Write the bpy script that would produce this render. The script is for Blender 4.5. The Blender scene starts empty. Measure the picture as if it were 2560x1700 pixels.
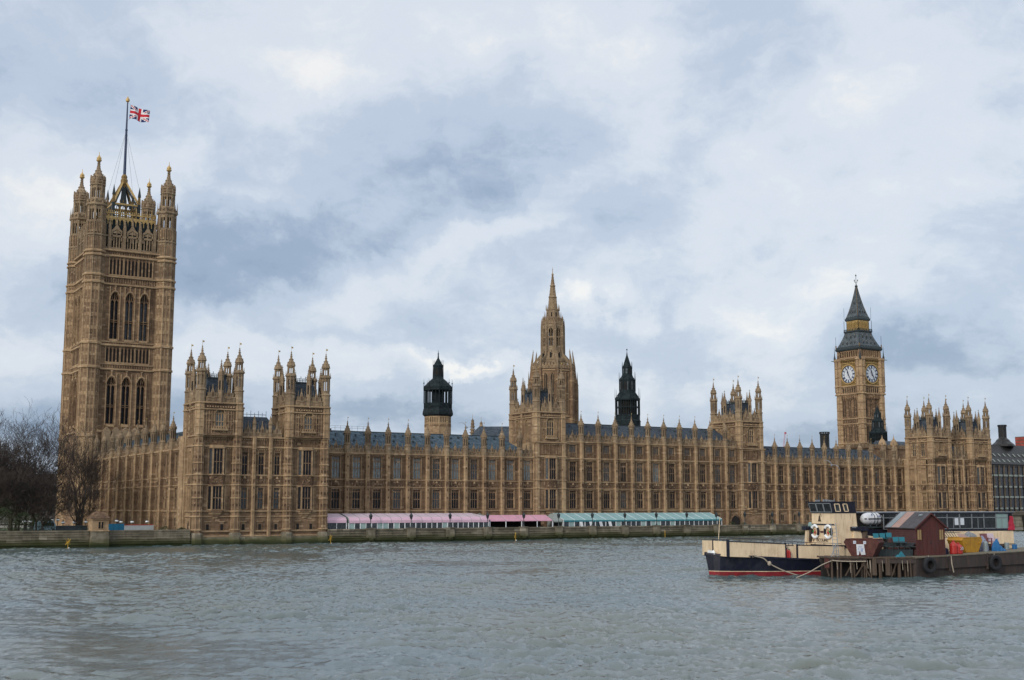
import bpy, bmesh, math, random
import numpy as np
from mathutils import Vector
SC = bpy.context.scene
COL = SC.collection
R = math.radians
random.seed(7)

# ------------------------------------------------------------------ camera
cam_d = bpy.data.cameras.new("camera"); cam = bpy.data.objects.new("camera", cam_d); COL.objects.link(cam)
cam.location = (0, 0, 8.3)
cam.rotation_euler = (R(90 + 7.725), 0, R(-31.6))
cam_d.sensor_width = 36.0; cam_d.lens = 42.92
cam_d.clip_start = 0.5; cam_d.clip_end = 9000
SC.camera = cam
SC.view_settings.view_transform = 'Standard'; SC.view_settings.look = 'None'
SC.view_settings.exposure = 0.0; SC.view_settings.gamma = 1.0; SC.view_settings.use_curve_mapping = False

# ------------------------------------------------------------------ sun (bright cloud to the south, left of the view)
SUN_EL, SUN_V = 24.0, (-0.906, -0.423)
sd = bpy.data.lights.new("sun", 'SUN'); sd.energy = 1.55; sd.angle = R(12); sd.color = (1.0, 0.93, 0.82)
so = bpy.data.objects.new("sun", sd); COL.objects.link(so)
sv = Vector((SUN_V[0]*math.cos(R(SUN_EL)), SUN_V[1]*math.cos(R(SUN_EL)), math.sin(R(SUN_EL))))
so.rotation_euler = sv.to_track_quat('Z', 'Y').to_euler(); so.location = (-100, -60, 120)

# ------------------------------------------------------------------ sky: Nishita behind broken cloud
W = bpy.data.worlds.new("World"); SC.world = W; W.use_nodes = True
nt = W.node_tree; nt.nodes.clear(); ln = nt.links.new
def nd(t, **k):
    n = nt.nodes.new(t)
    for a, b in k.items(): setattr(n, a, b)
    return n
def mth(op, a, b=None, c=None, clamp=False):
    n = nd('ShaderNodeMath', operation=op); n.use_clamp = clamp
    for i, v in enumerate((a, b, c)):
        if v is None: continue
        if isinstance(v, (int, float)): n.inputs[i].default_value = v
        else: ln(v, n.inputs[i])
    return n.outputs[0]
tc = nd('ShaderNodeTexCoord'); sep = nd('ShaderNodeSeparateXYZ'); ln(tc.outputs['Generated'], sep.inputs[0])
sky = nd('ShaderNodeTexSky', sky_type='NISHITA'); sky.sun_disc = False
sky.sun_elevation = R(SUN_EL); sky.sun_rotation = math.atan2(SUN_V[0], SUN_V[1]); sky.air_density = 1.2; sky.dust_density = 1.5
az = mth('MULTIPLY', mth('ARCTAN2', sep.outputs[0], sep.outputs[1]), 57.2958)
el = mth('MULTIPLY', mth('ARCSINE', sep.outputs[2]), 57.2958)
zz = mth('ADD', mth('MAXIMUM', sep.outputs[2], 0.0), 0.34)
cp = nd('ShaderNodeCombineXYZ'); ln(mth('DIVIDE', sep.outputs[0], zz), cp.inputs[0]); ln(mth('DIVIDE', sep.outputs[1], zz), cp.inputs[1])
n1 = nd('ShaderNodeTexNoise'); n1.inputs['Scale'].default_value = 2.6; n1.inputs['Detail'].default_value = 10; n1.inputs['Roughness'].default_value = 0.58; n1.inputs['Distortion'].default_value = 0.25
ln(cp.outputs[0], n1.inputs['Vector'])
uv = nd('ShaderNodeCombineXYZ'); ln(az, uv.inputs[0]); ln(el, uv.inputs[1])
n2 = nd('ShaderNodeTexNoise'); n2.inputs['Scale'].default_value = 0.2; n2.inputs['Detail'].default_value = 7; n2.inputs['Roughness'].default_value = 0.6
ln(uv.outputs[0], n2.inputs['Vector'])
wv = nd('ShaderNodeVectorMath', operation='MULTIPLY_ADD'); ln(n2.outputs['Color'], wv.inputs[0]); wv.inputs[1].default_value = (9, 6, 0)
wo = nd('ShaderNodeVectorMath', operation='ADD'); ln(uv.outputs[0], wo.inputs[0]); wo.inputs[1].default_value = (-4.5, -3.0, 0); ln(wo.outputs[0], wv.inputs[2])
# banks of light and dark cloud: azimuth, elevation (degrees), half widths, tilt, strength
BANKS = [(22.9, 19.5, 3.0, 1.6, -10, .2), (29.1, 16.8, 4.8, 3.1, 0, -.1), (19.5, 12.0, 6.6, 2.3, 22, -.36), (15.6, 10.3, 3.7, 1.7, 0, -.1), (31.6, 13.4, 6.1, 1.0, 22, .22), (41.1, 12.2, 5.2, 2.4, 10, .2), (9.1, 13.7, 3.1, 2.4, 0, .26), (34.8, 9.9, 1.3, .8, 0, .34), (29.3, 6.7, 2.2, .4, 0, .42), (36.9, 7.5, 4.8, 1.3, 0, -.26), (52.7, 6.3, 4.8, 2.4, 0, -.3), (10.6, 3.5, 5.6, 1.5, 0, -.42), (25.1, 4.3, 6.3, 1.1, 0, -.28), (47.7, 3.3, 7.8, 1.3, 0, -.24), (49.8, 17.8, 8.5, 4.8, 0, .1), (11.0, 19.3, 6.1, 2.8, 0, -.06), (17.2, 7.1, 3.9, 1.3, 0, .16), (46.5, 8.9, 3.1, 1.9, 0, .18), (43.4, 15.2, 4.8, 2.2, 0, .06), (35.9, 20.4, 7.0, 2.6, 0, .05), (28.0, 8.6, 5.6, 1.3, 0, -.08), (9.6, 8.0, 3.0, 2.2, 0, .06), (44.0, 5.5, 4.8, 1.1, 0, .08), (21.6, 8.2, 3.7, .7, 0, -.14)]
tot = mth('MULTIPLY', mth('SUBTRACT', n1.outputs['Fac'], 0.5), 1.1)
n3 = nd('ShaderNodeTexNoise'); n3.inputs['Scale'].default_value = 0.13; n3.inputs['Detail'].default_value = 9; n3.inputs['Roughness'].default_value = 0.62
sc3 = nd('ShaderNodeVectorMath', operation='MULTIPLY'); ln(wv.outputs[0], sc3.inputs[0]); sc3.inputs[1].default_value = (0.75, 1.5, 1); ln(sc3.outputs[0], n3.inputs['Vector'])
tot = mth('ADD', tot, mth('MULTIPLY', mth('SUBTRACT', n3.outputs['Fac'], 0.5), 0.75))
hi = nd('ShaderNodeMapRange'); ln(el, hi.inputs[0]); hi.inputs[1].default_value = 24; hi.inputs[2].default_value = 50; hi.inputs[3].default_value = 0.0; hi.inputs[4].default_value = 0.22
tot = mth('ADD', tot, hi.outputs[0])
for (a, e, ra, re, tilt, amp) in BANKS:
    mp = nd('ShaderNodeMapping', vector_type='TEXTURE'); ln(wv.outputs[0], mp.inputs['Vector'])
    mp.inputs['Location'].default_value = (a, e, 0); mp.inputs['Rotation'].default_value = (0, 0, R(tilt)); mp.inputs['Scale'].default_value = (ra, re, 1)
    le = nd('ShaderNodeVectorMath', operation='LENGTH'); ln(mp.outputs[0], le.inputs[0])
    g = mth('EXPONENT', mth('MULTIPLY', mth('MULTIPLY', le.outputs['Value'], le.outputs['Value']), -1.0))
    tot = mth('ADD', tot, mth('MULTIPLY', g, amp))
# brighter, whiter cloud round the hidden sun, to the left of and behind the camera
dsun = nd('ShaderNodeVectorMath', operation='DOT_PRODUCT'); ln(tc.outputs['Generated'], dsun.inputs[0]); dsun.inputs[1].default_value = sv
glow = mth('POWER', mth('MAXIMUM', dsun.outputs['Value'], 0.0), 5.0)
fac = mth('ADD', mth('ADD', tot, 0.645), mth('MULTIPLY', glow, 0.25))
rp = nd('ShaderNodeValToRGB'); ln(fac, rp.inputs[0])
cr = rp.color_ramp; cr.interpolation = 'EASE'
STOPS = [(0.05, (0.225, 0.315, 0.46)), (0.30, (0.345, 0.445, 0.60)), (0.53, (0.555, 0.645, 0.785)), (0.76, (0.75, 0.81, 0.90)), (1.0, (0.97, 0.97, 0.965))]
cr.elements[0].position, cr.elements[0].color = STOPS[0][0], (*STOPS[0][1], 1)
cr.elements[1].position, cr.elements[1].color = STOPS[-1][0], (*STOPS[-1][1], 1)
for p, c in STOPS[1:-1]:
    e_ = cr.elements.new(p); e_.color = (*c, 1)
sm = nd('ShaderNodeMix', data_type='RGBA'); sm.inputs['Factor'].default_value = 0.88
skm = nd('ShaderNodeVectorMath', operation='SCALE'); ln(sky.outputs[0], skm.inputs[0]); skm.inputs['Scale'].default_value = 0.09
ln(skm.outputs[0], sm.inputs['A']); ln(rp.outputs[0], sm.inputs['B'])
bg = nd('ShaderNodeBackground'); ln(sm.outputs['Result'], bg.inputs['Color'])
hz = nd('ShaderNodeMapRange', interpolation_type='SMOOTHSTEP'); ln(el, hz.inputs[0]); hz.inputs[1].default_value = 20; hz.inputs[2].default_value = 55; hz.inputs[3].default_value = 1.0; hz.inputs[4].default_value = 1.3
ln(mth('ADD', hz.outputs[0], mth('MULTIPLY', glow, 0.6)), bg.inputs['Strength'])
wout = nd('ShaderNodeOutputWorld'); ln(bg.outputs[0], wout.inputs['Surface'])

# ------------------------------------------------------------------ materials
def new_mat(name):
    m = bpy.data.materials.new(name); m.use_nodes = True
    t = m.node_tree; b = t.nodes['Principled BSDF']
    return m, t, b
class NT:
    def __init__(s, t): s.t = t
    def n(s, ty, **k):
        x = s.t.nodes.new(ty)
        for a, b in k.items():
            if a.startswith('i_'): x.inputs[a[2:].replace('_', ' ')].default_value = b
            else: setattr(x, a, b)
        return x
    def l(s, a, b): s.t.links.new(a, b)
    def m(s, op, a, b=0.0, clamp=False):
        x = s.t.nodes.new('ShaderNodeMath'); x.operation = op; x.use_clamp = clamp
        for i, v in enumerate((a, b)):
            if isinstance(v, (int, float)): x.inputs[i].default_value = v
            else: s.l(v, x.inputs[i])
        return x.outputs[0]
    def mix(s, f, a, b, mode='MIX'):
        x = s.t.nodes.new('ShaderNodeMix'); x.data_type = 'RGBA'; x.blend_type = mode
        for k, v in (('Factor', f), ('A', a), ('B', b)):
            if isinstance(v, (int, float)): x.inputs[k].default_value = v
            elif isinstance(v, tuple): x.inputs[k].default_value = (*v, 1)
            else: s.l(v, x.inputs[k])
        return x.outputs['Result']
    def ramp(s, f, lo, hi):
        x = s.t.nodes.new('ShaderNodeMapRange'); s.l(f, x.inputs[0]); x.inputs[1].default_value = lo; x.inputs[2].default_value = hi
        return x.outputs[0]
def pos_scaled(q, sc):
    g = q.n('ShaderNodeNewGeometry'); v = q.n('ShaderNodeVectorMath', operation='MULTIPLY'); q.l(g.outputs['Position'], v.inputs[0]); v.inputs[1].default_value = sc
    return v.outputs[0]
def stone(name, base, stain, pale, block=(0.95, 0.95, 0.45), bscale=2.2, bstr=0.5, algae=False, streak=0.5, rough=0.9, cellvar=0.30):
    m, t, b = new_mat(name); q = NT(t)
    P1 = pos_scaled(q, (1, 1, 1)); PS = pos_scaled(q, (1, 1, 0.14))
    nA = q.n('ShaderNodeTexNoise', i_Scale=0.22, i_Detail=8.0, i_Roughness=0.65); q.l(P1, nA.inputs['Vector'])
    nB = q.n('ShaderNodeTexNoise', i_Scale=1.3, i_Detail=6.0, i_Roughness=0.6); q.l(PS, nB.inputs['Vector'])
    sn = q.n('ShaderNodeVectorMath', operation='SNAP'); q.l(P1, sn.inputs[0]); sn.inputs[1].default_value = block
    wn = q.n('ShaderNodeTexWhiteNoise'); q.l(sn.outputs[0], wn.inputs['Vector'])
    c = q.mix(q.ramp(nA.outputs['Fac'], 0.35, 0.68), stain, base)
    c = q.mix(q.m('MULTIPLY', q.ramp(nB.outputs['Fac'], 0.48, 0.72), streak), c, stain)
    c = q.mix(q.m('MULTIPLY', q.m('GREATER_THAN', wn.outputs['Value'], 0.965), 0.30), c, pale)
    hs = q.n('ShaderNodeHueSaturation'); q.l(c, hs.inputs['Color']); q.l(q.m('ADD', q.m('MULTIPLY', wn.outputs['Value'], cellvar), 1.0 - cellvar/2), hs.inputs['Value'])
    c = hs.outputs['Color']
    if algae:
        g = q.n('ShaderNodeNewGeometry'); sp = q.n('ShaderNodeSeparateXYZ'); q.l(g.outputs['Position'], sp.inputs[0])
        nC = q.n('ShaderNodeTexNoise', i_Scale=0.7, i_Detail=6.0); q.l(pos_scaled(q, (0.35, 0.35, 1.2)), nC.inputs['Vector'])
        hgt = q.m('ADD', sp.outputs[2], q.m('MULTIPLY', q.m('SUBTRACT', nC.outputs['Fac'], 0.5), 1.5))
        c = q.mix(q.ramp(hgt, 2.0, 0.9), c, (0.060, 0.062, 0.026))
        c = q.mix(q.ramp(hgt, 1.1, 0.35), c, (0.020, 0.026, 0.010))
    q.l(c, b.inputs['Base Color'])
    nD = q.n('ShaderNodeTexNoise', i_Scale=bscale, i_Detail=5.0, i_Roughness=0.7); q.l(P1, nD.inputs['Vector'])
    bp = q.n('ShaderNodeBump', i_Strength=bstr, i_Distance=0.12); q.l(q.m('ADD', nD.outputs['Fac'], q.m('MULTIPLY', wn.outputs['Value'], 0.25)), bp.inputs['Height']); q.l(bp.outputs[0], b.inputs['Normal'])
    b.inputs['Roughness'].default_value = rough; b.inputs['Specular IOR Level'].default_value = 0.2
    return m
def plain(name, col, rough=0.6, metal=0.0, var=0.25, vscale=1.2, bump=0.0, spec=0.4, streak=False, grime=None):
    m, t, b = new_mat(name); q = NT(t)
    n = q.n('ShaderNodeTexNoise', i_Scale=vscale, i_Detail=6.0, i_Roughness=0.65); q.l(pos_scaled(q, (1, 1, 0.2) if streak else (1, 1, 1)), n.inputs['Vector'])
    dk = tuple(x*(1 - var) for x in col); lt = tuple(min(1, x*(1 + var)) for x in col)
    c = q.mix(q.ramp(n.outputs['Fac'], 0.3, 0.7), dk, lt)
    if grime:                                                        # runs of rust and dirt, and scuffed patches
        g1 = q.n('ShaderNodeTexNoise', i_Scale=3.2, i_Detail=5.0, i_Roughness=0.7); q.l(pos_scaled(q, (1, 1, 0.13)), g1.inputs['Vector'])
        g2 = q.n('ShaderNodeTexNoise', i_Scale=0.9, i_Detail=8.0, i_Roughness=0.75); q.l(pos_scaled(q, (1, 1, 1)), g2.inputs['Vector'])
        c = q.mix(q.m('MULTIPLY', q.ramp(q.m('ADD', q.m('MULTIPLY', g1.outputs['Fac'], .6), q.m('MULTIPLY', g2.outputs['Fac'], .5)), 0.54, 0.72), grime[3]), c, grime[:3])
    q.l(c, b.inputs['Base Color'])
    b.inputs['Roughness'].default_value = rough; b.inputs['Metallic'].default_value = metal; b.inputs['Specular IOR Level'].default_value = spec
    if bump:
        bp = q.n('ShaderNodeBump', i_Strength=bump, i_Distance=0.05); q.l(n.outputs['Fac'], bp.inputs['Height']); q.l(bp.outputs[0], b.inputs['Normal'])
    return m
def tiles(name, a, bcol, cell, rough=0.75):
    m, t, b = new_mat(name); q = NT(t); P1 = pos_scaled(q, (1, 1, 1))
    sn = q.n('ShaderNodeVectorMath', operation='SNAP'); q.l(P1, sn.inputs[0]); sn.inputs[1].default_value = cell
    wn = q.n('ShaderNodeTexWhiteNoise'); q.l(sn.outputs[0], wn.inputs['Vector'])
    n = q.n('ShaderNodeTexNoise', i_Scale=0.6, i_Detail=7.0, i_Roughness=0.7); q.l(P1, n.inputs['Vector'])
    q.l(q.mix(q.ramp(q.m('ADD', q.m('MULTIPLY', wn.outputs['Value'], 0.5), n.outputs['Fac']), 0.35, 1.05), a, bcol), b.inputs['Base Color'])
    bp = q.n('ShaderNodeBump', i_Strength=0.5, i_Distance=0.06); q.l(wn.outputs['Value'], bp.inputs['Height']); q.l(bp.outputs[0], b.inputs['Normal'])
    b.inputs['Roughness'].default_value = rough; b.inputs['Specular IOR Level'].default_value = 0.12
    return m
def glass(name, col, rough=0.12, spec=0.5, var=0.5):
    m, t, b = new_mat(name); q = NT(t); P1 = pos_scaled(q, (1, 1, 1))
    sn = q.n('ShaderNodeVectorMath', operation='SNAP'); q.l(P1, sn.inputs[0]); sn.inputs[1].default_value = (0.3, 0.3, 0.42)
    wn = q.n('ShaderNodeTexWhiteNoise'); q.l(sn.outputs[0], wn.inputs['Vector'])
    q.l(q.mix(wn.outputs['Value'], tuple(x*(1-var) for x in col), tuple(x*(1+var) for x in col)), b.inputs['Base Color'])
    bp = q.n('ShaderNodeBump', i_Strength=0.25, i_Distance=0.03); q.l(wn.outputs['Value'], bp.inputs['Height']); q.l(bp.outputs[0], b.inputs['Normal'])
    b.inputs['Roughness'].default_value = rough; b.inputs['Specular IOR Level'].default_value = spec
    return m
M = {}
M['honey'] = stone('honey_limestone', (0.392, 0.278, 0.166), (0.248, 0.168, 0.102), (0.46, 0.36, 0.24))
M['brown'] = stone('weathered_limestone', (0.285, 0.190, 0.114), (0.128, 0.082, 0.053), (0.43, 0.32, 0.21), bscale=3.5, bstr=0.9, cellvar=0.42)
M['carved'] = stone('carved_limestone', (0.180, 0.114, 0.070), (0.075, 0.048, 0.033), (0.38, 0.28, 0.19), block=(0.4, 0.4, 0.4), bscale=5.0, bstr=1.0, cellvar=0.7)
M['grey_stone'] = stone('grey_weathered_limestone', (0.288, 0.214, 0.136), (0.168, 0.122, 0.081), (0.38, 0.30, 0.21))
M['quay'] = stone('river_wall_granite', (0.255, 0.222, 0.168), (0.105, 0.092, 0.066), (0.36, 0.32, 0.26), block=(1.5, 1.5, 0.55), algae=True, streak=0.85, cellvar=0.5)
M['tiles'] = tiles('cast_iron_roof_tiles', (0.034, 0.056, 0.078), (0.092, 0.132, 0.168), (0.62, 0.7, 0.5))
M['slate'] = tiles('dark_slate', (0.028, 0.038, 0.050), (0.075, 0.092, 0.115), (0.5, 0.5, 0.35))
M['lead'] = tiles('lead_roof', (0.040, 0.050, 0.057), (0.11, 0.13, 0.145), (0.55, 0.55, 0.6))
M['iron'] = plain('dark_painted_iron', (0.020, 0.030, 0.034), 0.5, 0.0, 0.5)
M['iron2'] = tiles('black_iron_plates', (0.006, 0.010, 0.012), (0.020, 0.030, 0.034), (0.6, 0.6, 0.5))
M['gold'] = plain('gilding', (0.46, 0.31, 0.12), 0.45, 0.45, 0.35)
M['gilt'] = plain('dull_gilt_stone', (0.19, 0.118, 0.040), 0.6, 0.2, 0.5, 4)
M['glass'] = glass('dark_leaded_glass', (0.011, 0.012, 0.015), 0.25, 0.16)
M['blind'] = glass('glass_with_pale_blind', (0.125, 0.15, 0.155), 0.2, 0.5, 0.25)
M['half'] = glass('glass_with_grey_curtain', (0.045, 0.052, 0.057), 0.2, 0.3, 0.35)
M['void'] = plain('dark_interior', (0.012, 0.010, 0.009), 0.9)
M['dial'] = plain('opal_glass', (0.56, 0.60, 0.65), 0.4, 0, 0.06)
M['dialblue'] = plain('blue_black_paint', (0.018, 0.035, 0.085), 0.5)

# ------------------------------------------------------------------ mesh building
class MB:
    def __init__(s, org=(0, 0, 0)):
        s.v = []; s.f = []; s.mi = []; s.m = 0; s.o = org; s.frame()
    def frame(s, ox=0, oy=0, ux=1, uy=0, wx=0, wy=-1, oz=0):
        """strip frame: u runs along the wall, w points out of it"""
        s.T = (ox, oy, ux, uy, wx, wy, oz); s.flip = (ux*wy - uy*wx) > 0
        return s
    def world(s): return s.frame(0, 0, 1, 0, 0, 1)
    def p(s, u, w, z):
        T = s.T
        s.v.append((T[0] + u*T[2] + w*T[4] - s.o[0], T[1] + u*T[3] + w*T[5] - s.o[1], z + T[6] - s.o[2])); return len(s.v) - 1
    def face(s, idx, m=None): s.f.append(tuple(idx)); s.mi.append(s.m if m is None else m)
    def hexa(s, b, t, m=None):
        """8 corners: bottom ring b (4 uw z), top ring t"""
        i = [s.p(*q) for q in b] + [s.p(*q) for q in t]
        for f in ((3, 2, 1, 0), (4, 5, 6, 7), (0, 1, 5, 4), (1, 2, 6, 5), (2, 3, 7, 6), (3, 0, 4, 7)): s.face([i[k] for k in f], m)
    def box(s, u0, u1, w0, w1, z0, z1, m=None):
        s.hexa([(u0, w0, z0), (u1, w0, z0), (u1, w1, z0), (u0, w1, z0)], [(u0, w0, z1), (u1, w0, z1), (u1, w1, z1), (u0, w1, z1)], m)
    def bc(s, u, w, z, du, dw, dz, m=None): s.box(u - du/2, u + du/2, w - dw/2, w + dw/2, z, z + dz, m)
    def taper(s, u0, u1, w0, w1, z0, z1, k, m=None):
        cu, cw = (u0 + u1)/2, (w0 + w1)/2
        g = lambda u, w: (cu + (u - cu)*k, cw + (w - cw)*k, z1)
        s.hexa([(u0, w0, z0), (u1, w0, z0), (u1, w1, z0), (u0, w1, z0)], [g(u0, w0), g(u1, w0), g(u1, w1), g(u0, w1)], m)
    def ring(s, u, w, r, z, n, rot): return [s.p(u + r*math.cos(rot + 2*math.pi*k/n), w + r*math.sin(rot + 2*math.pi*k/n), z) for k in range(n)]
    def lathe(s, u, w, prof, n=8, rot=math.pi/8, m=None, cap=True):
        pr = None
        for j, (r, z) in enumerate(prof):
            if r < 1e-4:
                c = s.p(u, w, z); cur = [c]*n
            else: cur = s.ring(u, w, r, z, n, rot)
            if pr is not None:
                for k in range(n):
                    a, b, c, d = pr[k], pr[(k+1) % n], cur[(k+1) % n], cur[k]
                    q = []
                    for x in (a, b, c, d):
                        if x not in q: q.append(x)
                    if len(q) > 2: s.face(q, m)
            elif cap and r > 1e-4: s.face(cur[::-1], m)
            pr = cur
        if cap and prof[-1][0] > 1e-4: s.face(pr, m)
    def prism(s, poly, w0, w1, m=None):
        """poly in (u, z), extruded over w"""
        a = [s.p(u, w0, z) for u, z in poly]; b = [s.p(u, w1, z) for u, z in poly]; n = len(poly)
        s.face(a, m); s.face(b[::-1], m)
        for k in range(n): s.face((a[k], b[k], b[(k+1) % n], a[(k+1) % n]), m)
    def plate(s, poly, z0, z1, m=None):
        """poly in (u, w), extruded over z"""
        a = [s.p(u, w, z0) for u, w in poly]; b = [s.p(u, w, z1) for u, w in poly]; n = len(poly)
        s.face(a[::-1], m); s.face(b, m)
        for k in range(n): s.face((a[k], a[(k+1) % n], b[(k+1) % n], b[k]), m)
    def tube(s, pts, r, n=6, m=None, r1=None):
        pts = [Vector(q) for q in pts]; pr = None
        for j, q in enumerate(pts):
            d = (pts[min(j+1, len(pts)-1)] - pts[max(j-1, 0)]).normalized()
            a = d.orthogonal().normalized(); b = d.cross(a)
            rr = r if r1 is None else r + (r1 - r)*j/(len(pts)-1)
            cur = []
            for k in range(n):
                x = q + (a*math.cos(2*math.pi*k/n) + b*math.sin(2*math.pi*k/n))*rr
                cur.append(s.p(x.x, x.y, x.z))
            if pr:
                for k in range(n): s.face((pr[k], pr[(k+1) % n], cur[(k+1) % n], cur[k]), m)
            else: s.face(cur[::-1], m)
            pr = cur
        s.face(pr, m)
    def ball(s, c, r, n=8, sz=1.0, m=None):
        s.lathe(c[0], c[1], [(max(r*math.sin(math.pi*j/n), 0), c[2] - r*sz*math.cos(math.pi*j/n)) for j in range(n + 1)], n*2 if n < 8 else 12, 0, m)
    def build(s, name, mats, parent=None, smooth=False, fix=True):
        me = bpy.data.meshes.new(name); me.from_pydata(s.v, [], s.f)
        if not isinstance(mats, (list, tuple)): mats = [mats]
        for x in mats: me.materials.append(M[x] if isinstance(x, str) else x)
        if len(mats) > 1: me.polygons.foreach_set('material_index', s.mi)
        if fix:
            bm = bmesh.new(); bm.from_mesh(me); bmesh.ops.recalc_face_normals(bm, faces=bm.faces); bm.to_mesh(me); bm.free()
        if smooth: me.polygons.foreach_set('use_smooth', [True]*len(me.polygons))
        o = bpy.data.objects.new(name, me); COL.objects.link(o)
        if parent is not None: o.parent = parent
        else: o.location = s.o
        return o
def tag(o, label=None, cat=None, group=None, kind=None):
    if label: o['label'] = label
    if cat: o['category'] = cat
    if group: o['group'] = group
    if kind: o['kind'] = kind
    return o
def thing(name, loc, label, cat, rz=0.0, group=None):
    o = bpy.data.objects.new(name, None); COL.objects.link(o); o.location = loc; o.rotation_euler = (0, 0, rz); o.empty_display_size = 0.5
    return tag(o, label, cat, group)
def put(src, parent, loc=(0, 0, 0), rz=0.0):
    """a copy of a part (and its sub-parts), sharing mesh data"""
    c = src.copy(); COL.objects.link(c); c.parent = parent; c.location = loc; c.rotation_euler = (0, 0, rz)
    for ch in src.children:
        d = ch.copy(); COL.objects.link(d); d.parent = c
    return c
def copy_thing(src, loc, rz=None, label=None):
    c = src.copy(); COL.objects.link(c); c.location = loc
    if rz is not None: c.rotation_euler = (0, 0, rz)
    if label: c['label'] = label
    for ch in src.children:
        d = ch.copy(); COL.objects.link(d); d.parent = c
        for g in ch.children:
            e = g.copy(); COL.objects.link(e); e.parent = d
    return c
_first = {}
def part(key, make, parent, loc, rz=0.0):
    """first call builds the part, later calls copy it"""
    if key not in _first:
        o = make(); _first[key] = o; o.parent = parent; o.location = loc; o.rotation_euler = (0, 0, rz); return o
    return put(_first[key], parent, loc, rz)
# ================================================================== PALACE: shared parts
WALLM = ['brown', 'honey', 'carved', 'grey_stone', 'void']
BR, HO, CA, GR, VO = range(5)
FRONT = lambda mb, y: mb.frame(0, y, 1, 0, 0, -1)          # wall facing the river, u = x
LEFT = lambda mb, x: mb.frame(x, 0, 0, -1, -1, 0)          # wall facing south, u = -y
rnd = random.Random(3)

def arch_pts(w, h, rise, n=5):
    """pointed arch outline from left spring to right spring: (u, z)"""
    out = []
    for k in range(n + 1):
        t = k/n; out.append((-w/2*(1 - t)**0.75 if t < 1 else 0.0, h - rise + rise*math.sin(t*math.pi/2)**0.9))
    return out + [(-u, z) for u, z in out[-2::-1]]
def make_window(w, h, lights=3, transoms=(0.47,), arched=0.0, tracery=1.2, d=0.45, mat='brown', bars=0.13):
    """stone frame; local u along x, outward -y, origin bottom centre at wall face"""
    def mk():
        f = MB(); f.frame()
        b = bars
        f.box(-w/2, -w/2 + b, -d, -0.05, 0, h); f.box(w/2 - b, w/2, -d, -0.05, 0, h)
        f.box(-w/2 - .06, w/2 + .06, -0.2, 0.16, -0.16, 0.02)
        lw = (w - b)/lights
        top = h - (tracery if not arched else arched + .05)
        for k in range(1, lights):
            f.box(-w/2 + b/2 + lw*k - b/2, -w/2 + b/2 + lw*k + b/2, -d*.9, -0.12, 0, h - 0.08)
        for t in transoms: f.box(-w/2 + b, w/2 - b, -d*.9 + .02, -0.09, h*t, h*t + 0.16)
        if tracery:
            f.box(-w/2 + b, w/2 - b, -d*.85, -0.15, top, top + .14)
            for k in range(lights):                       # cusped heads, drawn as small gables in each light
                c = -w/2 + b/2 + lw*(k + .5); q = lw*.42
                for zz, hh in ((top - .0, min(.55, tracery*.6)),):
                    f.prism([(c - q, zz - hh), (c - q, zz), (c - .03, zz)], -d*.8, -.2)
                    f.prism([(c + q, zz - hh), (c + .03, zz), (c + q, zz)], -d*.8, -.2)
                f.box(c - .05, c + .05, -d*.8, -.2, top + .14, h)
                if not arched:
                    f.prism([(c - q, h - tracery*.32), (c - q, h), (c - .03, h)], -d*.8, -.2); f.prism([(c + q, h - tracery*.32), (c + .03, h), (c + q, h)], -d*.8, -.2)
        if arched:
            A = arch_pts(w, h, arched, 5)
            for (ua, za), (ub, zb) in zip(A[:-1], A[1:]): f.prism([(ua, za), (ub, zb), (ub, h + .02), (ua, h + .02)], -d, -.02)
            for (ua, za), (ub, zb) in zip(A[:-1], A[1:]): f.prism([(ua*1.08, za + .02), (ub*1.08, zb + .02), (ub*1.14, zb + .2), (ua*1.14, za + .2)], -.02, .2)
        else:
            f.box(-w/2 - .14, w/2 + .14, -.05, .2, h + .003, h + .19)
        return f.build('window', mat)
    return mk
def make_pane(w, h, d=0.45, mat='glass'):
    def mk():
        f = MB(); f.frame(); f.box(-w/2 + .03, w/2 - .03, -d - .05, -d + .06, 0.03, h - .03)
        return f.build('pane', mat)
    return mk
def window(root, pos, org, rz, key, w, h, pane='glass', **k):
    kk = (key, pane)
    loc = (pos[0] - org[0], pos[1] - org[1], pos[2] - org[2])
    if kk not in _first:
        o = make_window(w, h, **k)(); g = make_pane(w, h, k.get('d', .45), pane)(); g.parent = o
        _first[kk] = o; o.parent = root; o.location = loc; o.rotation_euler = (0, 0, rz)
        return o
    return put(_first[kk], root, loc, rz)
RZL = -math.pi/2                                            # a part turned to face south

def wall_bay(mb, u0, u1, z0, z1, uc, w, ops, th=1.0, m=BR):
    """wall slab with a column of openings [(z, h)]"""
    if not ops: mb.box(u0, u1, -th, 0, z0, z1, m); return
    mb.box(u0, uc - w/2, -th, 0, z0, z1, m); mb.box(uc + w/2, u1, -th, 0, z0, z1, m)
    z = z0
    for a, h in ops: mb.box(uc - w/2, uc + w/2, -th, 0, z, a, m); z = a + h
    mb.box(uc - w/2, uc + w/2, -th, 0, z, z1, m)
def string(mb, u0, u1, z, h=0.26, d=0.22, m=HO, w0=0.0):
    mb.box(u0, u1, w0 - .1, w0 + d, z, z + h, m); mb.box(u0, u1, w0 - .1, w0 + d*.55, z - h*.5, z, BR)
def carve(mb, u0, u1, z0, z1, n, d=0.16):
    """cluster of carved bosses (shield, supporters, scrolls)"""
    for k in range(n):
        u = rnd.uniform(u0, u1); z = rnd.uniform(z0, z1); s = rnd.uniform(.12, .34)
        mb.taper(u - s/2, u + s/2, 0.0, rnd.uniform(.06, d), z, z + s*rnd.uniform(.7, 1.3), rnd.uniform(.4, .9), rnd.choice((CA, CA, BR, HO)))
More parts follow.
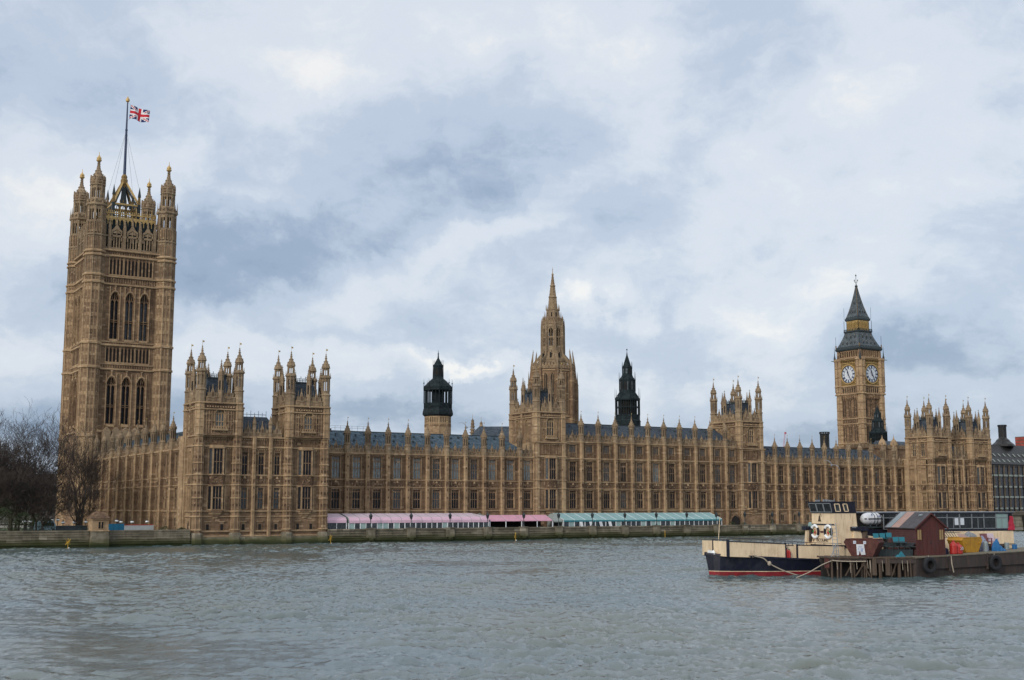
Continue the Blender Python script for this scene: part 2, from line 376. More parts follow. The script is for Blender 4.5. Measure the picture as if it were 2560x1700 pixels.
def carved_band(mb, u0, u1, z0, z1, uc, w):
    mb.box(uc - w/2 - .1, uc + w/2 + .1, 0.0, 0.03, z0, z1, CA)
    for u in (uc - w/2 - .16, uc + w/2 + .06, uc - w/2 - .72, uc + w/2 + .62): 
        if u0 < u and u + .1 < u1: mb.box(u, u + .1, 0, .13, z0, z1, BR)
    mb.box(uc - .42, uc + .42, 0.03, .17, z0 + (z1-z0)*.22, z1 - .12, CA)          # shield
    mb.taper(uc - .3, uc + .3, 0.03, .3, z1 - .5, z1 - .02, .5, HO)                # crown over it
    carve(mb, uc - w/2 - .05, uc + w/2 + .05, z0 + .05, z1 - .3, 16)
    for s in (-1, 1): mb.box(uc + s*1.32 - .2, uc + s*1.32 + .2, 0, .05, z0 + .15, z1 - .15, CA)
def panel_ribs(mb, u0, u1, z0, z1, n, d=0.1, cross=(), m=BR):
    """blind tracery: thin vertical ribs, cusped tops and cross bars"""
    if n < 1: return
    for k in range(n + 1):
        u = u0 + (u1 - u0)*k/n; mb.box(u - .045, u + .045, 0, d, z0, z1, m)
    for c in cross: mb.box(u0, u1, 0, d*.8, c, c + .09, m)
def bosses(mb, u0, u1, z, n, m=HO, s=0.2, d=0.3):
    for k in range(n):
        u = u0 + (u1 - u0)*(k + .5)/n; mb.taper(u - s/2, u + s/2, 0.02, d, z, z + s, .6, m)
def parapet(mb, u0, u1, z0, h=1.5, gable=True, w=0.0, merlon=0.5, gh=1.35):
    """pierced battlement with one small gable in the middle"""
    mb.box(u0, u1, w - .45, w, z0, z0 + h*.58, GR)
    n = max(2, int((u1 - u0)/merlon/2))
    st = (u1 - u0)/n
    for k in range(n):
        a = u0 + st*k + st*.22; mb.box(a, a + st*.56, w - .42, w - .02, z0 + h*.58, z0 + h, GR); mb.box(a - .05, a + st*.56 + .05, w - .46, w + .05, z0 + h, z0 + h + .1, GR)
        mb.box(a + st*.2, a + st*.36, w, w + .06, z0 + .1, z0 + h*.5, BR); mb.box(a - st*.2, a - st*.08, w, w + .06, z0 + .1, z0 + h*.5, HO)
    mb.box(u0, u1, w - .5, w + .09, z0 + h*.52, z0 + h*.6, HO)
    if gable:
        c = (u0 + u1)/2
        mb.prism([(c - .46, z0 + h*.4), (c + .46, z0 + h*.4), (c + .38, z0 + h + .05), (c, z0 + h + gh*.6), (c - .38, z0 + h + .05)], w - .48, w + .12, GR)
        mb.prism([(c - .2, z0 + h*.6), (c + .2, z0 + h*.6), (c + .2, z0 + h), (c, z0 + h + .3), (c - .2, z0 + h)], w + .10, w + .16, CA)
        mb.taper(c - .11, c + .11, w - .28, w - .06, z0 + h + gh*.55, z0 + h + gh, .35, GR); mb.bc(c, w - .17, z0 + h + gh*.9, .24, .24, .13, GR)
        for s in (-1, 1): mb.taper(c + s*(u1-u0)*.27 - .07, c + s*(u1-u0)*.27 + .07, w - .3, w - .16, z0 + h, z0 + h + gh*.75, .3, GR)

def crockets(mb, u, w, prof, n=8, s=0.14, rot=math.pi/8, m=0, step=.36):
    for (r0, z0), (r1, z1) in zip(prof[:-1], prof[1:]):
        c = max(1, int((z1 - z0)/step))
        for j in range(c):
            t = (j + .5)/c; r = r0 + (r1 - r0)*t; z = z0 + (z1 - z0)*t
            for k in range(n):
                a = rot + 2*math.pi*k/n; mb.bc(u + (r + s*.3)*math.cos(a), w + (r + s*.3)*math.sin(a), z - s/2, s, s, s, m)
def mk_pinnacle():
    """octagonal buttress pinnacle of the long ranges; base at the cornice"""
    f = MB(); f.world(); H = 2.0
    f.lathe(0, 0, [(.72, 0), (.72, H - .1), (.84, H - .02), (.84, H + .14), (.68, H + .22), (.66, 4.55), (.74, 4.65), (.8, 4.8), (.8, 4.92)], 8, m=0)
    pr = [(.8, 4.92), (.64, 5.35), (.40, 5.95), (.19, 6.5), (.1, 7.1)]
    f.lathe(0, 0, pr + [(.05, 7.55), (0, 7.7)], 8, m=0); crockets(f, 0, 0, pr[:4], 8, .13, m=0)
    f.bc(0, 0, 6.95, .34, .34, .14, 0); f.bc(0, 0, 7.35, .22, .22, .1, 0)
    for k in range(8):
        a = math.pi/4*k; c, s = math.cos(a), math.sin(a)
        x, y = .62*c, .62*s
        f.frame(x, y, -s, c, c, s); f.box(-.1, .1, -.05, .006, H + .45, 4.2, 1); f.box(-.2, -.12, 0, .05, H + .3, 4.5, 0); f.box(.12, .2, 0, .05, H + .3, 4.5, 0)
        f.prism([(-.2, 4.6), (.2, 4.6), (0, 5.25)], .12, .22, 0)
    f.world(); f.tube([(0, 0, 7.6), (0, 0, 8.5)], .025, 4, 2); f.box(.02, .24, -.01, .01, 8.2, 8.42, 2)
    return f.build('pinnacle', ['grey_stone', 'void', 'gold'])
def mk_turret():
    """corner turret of the square towers; base at parapet foot"""
    f = MB(); f.world()
    f.lathe(0, 0, [(1.06, -.2), (1.06, 2.4), (1.2, 2.5), (1.2, 2.7), (.98, 2.85), (.98, 3.55)], 8, m=0)
    for k in range(8):                                      # open belfry stages
        a = math.pi/8 + math.pi/4*k
        f.frame(0, 0, -math.sin(a), math.cos(a), math.cos(a), math.sin(a))
        f.box(-.13, .13, .72, 1.02, 3.5, 6.25, 0); f.box(-.1, .1, .56, .8, 7.1, 8.7, 0); f.taper(-.09, .09, .98, 1.16, 6.9, 7.75, .25, 0)
        b = a + math.pi/8; f.frame(0, 0, -math.sin(b), math.cos(b), math.cos(b), math.sin(b))
        f.box(-.045, .045, .78, .9, 3.5, 6.3, 0); f.box(-.4, .4, .72, .86, 5.75, 6.3, 0); f.box(-.3, .3, .58, .68, 8.35, 8.72, 0)
        f.box(-.34, .34, .9, .93, .5, 2.3, 1) if k % 2 == 0 else None
    f.world()
    f.lathe(0, 0, [(1.0, 6.25), (1.22, 6.45), (1.26, 6.7), (1.05, 6.9), (.86, 7.12), (.3, 7.13)], 8, m=0)
    pr = [(.94, 8.95), (.86, 9.3), (.52, 9.9), (.25, 10.6), (.12, 11.4)]
    f.lathe(0, 0, [(.3, 8.6), (.84, 8.65), (1.02, 8.8)] + pr + [(.08, 12.0), (0, 12.15)], 8, m=0); crockets(f, 0, 0, pr[1:4], 8, .16)
    for z, s in ((10.95, .6), (11.35, .44), (11.75, .3)): f.bc(0, 0, z, s, s*.35, .12, 0); f.bc(0, 0, z + .01, s*.35, s, .12, 0)
    f.tube([(0, 0, 12.1), (0, 0, 13.3)], .03, 4, 3); f.box(.02, .4, -.012, .012, 12.75, 13.1, 3)
    return f.build('turret', ['grey_stone', 'brown', 'void', 'gold'])
def mk_midpinnacle():
    f = MB(); f.world()
    f.lathe(0, 0, [(.75, -.4), (.75, 1.9), (.66, 2.1), (.6, 5.6), (.68, 5.75)], 4, 0, m=0)
    pr = [(.68, 5.75), (.5, 6.5), (.26, 7.4), (.1, 8.2)]
    f.lathe(0, 0, pr + [(.05, 9.2), (0, 9.3)], 4, 0, m=0); crockets(f, 0, 0, pr, 4, .16, 0)
    for z in (8.3, 8.8): f.bc(0, 0, z, .32, .32, .1, 0)
    for k in range(4):
        a = math.pi/4 + math.pi/2*k; f.frame(0, 0, -math.sin(a), math.cos(a), math.cos(a), math.sin(a)); f.box(-.16, .16, .3, .49, 2.6, 4.6, 1)
    return f.build('mid_pinnacle', ['grey_stone', 'void'])

# ------------------------------------------------------------------ one bay of a long range
ZW1, ZH1, ZW2, ZH2 = 7.6, 4.55, 14.75, 5.0
def range_bay(mb, u0, u1, uc, w, zbase, attic=False):
    ops = [(ZW1, ZH1), (ZW2, ZH2)] + ([(22.15, 2.0)] if attic else [])
    wall_bay(mb, u0, u1, zbase, 24.9 if attic else 20.6, uc, w, ops)
    string(mb, u0, u1, 6.95, .3, .25); string(mb, u0, u1, 12.55, .2, .18); string(mb, u0, u1, 14.3, .24, .2)
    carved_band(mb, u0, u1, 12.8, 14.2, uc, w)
    for z0, h in ((ZW1, ZH1), (ZW2, ZH2)):
        zt = z0 + h*.47
        for s in (-1, 1):
            a = uc + s*(w/2 + .08); mb.box(a - .06, a + .06, 0, .2, z0 - .1, z0 + h + .25, HO)
            e = u1 - .55 if s > 0 else u0 + .55
            lo, hi = sorted((uc + s*(w/2 + .42), e - s*.1))
            if hi - lo > .25:
                panel_ribs(mb, lo, hi, z0 - .1, z0 + h + .1, 2, .12, (zt, z0 + h*.93, z0 + .25))
                mb.box((lo+hi)/2 - .16, (lo+hi)/2 + .16, .02, .26, zt + .1, zt + .45, CA)
                mb.box(lo + .1, hi - .1, 0, .05, z0 + h*.55, z0 + h*.9, CA)
    mb.box(u0, u1, .01, .04, 19.95, 20.35, CA); bosses(mb, u0, u1, 20.05, 14)
    string(mb, u0, u1, 20.4, .36, .42)
    if attic:
        string(mb, u0, u1, 24.75, .34, .4); bosses(mb, u0, u1, 24.4, 14)
        mb.box(uc - w/2, uc + w/2, 0, .03, 20.95, 21.9, CA); panel_ribs(mb, uc - w/2, uc + w/2, 20.95, 22.0, 4, .12)
        for s in (-1, 1):
            a = uc + s*(w/2 + .1); mb.box(a - .07, a + .07, 0, .18, 20.9, 24.4, HO)
            e = u1 - .6 if s > 0 else u0 + .6; lo, hi = sorted((uc + s*(w/2 + .4), e)); panel_ribs(mb, lo, hi, 20.9, 24.4, 2, .12, (22.0, 23.9))
            mb.box(lo + .08, hi - .08, 0, .04, 22.2, 23.6, CA)
    parapet(mb, u0, u1, 25.1 if attic else 20.76, 1.55)
    # ground floor: small square-headed windows
    for z in (3.1,):
        mb.box(uc - .75, uc + .75, -.02, .08, z + .6, z + 2.9, HO); mb.box(uc - .5, uc + .5, .07, .1, z + .8, z + 2.6, VO); mb.box(uc - .05, uc + .05, .09, .14, z + .8, z + 2.6, HO)
        mb.box(uc - .9, uc + .9, .08, .2, z + 2.9, z + 3.05, HO)
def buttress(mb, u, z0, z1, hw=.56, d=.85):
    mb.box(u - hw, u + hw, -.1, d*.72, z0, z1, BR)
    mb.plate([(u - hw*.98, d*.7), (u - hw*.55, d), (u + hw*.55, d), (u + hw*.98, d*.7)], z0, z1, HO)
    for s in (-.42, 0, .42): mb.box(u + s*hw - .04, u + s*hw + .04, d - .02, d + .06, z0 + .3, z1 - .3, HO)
    for z in (7.0, 12.58, 14.32, 20.44, 24.8):
        if z0 < z < z1 + .6: mb.plate([(u - hw - .12, 0), (u - hw - .12, d*.75), (u - hw*.55, d + .16), (u + hw*.55, d + .16), (u + hw + .12, d*.75), (u + hw + .12, 0)], z, z + .27, HO)
    for z in (9.75, 17.05, 11.6, 19.2):
        if z < z1: mb.box(u - hw*.5, u + hw*.5, d, d + .09, z, z + .12, HO); mb.box(u - hw*.34, u + hw*.34, d + .0, d + .07, z + .2, z + .7, CA)
    mb.box(u - .3, u + .3, d, d + .13, 12.95, 14.0, CA)
def range_roof(u0, u1, y0, y1, z0, z1, hip0=0.0, hip1=0.0, mat='tiles', vents=5.3, org=(0, 0, 0), vofs=0.0):
    """one front slope with seams and little vents, plus a back slope; in a frame facing the river"""
    f = MB(org); f.world()
    a, b, c, d = f.p(u0, y0, z0), f.p(u1, y0, z0), f.p(u1 - hip1, y1, z1), f.p(u0 + hip0, y1, z1)
    f.face((a, b, c, d)); e, g = f.p(u1, 2*y1 - y0, z0), f.p(u0, 2*y1 - y0, z0)
    f.face((d, c, e, g)); f.face((b, e, c)); f.face((a, d, g))
    L = math.hypot(y1 - y0, z1 - z0); nr = int(L/.72); uy, uz = (y1 - y0)/L, (z1 - z0)/L
    for j in range(1, nr):
        t = j/nr; x0 = u0 + hip0*t; x1 = u1 - hip1*t; yy, zz = y0 + (y1 - y0)*t, z0 + (z1 - z0)*t
        f.hexa([(x0, yy, zz - .02), (x1, yy, zz - .02), (x1, yy + .1*uy, zz + .1*uz), (x0, yy + .1*uy, zz + .1*uz)], [(x0, yy - .07*uz, zz + .07*uy), (x1, yy - .07*uz, zz + .07*uy), (x1, yy + .1*uy - .05*uz, zz + .1*uz + .05*uy), (x0, yy + .1*uy - .05*uz, zz + .1*uz + .05*uy)])
    k = u0 + .9
    while k < u1 - .5:
        t0 = 0.0; t1 = 1.0
        if k < u0 + hip0: t1 = (k - u0)/hip0
        if hip1 and k > u1 - hip1: t1 = (u1 - k)/hip1
        A = (y0, z0); B = (y0 + (y1-y0)*t1, z0 + (z1-z0)*t1)
        f.hexa([(k - .035, A[0], A[1] - .02), (k + .035, A[0], A[1] - .02), (k + .035, B[0], B[1] - .02), (k - .035, B[0], B[1] - .02)], [(k - .035, A[0] - .06, A[1] + .05), (k + .035, A[0] - .06, A[1] + .05), (k + .035, B[0] - .06, B[1] + .05), (k - .035, B[0] - .06, B[1] + .05)])
        k += .93
    f.box(u0 + hip0, u1 - hip1, y1 - .15, y1 + .15, z1 - .05, z1 + .16, 1)
    if vents:
        k = u0 + vents/2 + vofs
        while k < u1 - 2:
            for dx, t in ((0, .5), (1.5, .78), (-1.4, .82)):
                yy, zz = y0 + (y1 - y0)*t, z0 + (z1 - z0)*t
                if u0 + hip0*t < k + dx < u1 - hip1*t: 
                    f.prism([(k + dx - .2, zz - .05), (k + dx + .2, zz - .05), (k + dx, zz + .42)], yy - .45, yy + .2, 2)
                    if dx == 0: f.bc(k + dx, yy - .3, zz + .4, .09, .09, .16, 3)
            k += vents
    o = f.build('roof', [mat, 'iron', 'iron', 'quay']); o.location = (0, 0, 0); return o

def make_range(name, label, u0, u1, Y, butts, win_us, w, panes_lo, panes_up, attic=False, zbase=1.5, roof=None, hipL=0, hipR=0, vents=None, yridge=10):
    org = ((u0 + u1)/2, Y, 2.0); root = thing(name, org, label, 'building')
    mb = MB(org); FRONT(mb, Y)
    edges = [u0] + [b for b in butts if u0 + .3 < b < u1 - .3] + [u1]
    for a, b in zip(edges[:-1], edges[1:]):
        c = [x for x in win_us if a < x < b]
        if c: range_bay(mb, a, b, c[0], w, zbase, attic)
        else: wall_bay(mb, a, b, zbase, 24.9 if attic else 20.6, 0, 0, []); string(mb, a, b, 20.4, .36, .42); string(mb, a, b, 12.55, .2, .18); string(mb, a, b, 14.3, .24, .2); parapet(mb, a, b, 25.1 if attic else 20.76, 1.55, False)
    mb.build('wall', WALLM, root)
    zt = 24.9 if attic else 20.6
    for b in butts:
        f = part((name, 'b', attic), lambda: (lambda q: (FRONT(q, 0), buttress(q, 0, zbase, zt), q.build('buttress', WALLM))[-1])(MB()), root, (b - org[0], Y - org[1], -org[2]))
    for b in butts: part('pinnacle', mk_pinnacle, root, (b - org[0], Y - .3 - org[1], (24.75 if attic else 20.6) - org[2]))
    for i, x in enumerate(win_us):
        window(root, (x, Y, ZW1), org, 0, ('rl', w), w, ZH1, panes_lo[i % len(panes_lo)], lights=3, tracery=.55, transoms=(.47,), bars=.11, d=.28)
        window(root, (x, Y, ZW2), org, 0, ('ru', w), w, ZH2, panes_up[i % len(panes_up)], lights=3, tracery=1.0, transoms=(.45,), bars=.11, d=.28)
        if attic: window(root, (x, Y, 22.15), org, 0, ('ra', w), w, 2.0, 'half', lights=4, tracery=.4, transoms=(), bars=.11, d=.25)
    if roof:
        r = range_roof(u0, roof[0], Y + 1.0, Y + yridge, (25.6 if attic else 21.4), roof[1], hipL, hipR, roof[2], vents or 5.3, org); r.parent = root
    return root, org

# ------------------------------------------------------------------ the three river ranges
g, bl, hf = 'glass', 'blind', 'half'
SB = [112.6] + [117.9 + 5.32*k for k in range(10)]
SW_ = [110.35] + [115.25] + [117.9 + 5.32*(k + .5) for k in range(9)] + [168.2]
r1, o1 = make_range('palace_range', 'two storey river range with blue iron roof behind the long pink marquee', 108.9, 170.4, 266, SB, SW_, 2.1,
    [g, g, g, g, hf, g, hf, g, g, g, g, g], [bl, bl, bl, bl, bl, bl, hf, bl, hf, bl, bl, bl], roof=(170, 26.3, 'tiles'), hipR=4.5)
CB_ = [184.9 + 5.56*k for k in range(10)]
CW = [182.3] + [184.9 + 5.56*(k + .5) for k in range(9)] + [237.6]
r2, o2 = make_range('palace_range', 'three storey central river range with dark slate roof behind the teal marquee', 180.0, 240.2, 266, CB_, CW, 2.15,
    [g, g, g, hf, g, g], [g, g, hf, g, hf, bl, g, g, g, hf, hf], attic=True, roof=(240.2, 30.5, 'slate'), hipR=0.01, vents=5.56)
NB = [254.0 + 5.07*k for k in range(11)]
NW_ = [251.6] + [254.0 + 5.07*(k + .5) for k in range(10)] + [307.3]
r3, o3 = make_range('palace_range', 'two storey river range behind the boat with slate roof below the clock tower', 249.8, 310.6, 266, NB, NW_, 2.0,
    [g, hf, g], [g, g, hf, g, hf], roof=(304, 26.0, 'slate'), hipR=.01, hipL=1.5, vents=5.07)

# ------------------------------------------------------------------ square towers standing on the ranges
def square_tower(label, x0, x1, y0, y1, z0, zb, win, side, pane, part_roof='slate', front_dec=True, mid=True):
    """x0..y1 are turret centres; z0 foot, zb foot of the parapet"""
    org = ((x0 + x1)/2, (y0 + y1)/2, z0); root = thing('square_tower', org, label, 'tower')
    mb = MB(org); FRONT(mb, y0 - .75)
    wz, wh, ww, ar = win; cx = (x0 + x1)/2; zc = zb - 1.7
    wall_bay(mb, x0, x1, z0, zb, cx, ww, [(wz, wh)])
    for s in (-1, 1):
        e = x0 + 1.15 if s < 0 else x1 - 1.15; lo, hi = sorted((cx + s*(ww/2 + .25), e))
        panel_ribs(mb, lo, hi, z0 + .4, zc - .2, 3, .14, (z0 + (zc-z0)*.55, zc - 1.0, z0 + 1.2), HO)
        mb.box((lo+hi)/2 - .25, (lo+hi)/2 + .25, 0, .05, z0 + 1.5, zc - 1.2, CA); carve(mb, lo + .1, hi - .1, z0 + (zc-z0)*.4, z0 + (zc-z0)*.55, 6, .3)
    # balcony under the window
    mb.box(cx - ww/2 - .7, cx + ww/2 + .7, 0, .5, wz - .95, wz - .55, HO)
    for k in range(6): mb.box(cx - ww/2 - .65 + k*(ww + 1.3)/6, cx - ww/2 - .35 + k*(ww + 1.3)/6, .25, .5, wz - .55, wz - .12, HO)
    carve(mb, cx - ww/2 - .5, cx + ww/2 + .3, wz - 1.5, wz - 1.0, 8, .25)
    LEFT(mb, x0 - .75)
    (sz, sh, sw) = side; ys = [y0 + (y1 - y0)*t for t in (.30, .70)]
    um = -(y0 + y1)/2
    for yy, lo, hi in ((ys[0], um, -y0), (ys[1], -y1, um)):
        wall_bay(mb, lo, hi, z0, zb, -yy, sw, [(sz, sh)])
        for s in (-1, 1): mb.box(-yy + s*(sw/2 + .25) - .06, -yy + s*(sw/2 + .25) + .06, 0, .16, z0 + .3, zc - .1, HO)
    mb.box(um - .35, um + .35, 0, .35, z0, zb + .3, HO)
    for k in range(5): mb.box(um - .2 + .0, um + .2, .35, .4, z0 + .6 + k*1.3, z0 + 1.3 + k*1.3, BR)
    mb.world()
    mb.box(x0 - .72, x1 + .72, y0 + .6, y1 + .7, z0 - 7, z0 + .02, HO)
    mb.box(x1 - .25, x1 + .75, y0, y1, z0, zb, HO); mb.box(x0, x1, y1 - .25, y1 + .75, z0, zb, HO)
    for (a, b) in ((x0, y0), (x1, y0), (x0, y1), (x1, y1)):
        mb.lathe(a, b, [(1.1, z0), (1.1, zb)], 8, m=HO)
        for zz in (z0 + (zc-z0)*.3, z0 + (zc-z0)*.62):
            mb.lathe(a, b, [(1.1, zz), (1.16, zz + .04), (1.16, zz + .12), (1.1, zz + .16)], 8, m=BR)
        for k in range(8):
            t = math.pi/8 + math.pi/4*k; mb.bc(a + 1.1*math.cos(t), b + 1.1*math.sin(t), z0, .12, .12, zb - z0, HO)
        for zz in (zc, zb - .32): mb.lathe(a, b, [(1.1, zz - .15), (1.34, zz), (1.34, zz + .22), (1.1, zz + .3)], 8, m=HO)
    for fr, a0, a1 in (('F', x0, x1), ('L', -y1, -y0)):
        (FRONT(mb, y0 - .75) if fr == 'F' else LEFT(mb, x0 - .75))
        string(mb, a0, a1, zc, .24, .3); string(mb, a0, a1, zb - .32, .3, .4)
        mb.box(a0 + .9, a1 - .9, .01, .05, zc + .26, zb - .34, CA); bosses(mb, a0 + 1, a1 - 1, zc + .5, int((a1-a0)/.7), HO, .32, .3)
    mb.build('wall', WALLM, root)
    pb = MB(org)
    for fr, a0, a1 in (('F', x0, x1), ('L', -y1, -y0)):
        (FRONT(pb, y0 - .75) if fr == 'F' else LEFT(pb, x0 - .75)); c = (a0 + a1)/2
        parapet(pb, a0 + 1, c - .4, zb, 1.9, True, .0, .6, 1.9); parapet(pb, c + .4, a1 - 1, zb, 1.9, True, .0, .6, 1.9)
    pb.world(); pb.box(x1 + .3, x1 + .7, y0, y1, zb, zb + 1.4, GR); pb.box(x0, x1, y1 + .3, y1 + .7, zb, zb + 1.4, GR)
    pb.build('parapet', WALLM, root)
    for (a, b) in ((x0, y0), (x1, y0), (x0, y1), (x1, y1)): part('turret', mk_turret, root, (a - org[0], b - org[1], zb - org[2]))
    if mid:
        for (a, b) in ((cx, y0 - .5), (x0 - .5, (y0+y1)/2), (cx, y1 + .5), (x1 + .5, (y0+y1)/2)): part('midp', mk_midpinnacle, root, (a - org[0], b - org[1], zb - org[2]))
    rf = MB(org); rf.world(); i0 = 1.1; i1 = 2.1; zt = zb + 5.3
    a0, a1, b0, b1 = x0 + i0, x1 - i0, y0 + i0, y1 - i0
    c0, c1, d0, d1 = x0 + i1, x1 - i1, y0 + i1, y1 - i1
    rf.hexa([(a0, b0, zb), (a1, b0, zb), (a1, b1, zb), (a0, b1, zb)], [(c0, d0, zt), (c1, d0, zt), (c1, d1, zt), (c0, d1, zt)], 0)
    rf.box(c0 - .1, c1 + .1, d0 - .1, d1 + .1, zt - .05, zt + .25, 1)
    for k in range(12):
        for (xx, yy) in ((c0 + (c1-c0)*k/11, d0), (c0, d0 + (d1-d0)*k/11), (c1, d0 + (d1-d0)*k/11), (c0 + (c1-c0)*k/11, d1)):
            rf.box(xx - .05, xx + .05, yy - .05, yy + .05, zt + .2, zt + (1.5 if k % 3 == 0 else 1.0), 1)
    for zz in (.55, .95):
        rf.box(c0, c1, d0 - .03, d0 + .03, zt + zz, zt + zz + .07, 1); rf.box(c0 - .03, c0 + .03, d0, d1, zt + zz, zt + zz + .07, 1)
    for k in range(6):
        for s_ in (0, 1):
            u = a0 + (a1-a0)*(k+.5)/6; rf.box(u - .04, u + .04, b0 - .08 + (d0-b0)*.0, b0 + .1, zb + .2, zb + 1.2, 1)
    rf.build('roof', [part_roof, 'iron'], root)
    window(root, (cx, y0 - .75, wz), org, 0, ('tw', ww, wh), ww, wh, pane, lights=3 if ww < 2.4 else 4, arched=ar, tracery=.9, transoms=(.24,) if wh < 4 else (.42,), mat='honey')
    for yy in ys: window(root, (x0 - .75, yy, sz), org, RZL, ('ts', sw, sh), sw, sh, 'half', lights=2, arched=.6, tracery=.6, transoms=(.45,), mat='honey')
    return root

square_tower('four turreted square tower nearest the tall flag tower', 79.45, 87.7, 255.7, 263.6, 23.2, 30.3, (25.15, 3.65, 1.95, .9), (24.0, 5.0, .75), bl)
square_tower('four turreted square tower overlooking the left end of the pink marquee', 99.6, 107.9, 255.7, 263.6, 23.2, 30.3, (25.15, 3.65, 1.95, .9), (24.0, 5.0, .75), bl)
square_tower('four turreted square tower in front of the pale stone spire', 171.2, 179.0, 266.2, 277.6, 24.6, 32.6, (26.4, 4.6, 2.3, .9), (25.5, 5.0, 1.1), hf)
square_tower('four turreted square tower at the right end of the teal marquee roofline', 240.8, 248.6, 266.2, 277.0, 24.6, 32.6, (26.4, 4.6, 2.3, .9), (25.8, 4.8, 1.1), hf)
square_tower('four turreted square tower beside the clock tower with two tall south windows', 310.3, 318.2, 255.9, 264.4, 22.9, 29.7, (24.6, 3.9, 2.1, .9), (23.6, 4.7, 1.5), hf)
square_tower('rightmost four turreted square tower next to the dark glass building', 329.0, 337.4, 255.9, 264.4, 22.9, 29.7, (24.6, 3.9, 2.1, .9), (23.6, 4.7, 1.5), hf)

# facade below the two central towers (in line with the ranges, with canted oriel windows)
def oriel(mb, c, hw, cant, d, z0, z1, mats=(BR, HO)):
    """solid jambs, posts and bands of a canted bay; glass is added as windows"""
    P = [(c - hw - cant, 0), (c - hw, d), (c + hw, d), (c + hw + cant, 0)]
    for z, h in ((z0, .25), (z1 - .3, .3)): mb.plate([(u + (.12 if u > c else -.12), w + .14) for u, w in P] , z, z + h, HO)
    for (u, w) in P: mb.bc(u, w - .05, z0, .26, .26, z1 - z0, HO)
def block_front(name, label, u0, u1, Y, z1, orgz, cols, oriels, butts, zbase, left=None, panes=(g, g), th=1.0):
    """front block: cols = narrow window centres, oriels = bay centres"""
    org = ((u0 + u1)/2, Y, orgz); root = thing(name, org, label, 'building')
    mb = MB(org); FRONT(mb, Y)
    cuts = sorted([(c, 1.35, False) for c in cols] + [(c, 3.7, True) for c in oriels])
    e = [u0] + [(a[0] + a[1]/2 + b[0] - b[1]/2)/2 for a, b in zip(cuts[:-1], cuts[1:])] + [u1]
    for (c, w, isor), a, b in zip(cuts, e[:-1], e[1:]):
        ops = [(ZW1, ZH1), (ZW2, ZH2 + .3)]
        wall_bay(mb, a, b, zbase, z1, c, w if not isor else 3.4, ops, th)
        carved_band(mb, a, b, 12.95, 14.6, c, w)
        panel_ribs(mb, a + .5, b - .5, 21.3, z1 - .5, max(3, int((b-a)/.75)), .16, (21.5, z1 - .75), BR)
        for k in range(max(2, int((b - a)/1.1))):
            u = a + .6 + k*1.1; mb.box(u - .22, u + .22, .0, .06, 21.7, z1 - .9, CA)
        for z0, h in ((ZW1, ZH1), (ZW2, ZH2 + .3)):
            for s in (-1, 1):
                ed = a + .35 if s < 0 else b - .35; lo, hi = sorted((c + s*(w/2 + (.35 if not isor else .75)), ed))
                if hi - lo > .3: panel_ribs(mb, lo, hi, z0, z0 + h + .1, 2, .13, (z0 + h*.47, z0 + h*.92)); mb.box((lo+hi)/2 - .17, (lo+hi)/2 + .17, 0, .26, z0 + h*.47 + .15, z0 + h*.47 + .55, CA)
                if not isor: mb.box(c + s*(w/2 + .09) - .06, c + s*(w/2 + .09) + .06, 0, .2, z0 - .1, z0 + h + .2, HO)
        if isor:
            oriel(mb, c, 1.15, .78, .85, 7.3, 12.7); oriel(mb, c, 1.15, .78, .85, 14.75, 20.7)
            mb.plate([(c - 1.93, 0), (c - 1.15, .82), (c + 1.15, .82), (c + 1.93, 0)], 12.7, 14.75, CA)
            mb.frame(0, Y - .82, 1, 0, 0, -1); carve(mb, c - 1.0, c + .9, 12.9, 14.4, 18, .2); FRONT(mb, Y)
            for j in range(4): q = 1 - j*.25; mb.plate([(c - .2 - 1.73*q, 0), (c - .1 - 1.05*q, .82*q), (c + .1 + 1.05*q, .82*q), (c + .2 + 1.73*q, 0)], 7.3 - .42*(j+1), 7.3 - .42*j, HO if j % 2 else BR)
            mb.plate([(c - 1.93, 0), (c - 1.15, .82), (c + 1.15, .82), (c + 1.93, 0)], 20.7, 21.15, HO)
    for z, h, d in ((7.0, .3, .25), (5.9, .22, .18), (12.6, .22, .2), (14.72, .26, .22), (20.75, .3, .32), (z1 - .32, .32, .4)):
        string(mb, u0, u1, z, h, d)
    bosses(mb, u0, u1, 20.35, int((u1-u0)/.5)); bosses(mb, u0, u1, z1 - .75, int((u1-u0)/.5))
    for b in butts: buttress(mb, b, zbase, z1 - .1, .42, .6)
    mb.build('wall', WALLM, root)
    for i, c in enumerate(cols):
        for z0, h, nm in ((ZW1, ZH1, 'l'), (ZW2, ZH2, 'u')):
            window(root, (c, Y, z0), org, 0, ('pn' + nm,), 1.35, h, panes[0] if nm == 'u' else panes[1], lights=2, tracery=.7, transoms=(.47,), bars=.12, d=.28)
    for c in oriels:
        for z0, h, nm in ((7.55, 4.9, 'l'), (15.0, 5.4, 'u')):
            window(root, (c, Y - .85, z0), org, 0, ('of' + nm,), 2.1, h, g, lights=3, tracery=1.0, transoms=(.47,), d=.2, bars=.16)
            for s in (-1, 1):
                an = math.atan2(.85, .78)
                window(root, (c + s*1.54, Y - .425, z0), org, -an if s < 0 else an, ('oc' + nm,), .85, h, hf if nm == 'u' else g, lights=1, tracery=.8, transoms=(.47,), d=.12, bars=.12)
    return root, org, mb
t1, _, _ = block_front('gothic_facade', 'river front with bay windows below the tower by the pale spire', 170.1, 180.0, 265.4, 24.7, 2.0, [], [175.1], [], 1.5)
t2, _, _ = block_front('gothic_facade', 'river front with bay windows below the tower past the teal marquee', 239.7, 249.8, 265.4, 24.7, 2.0, [], [244.7], [], 1.5)
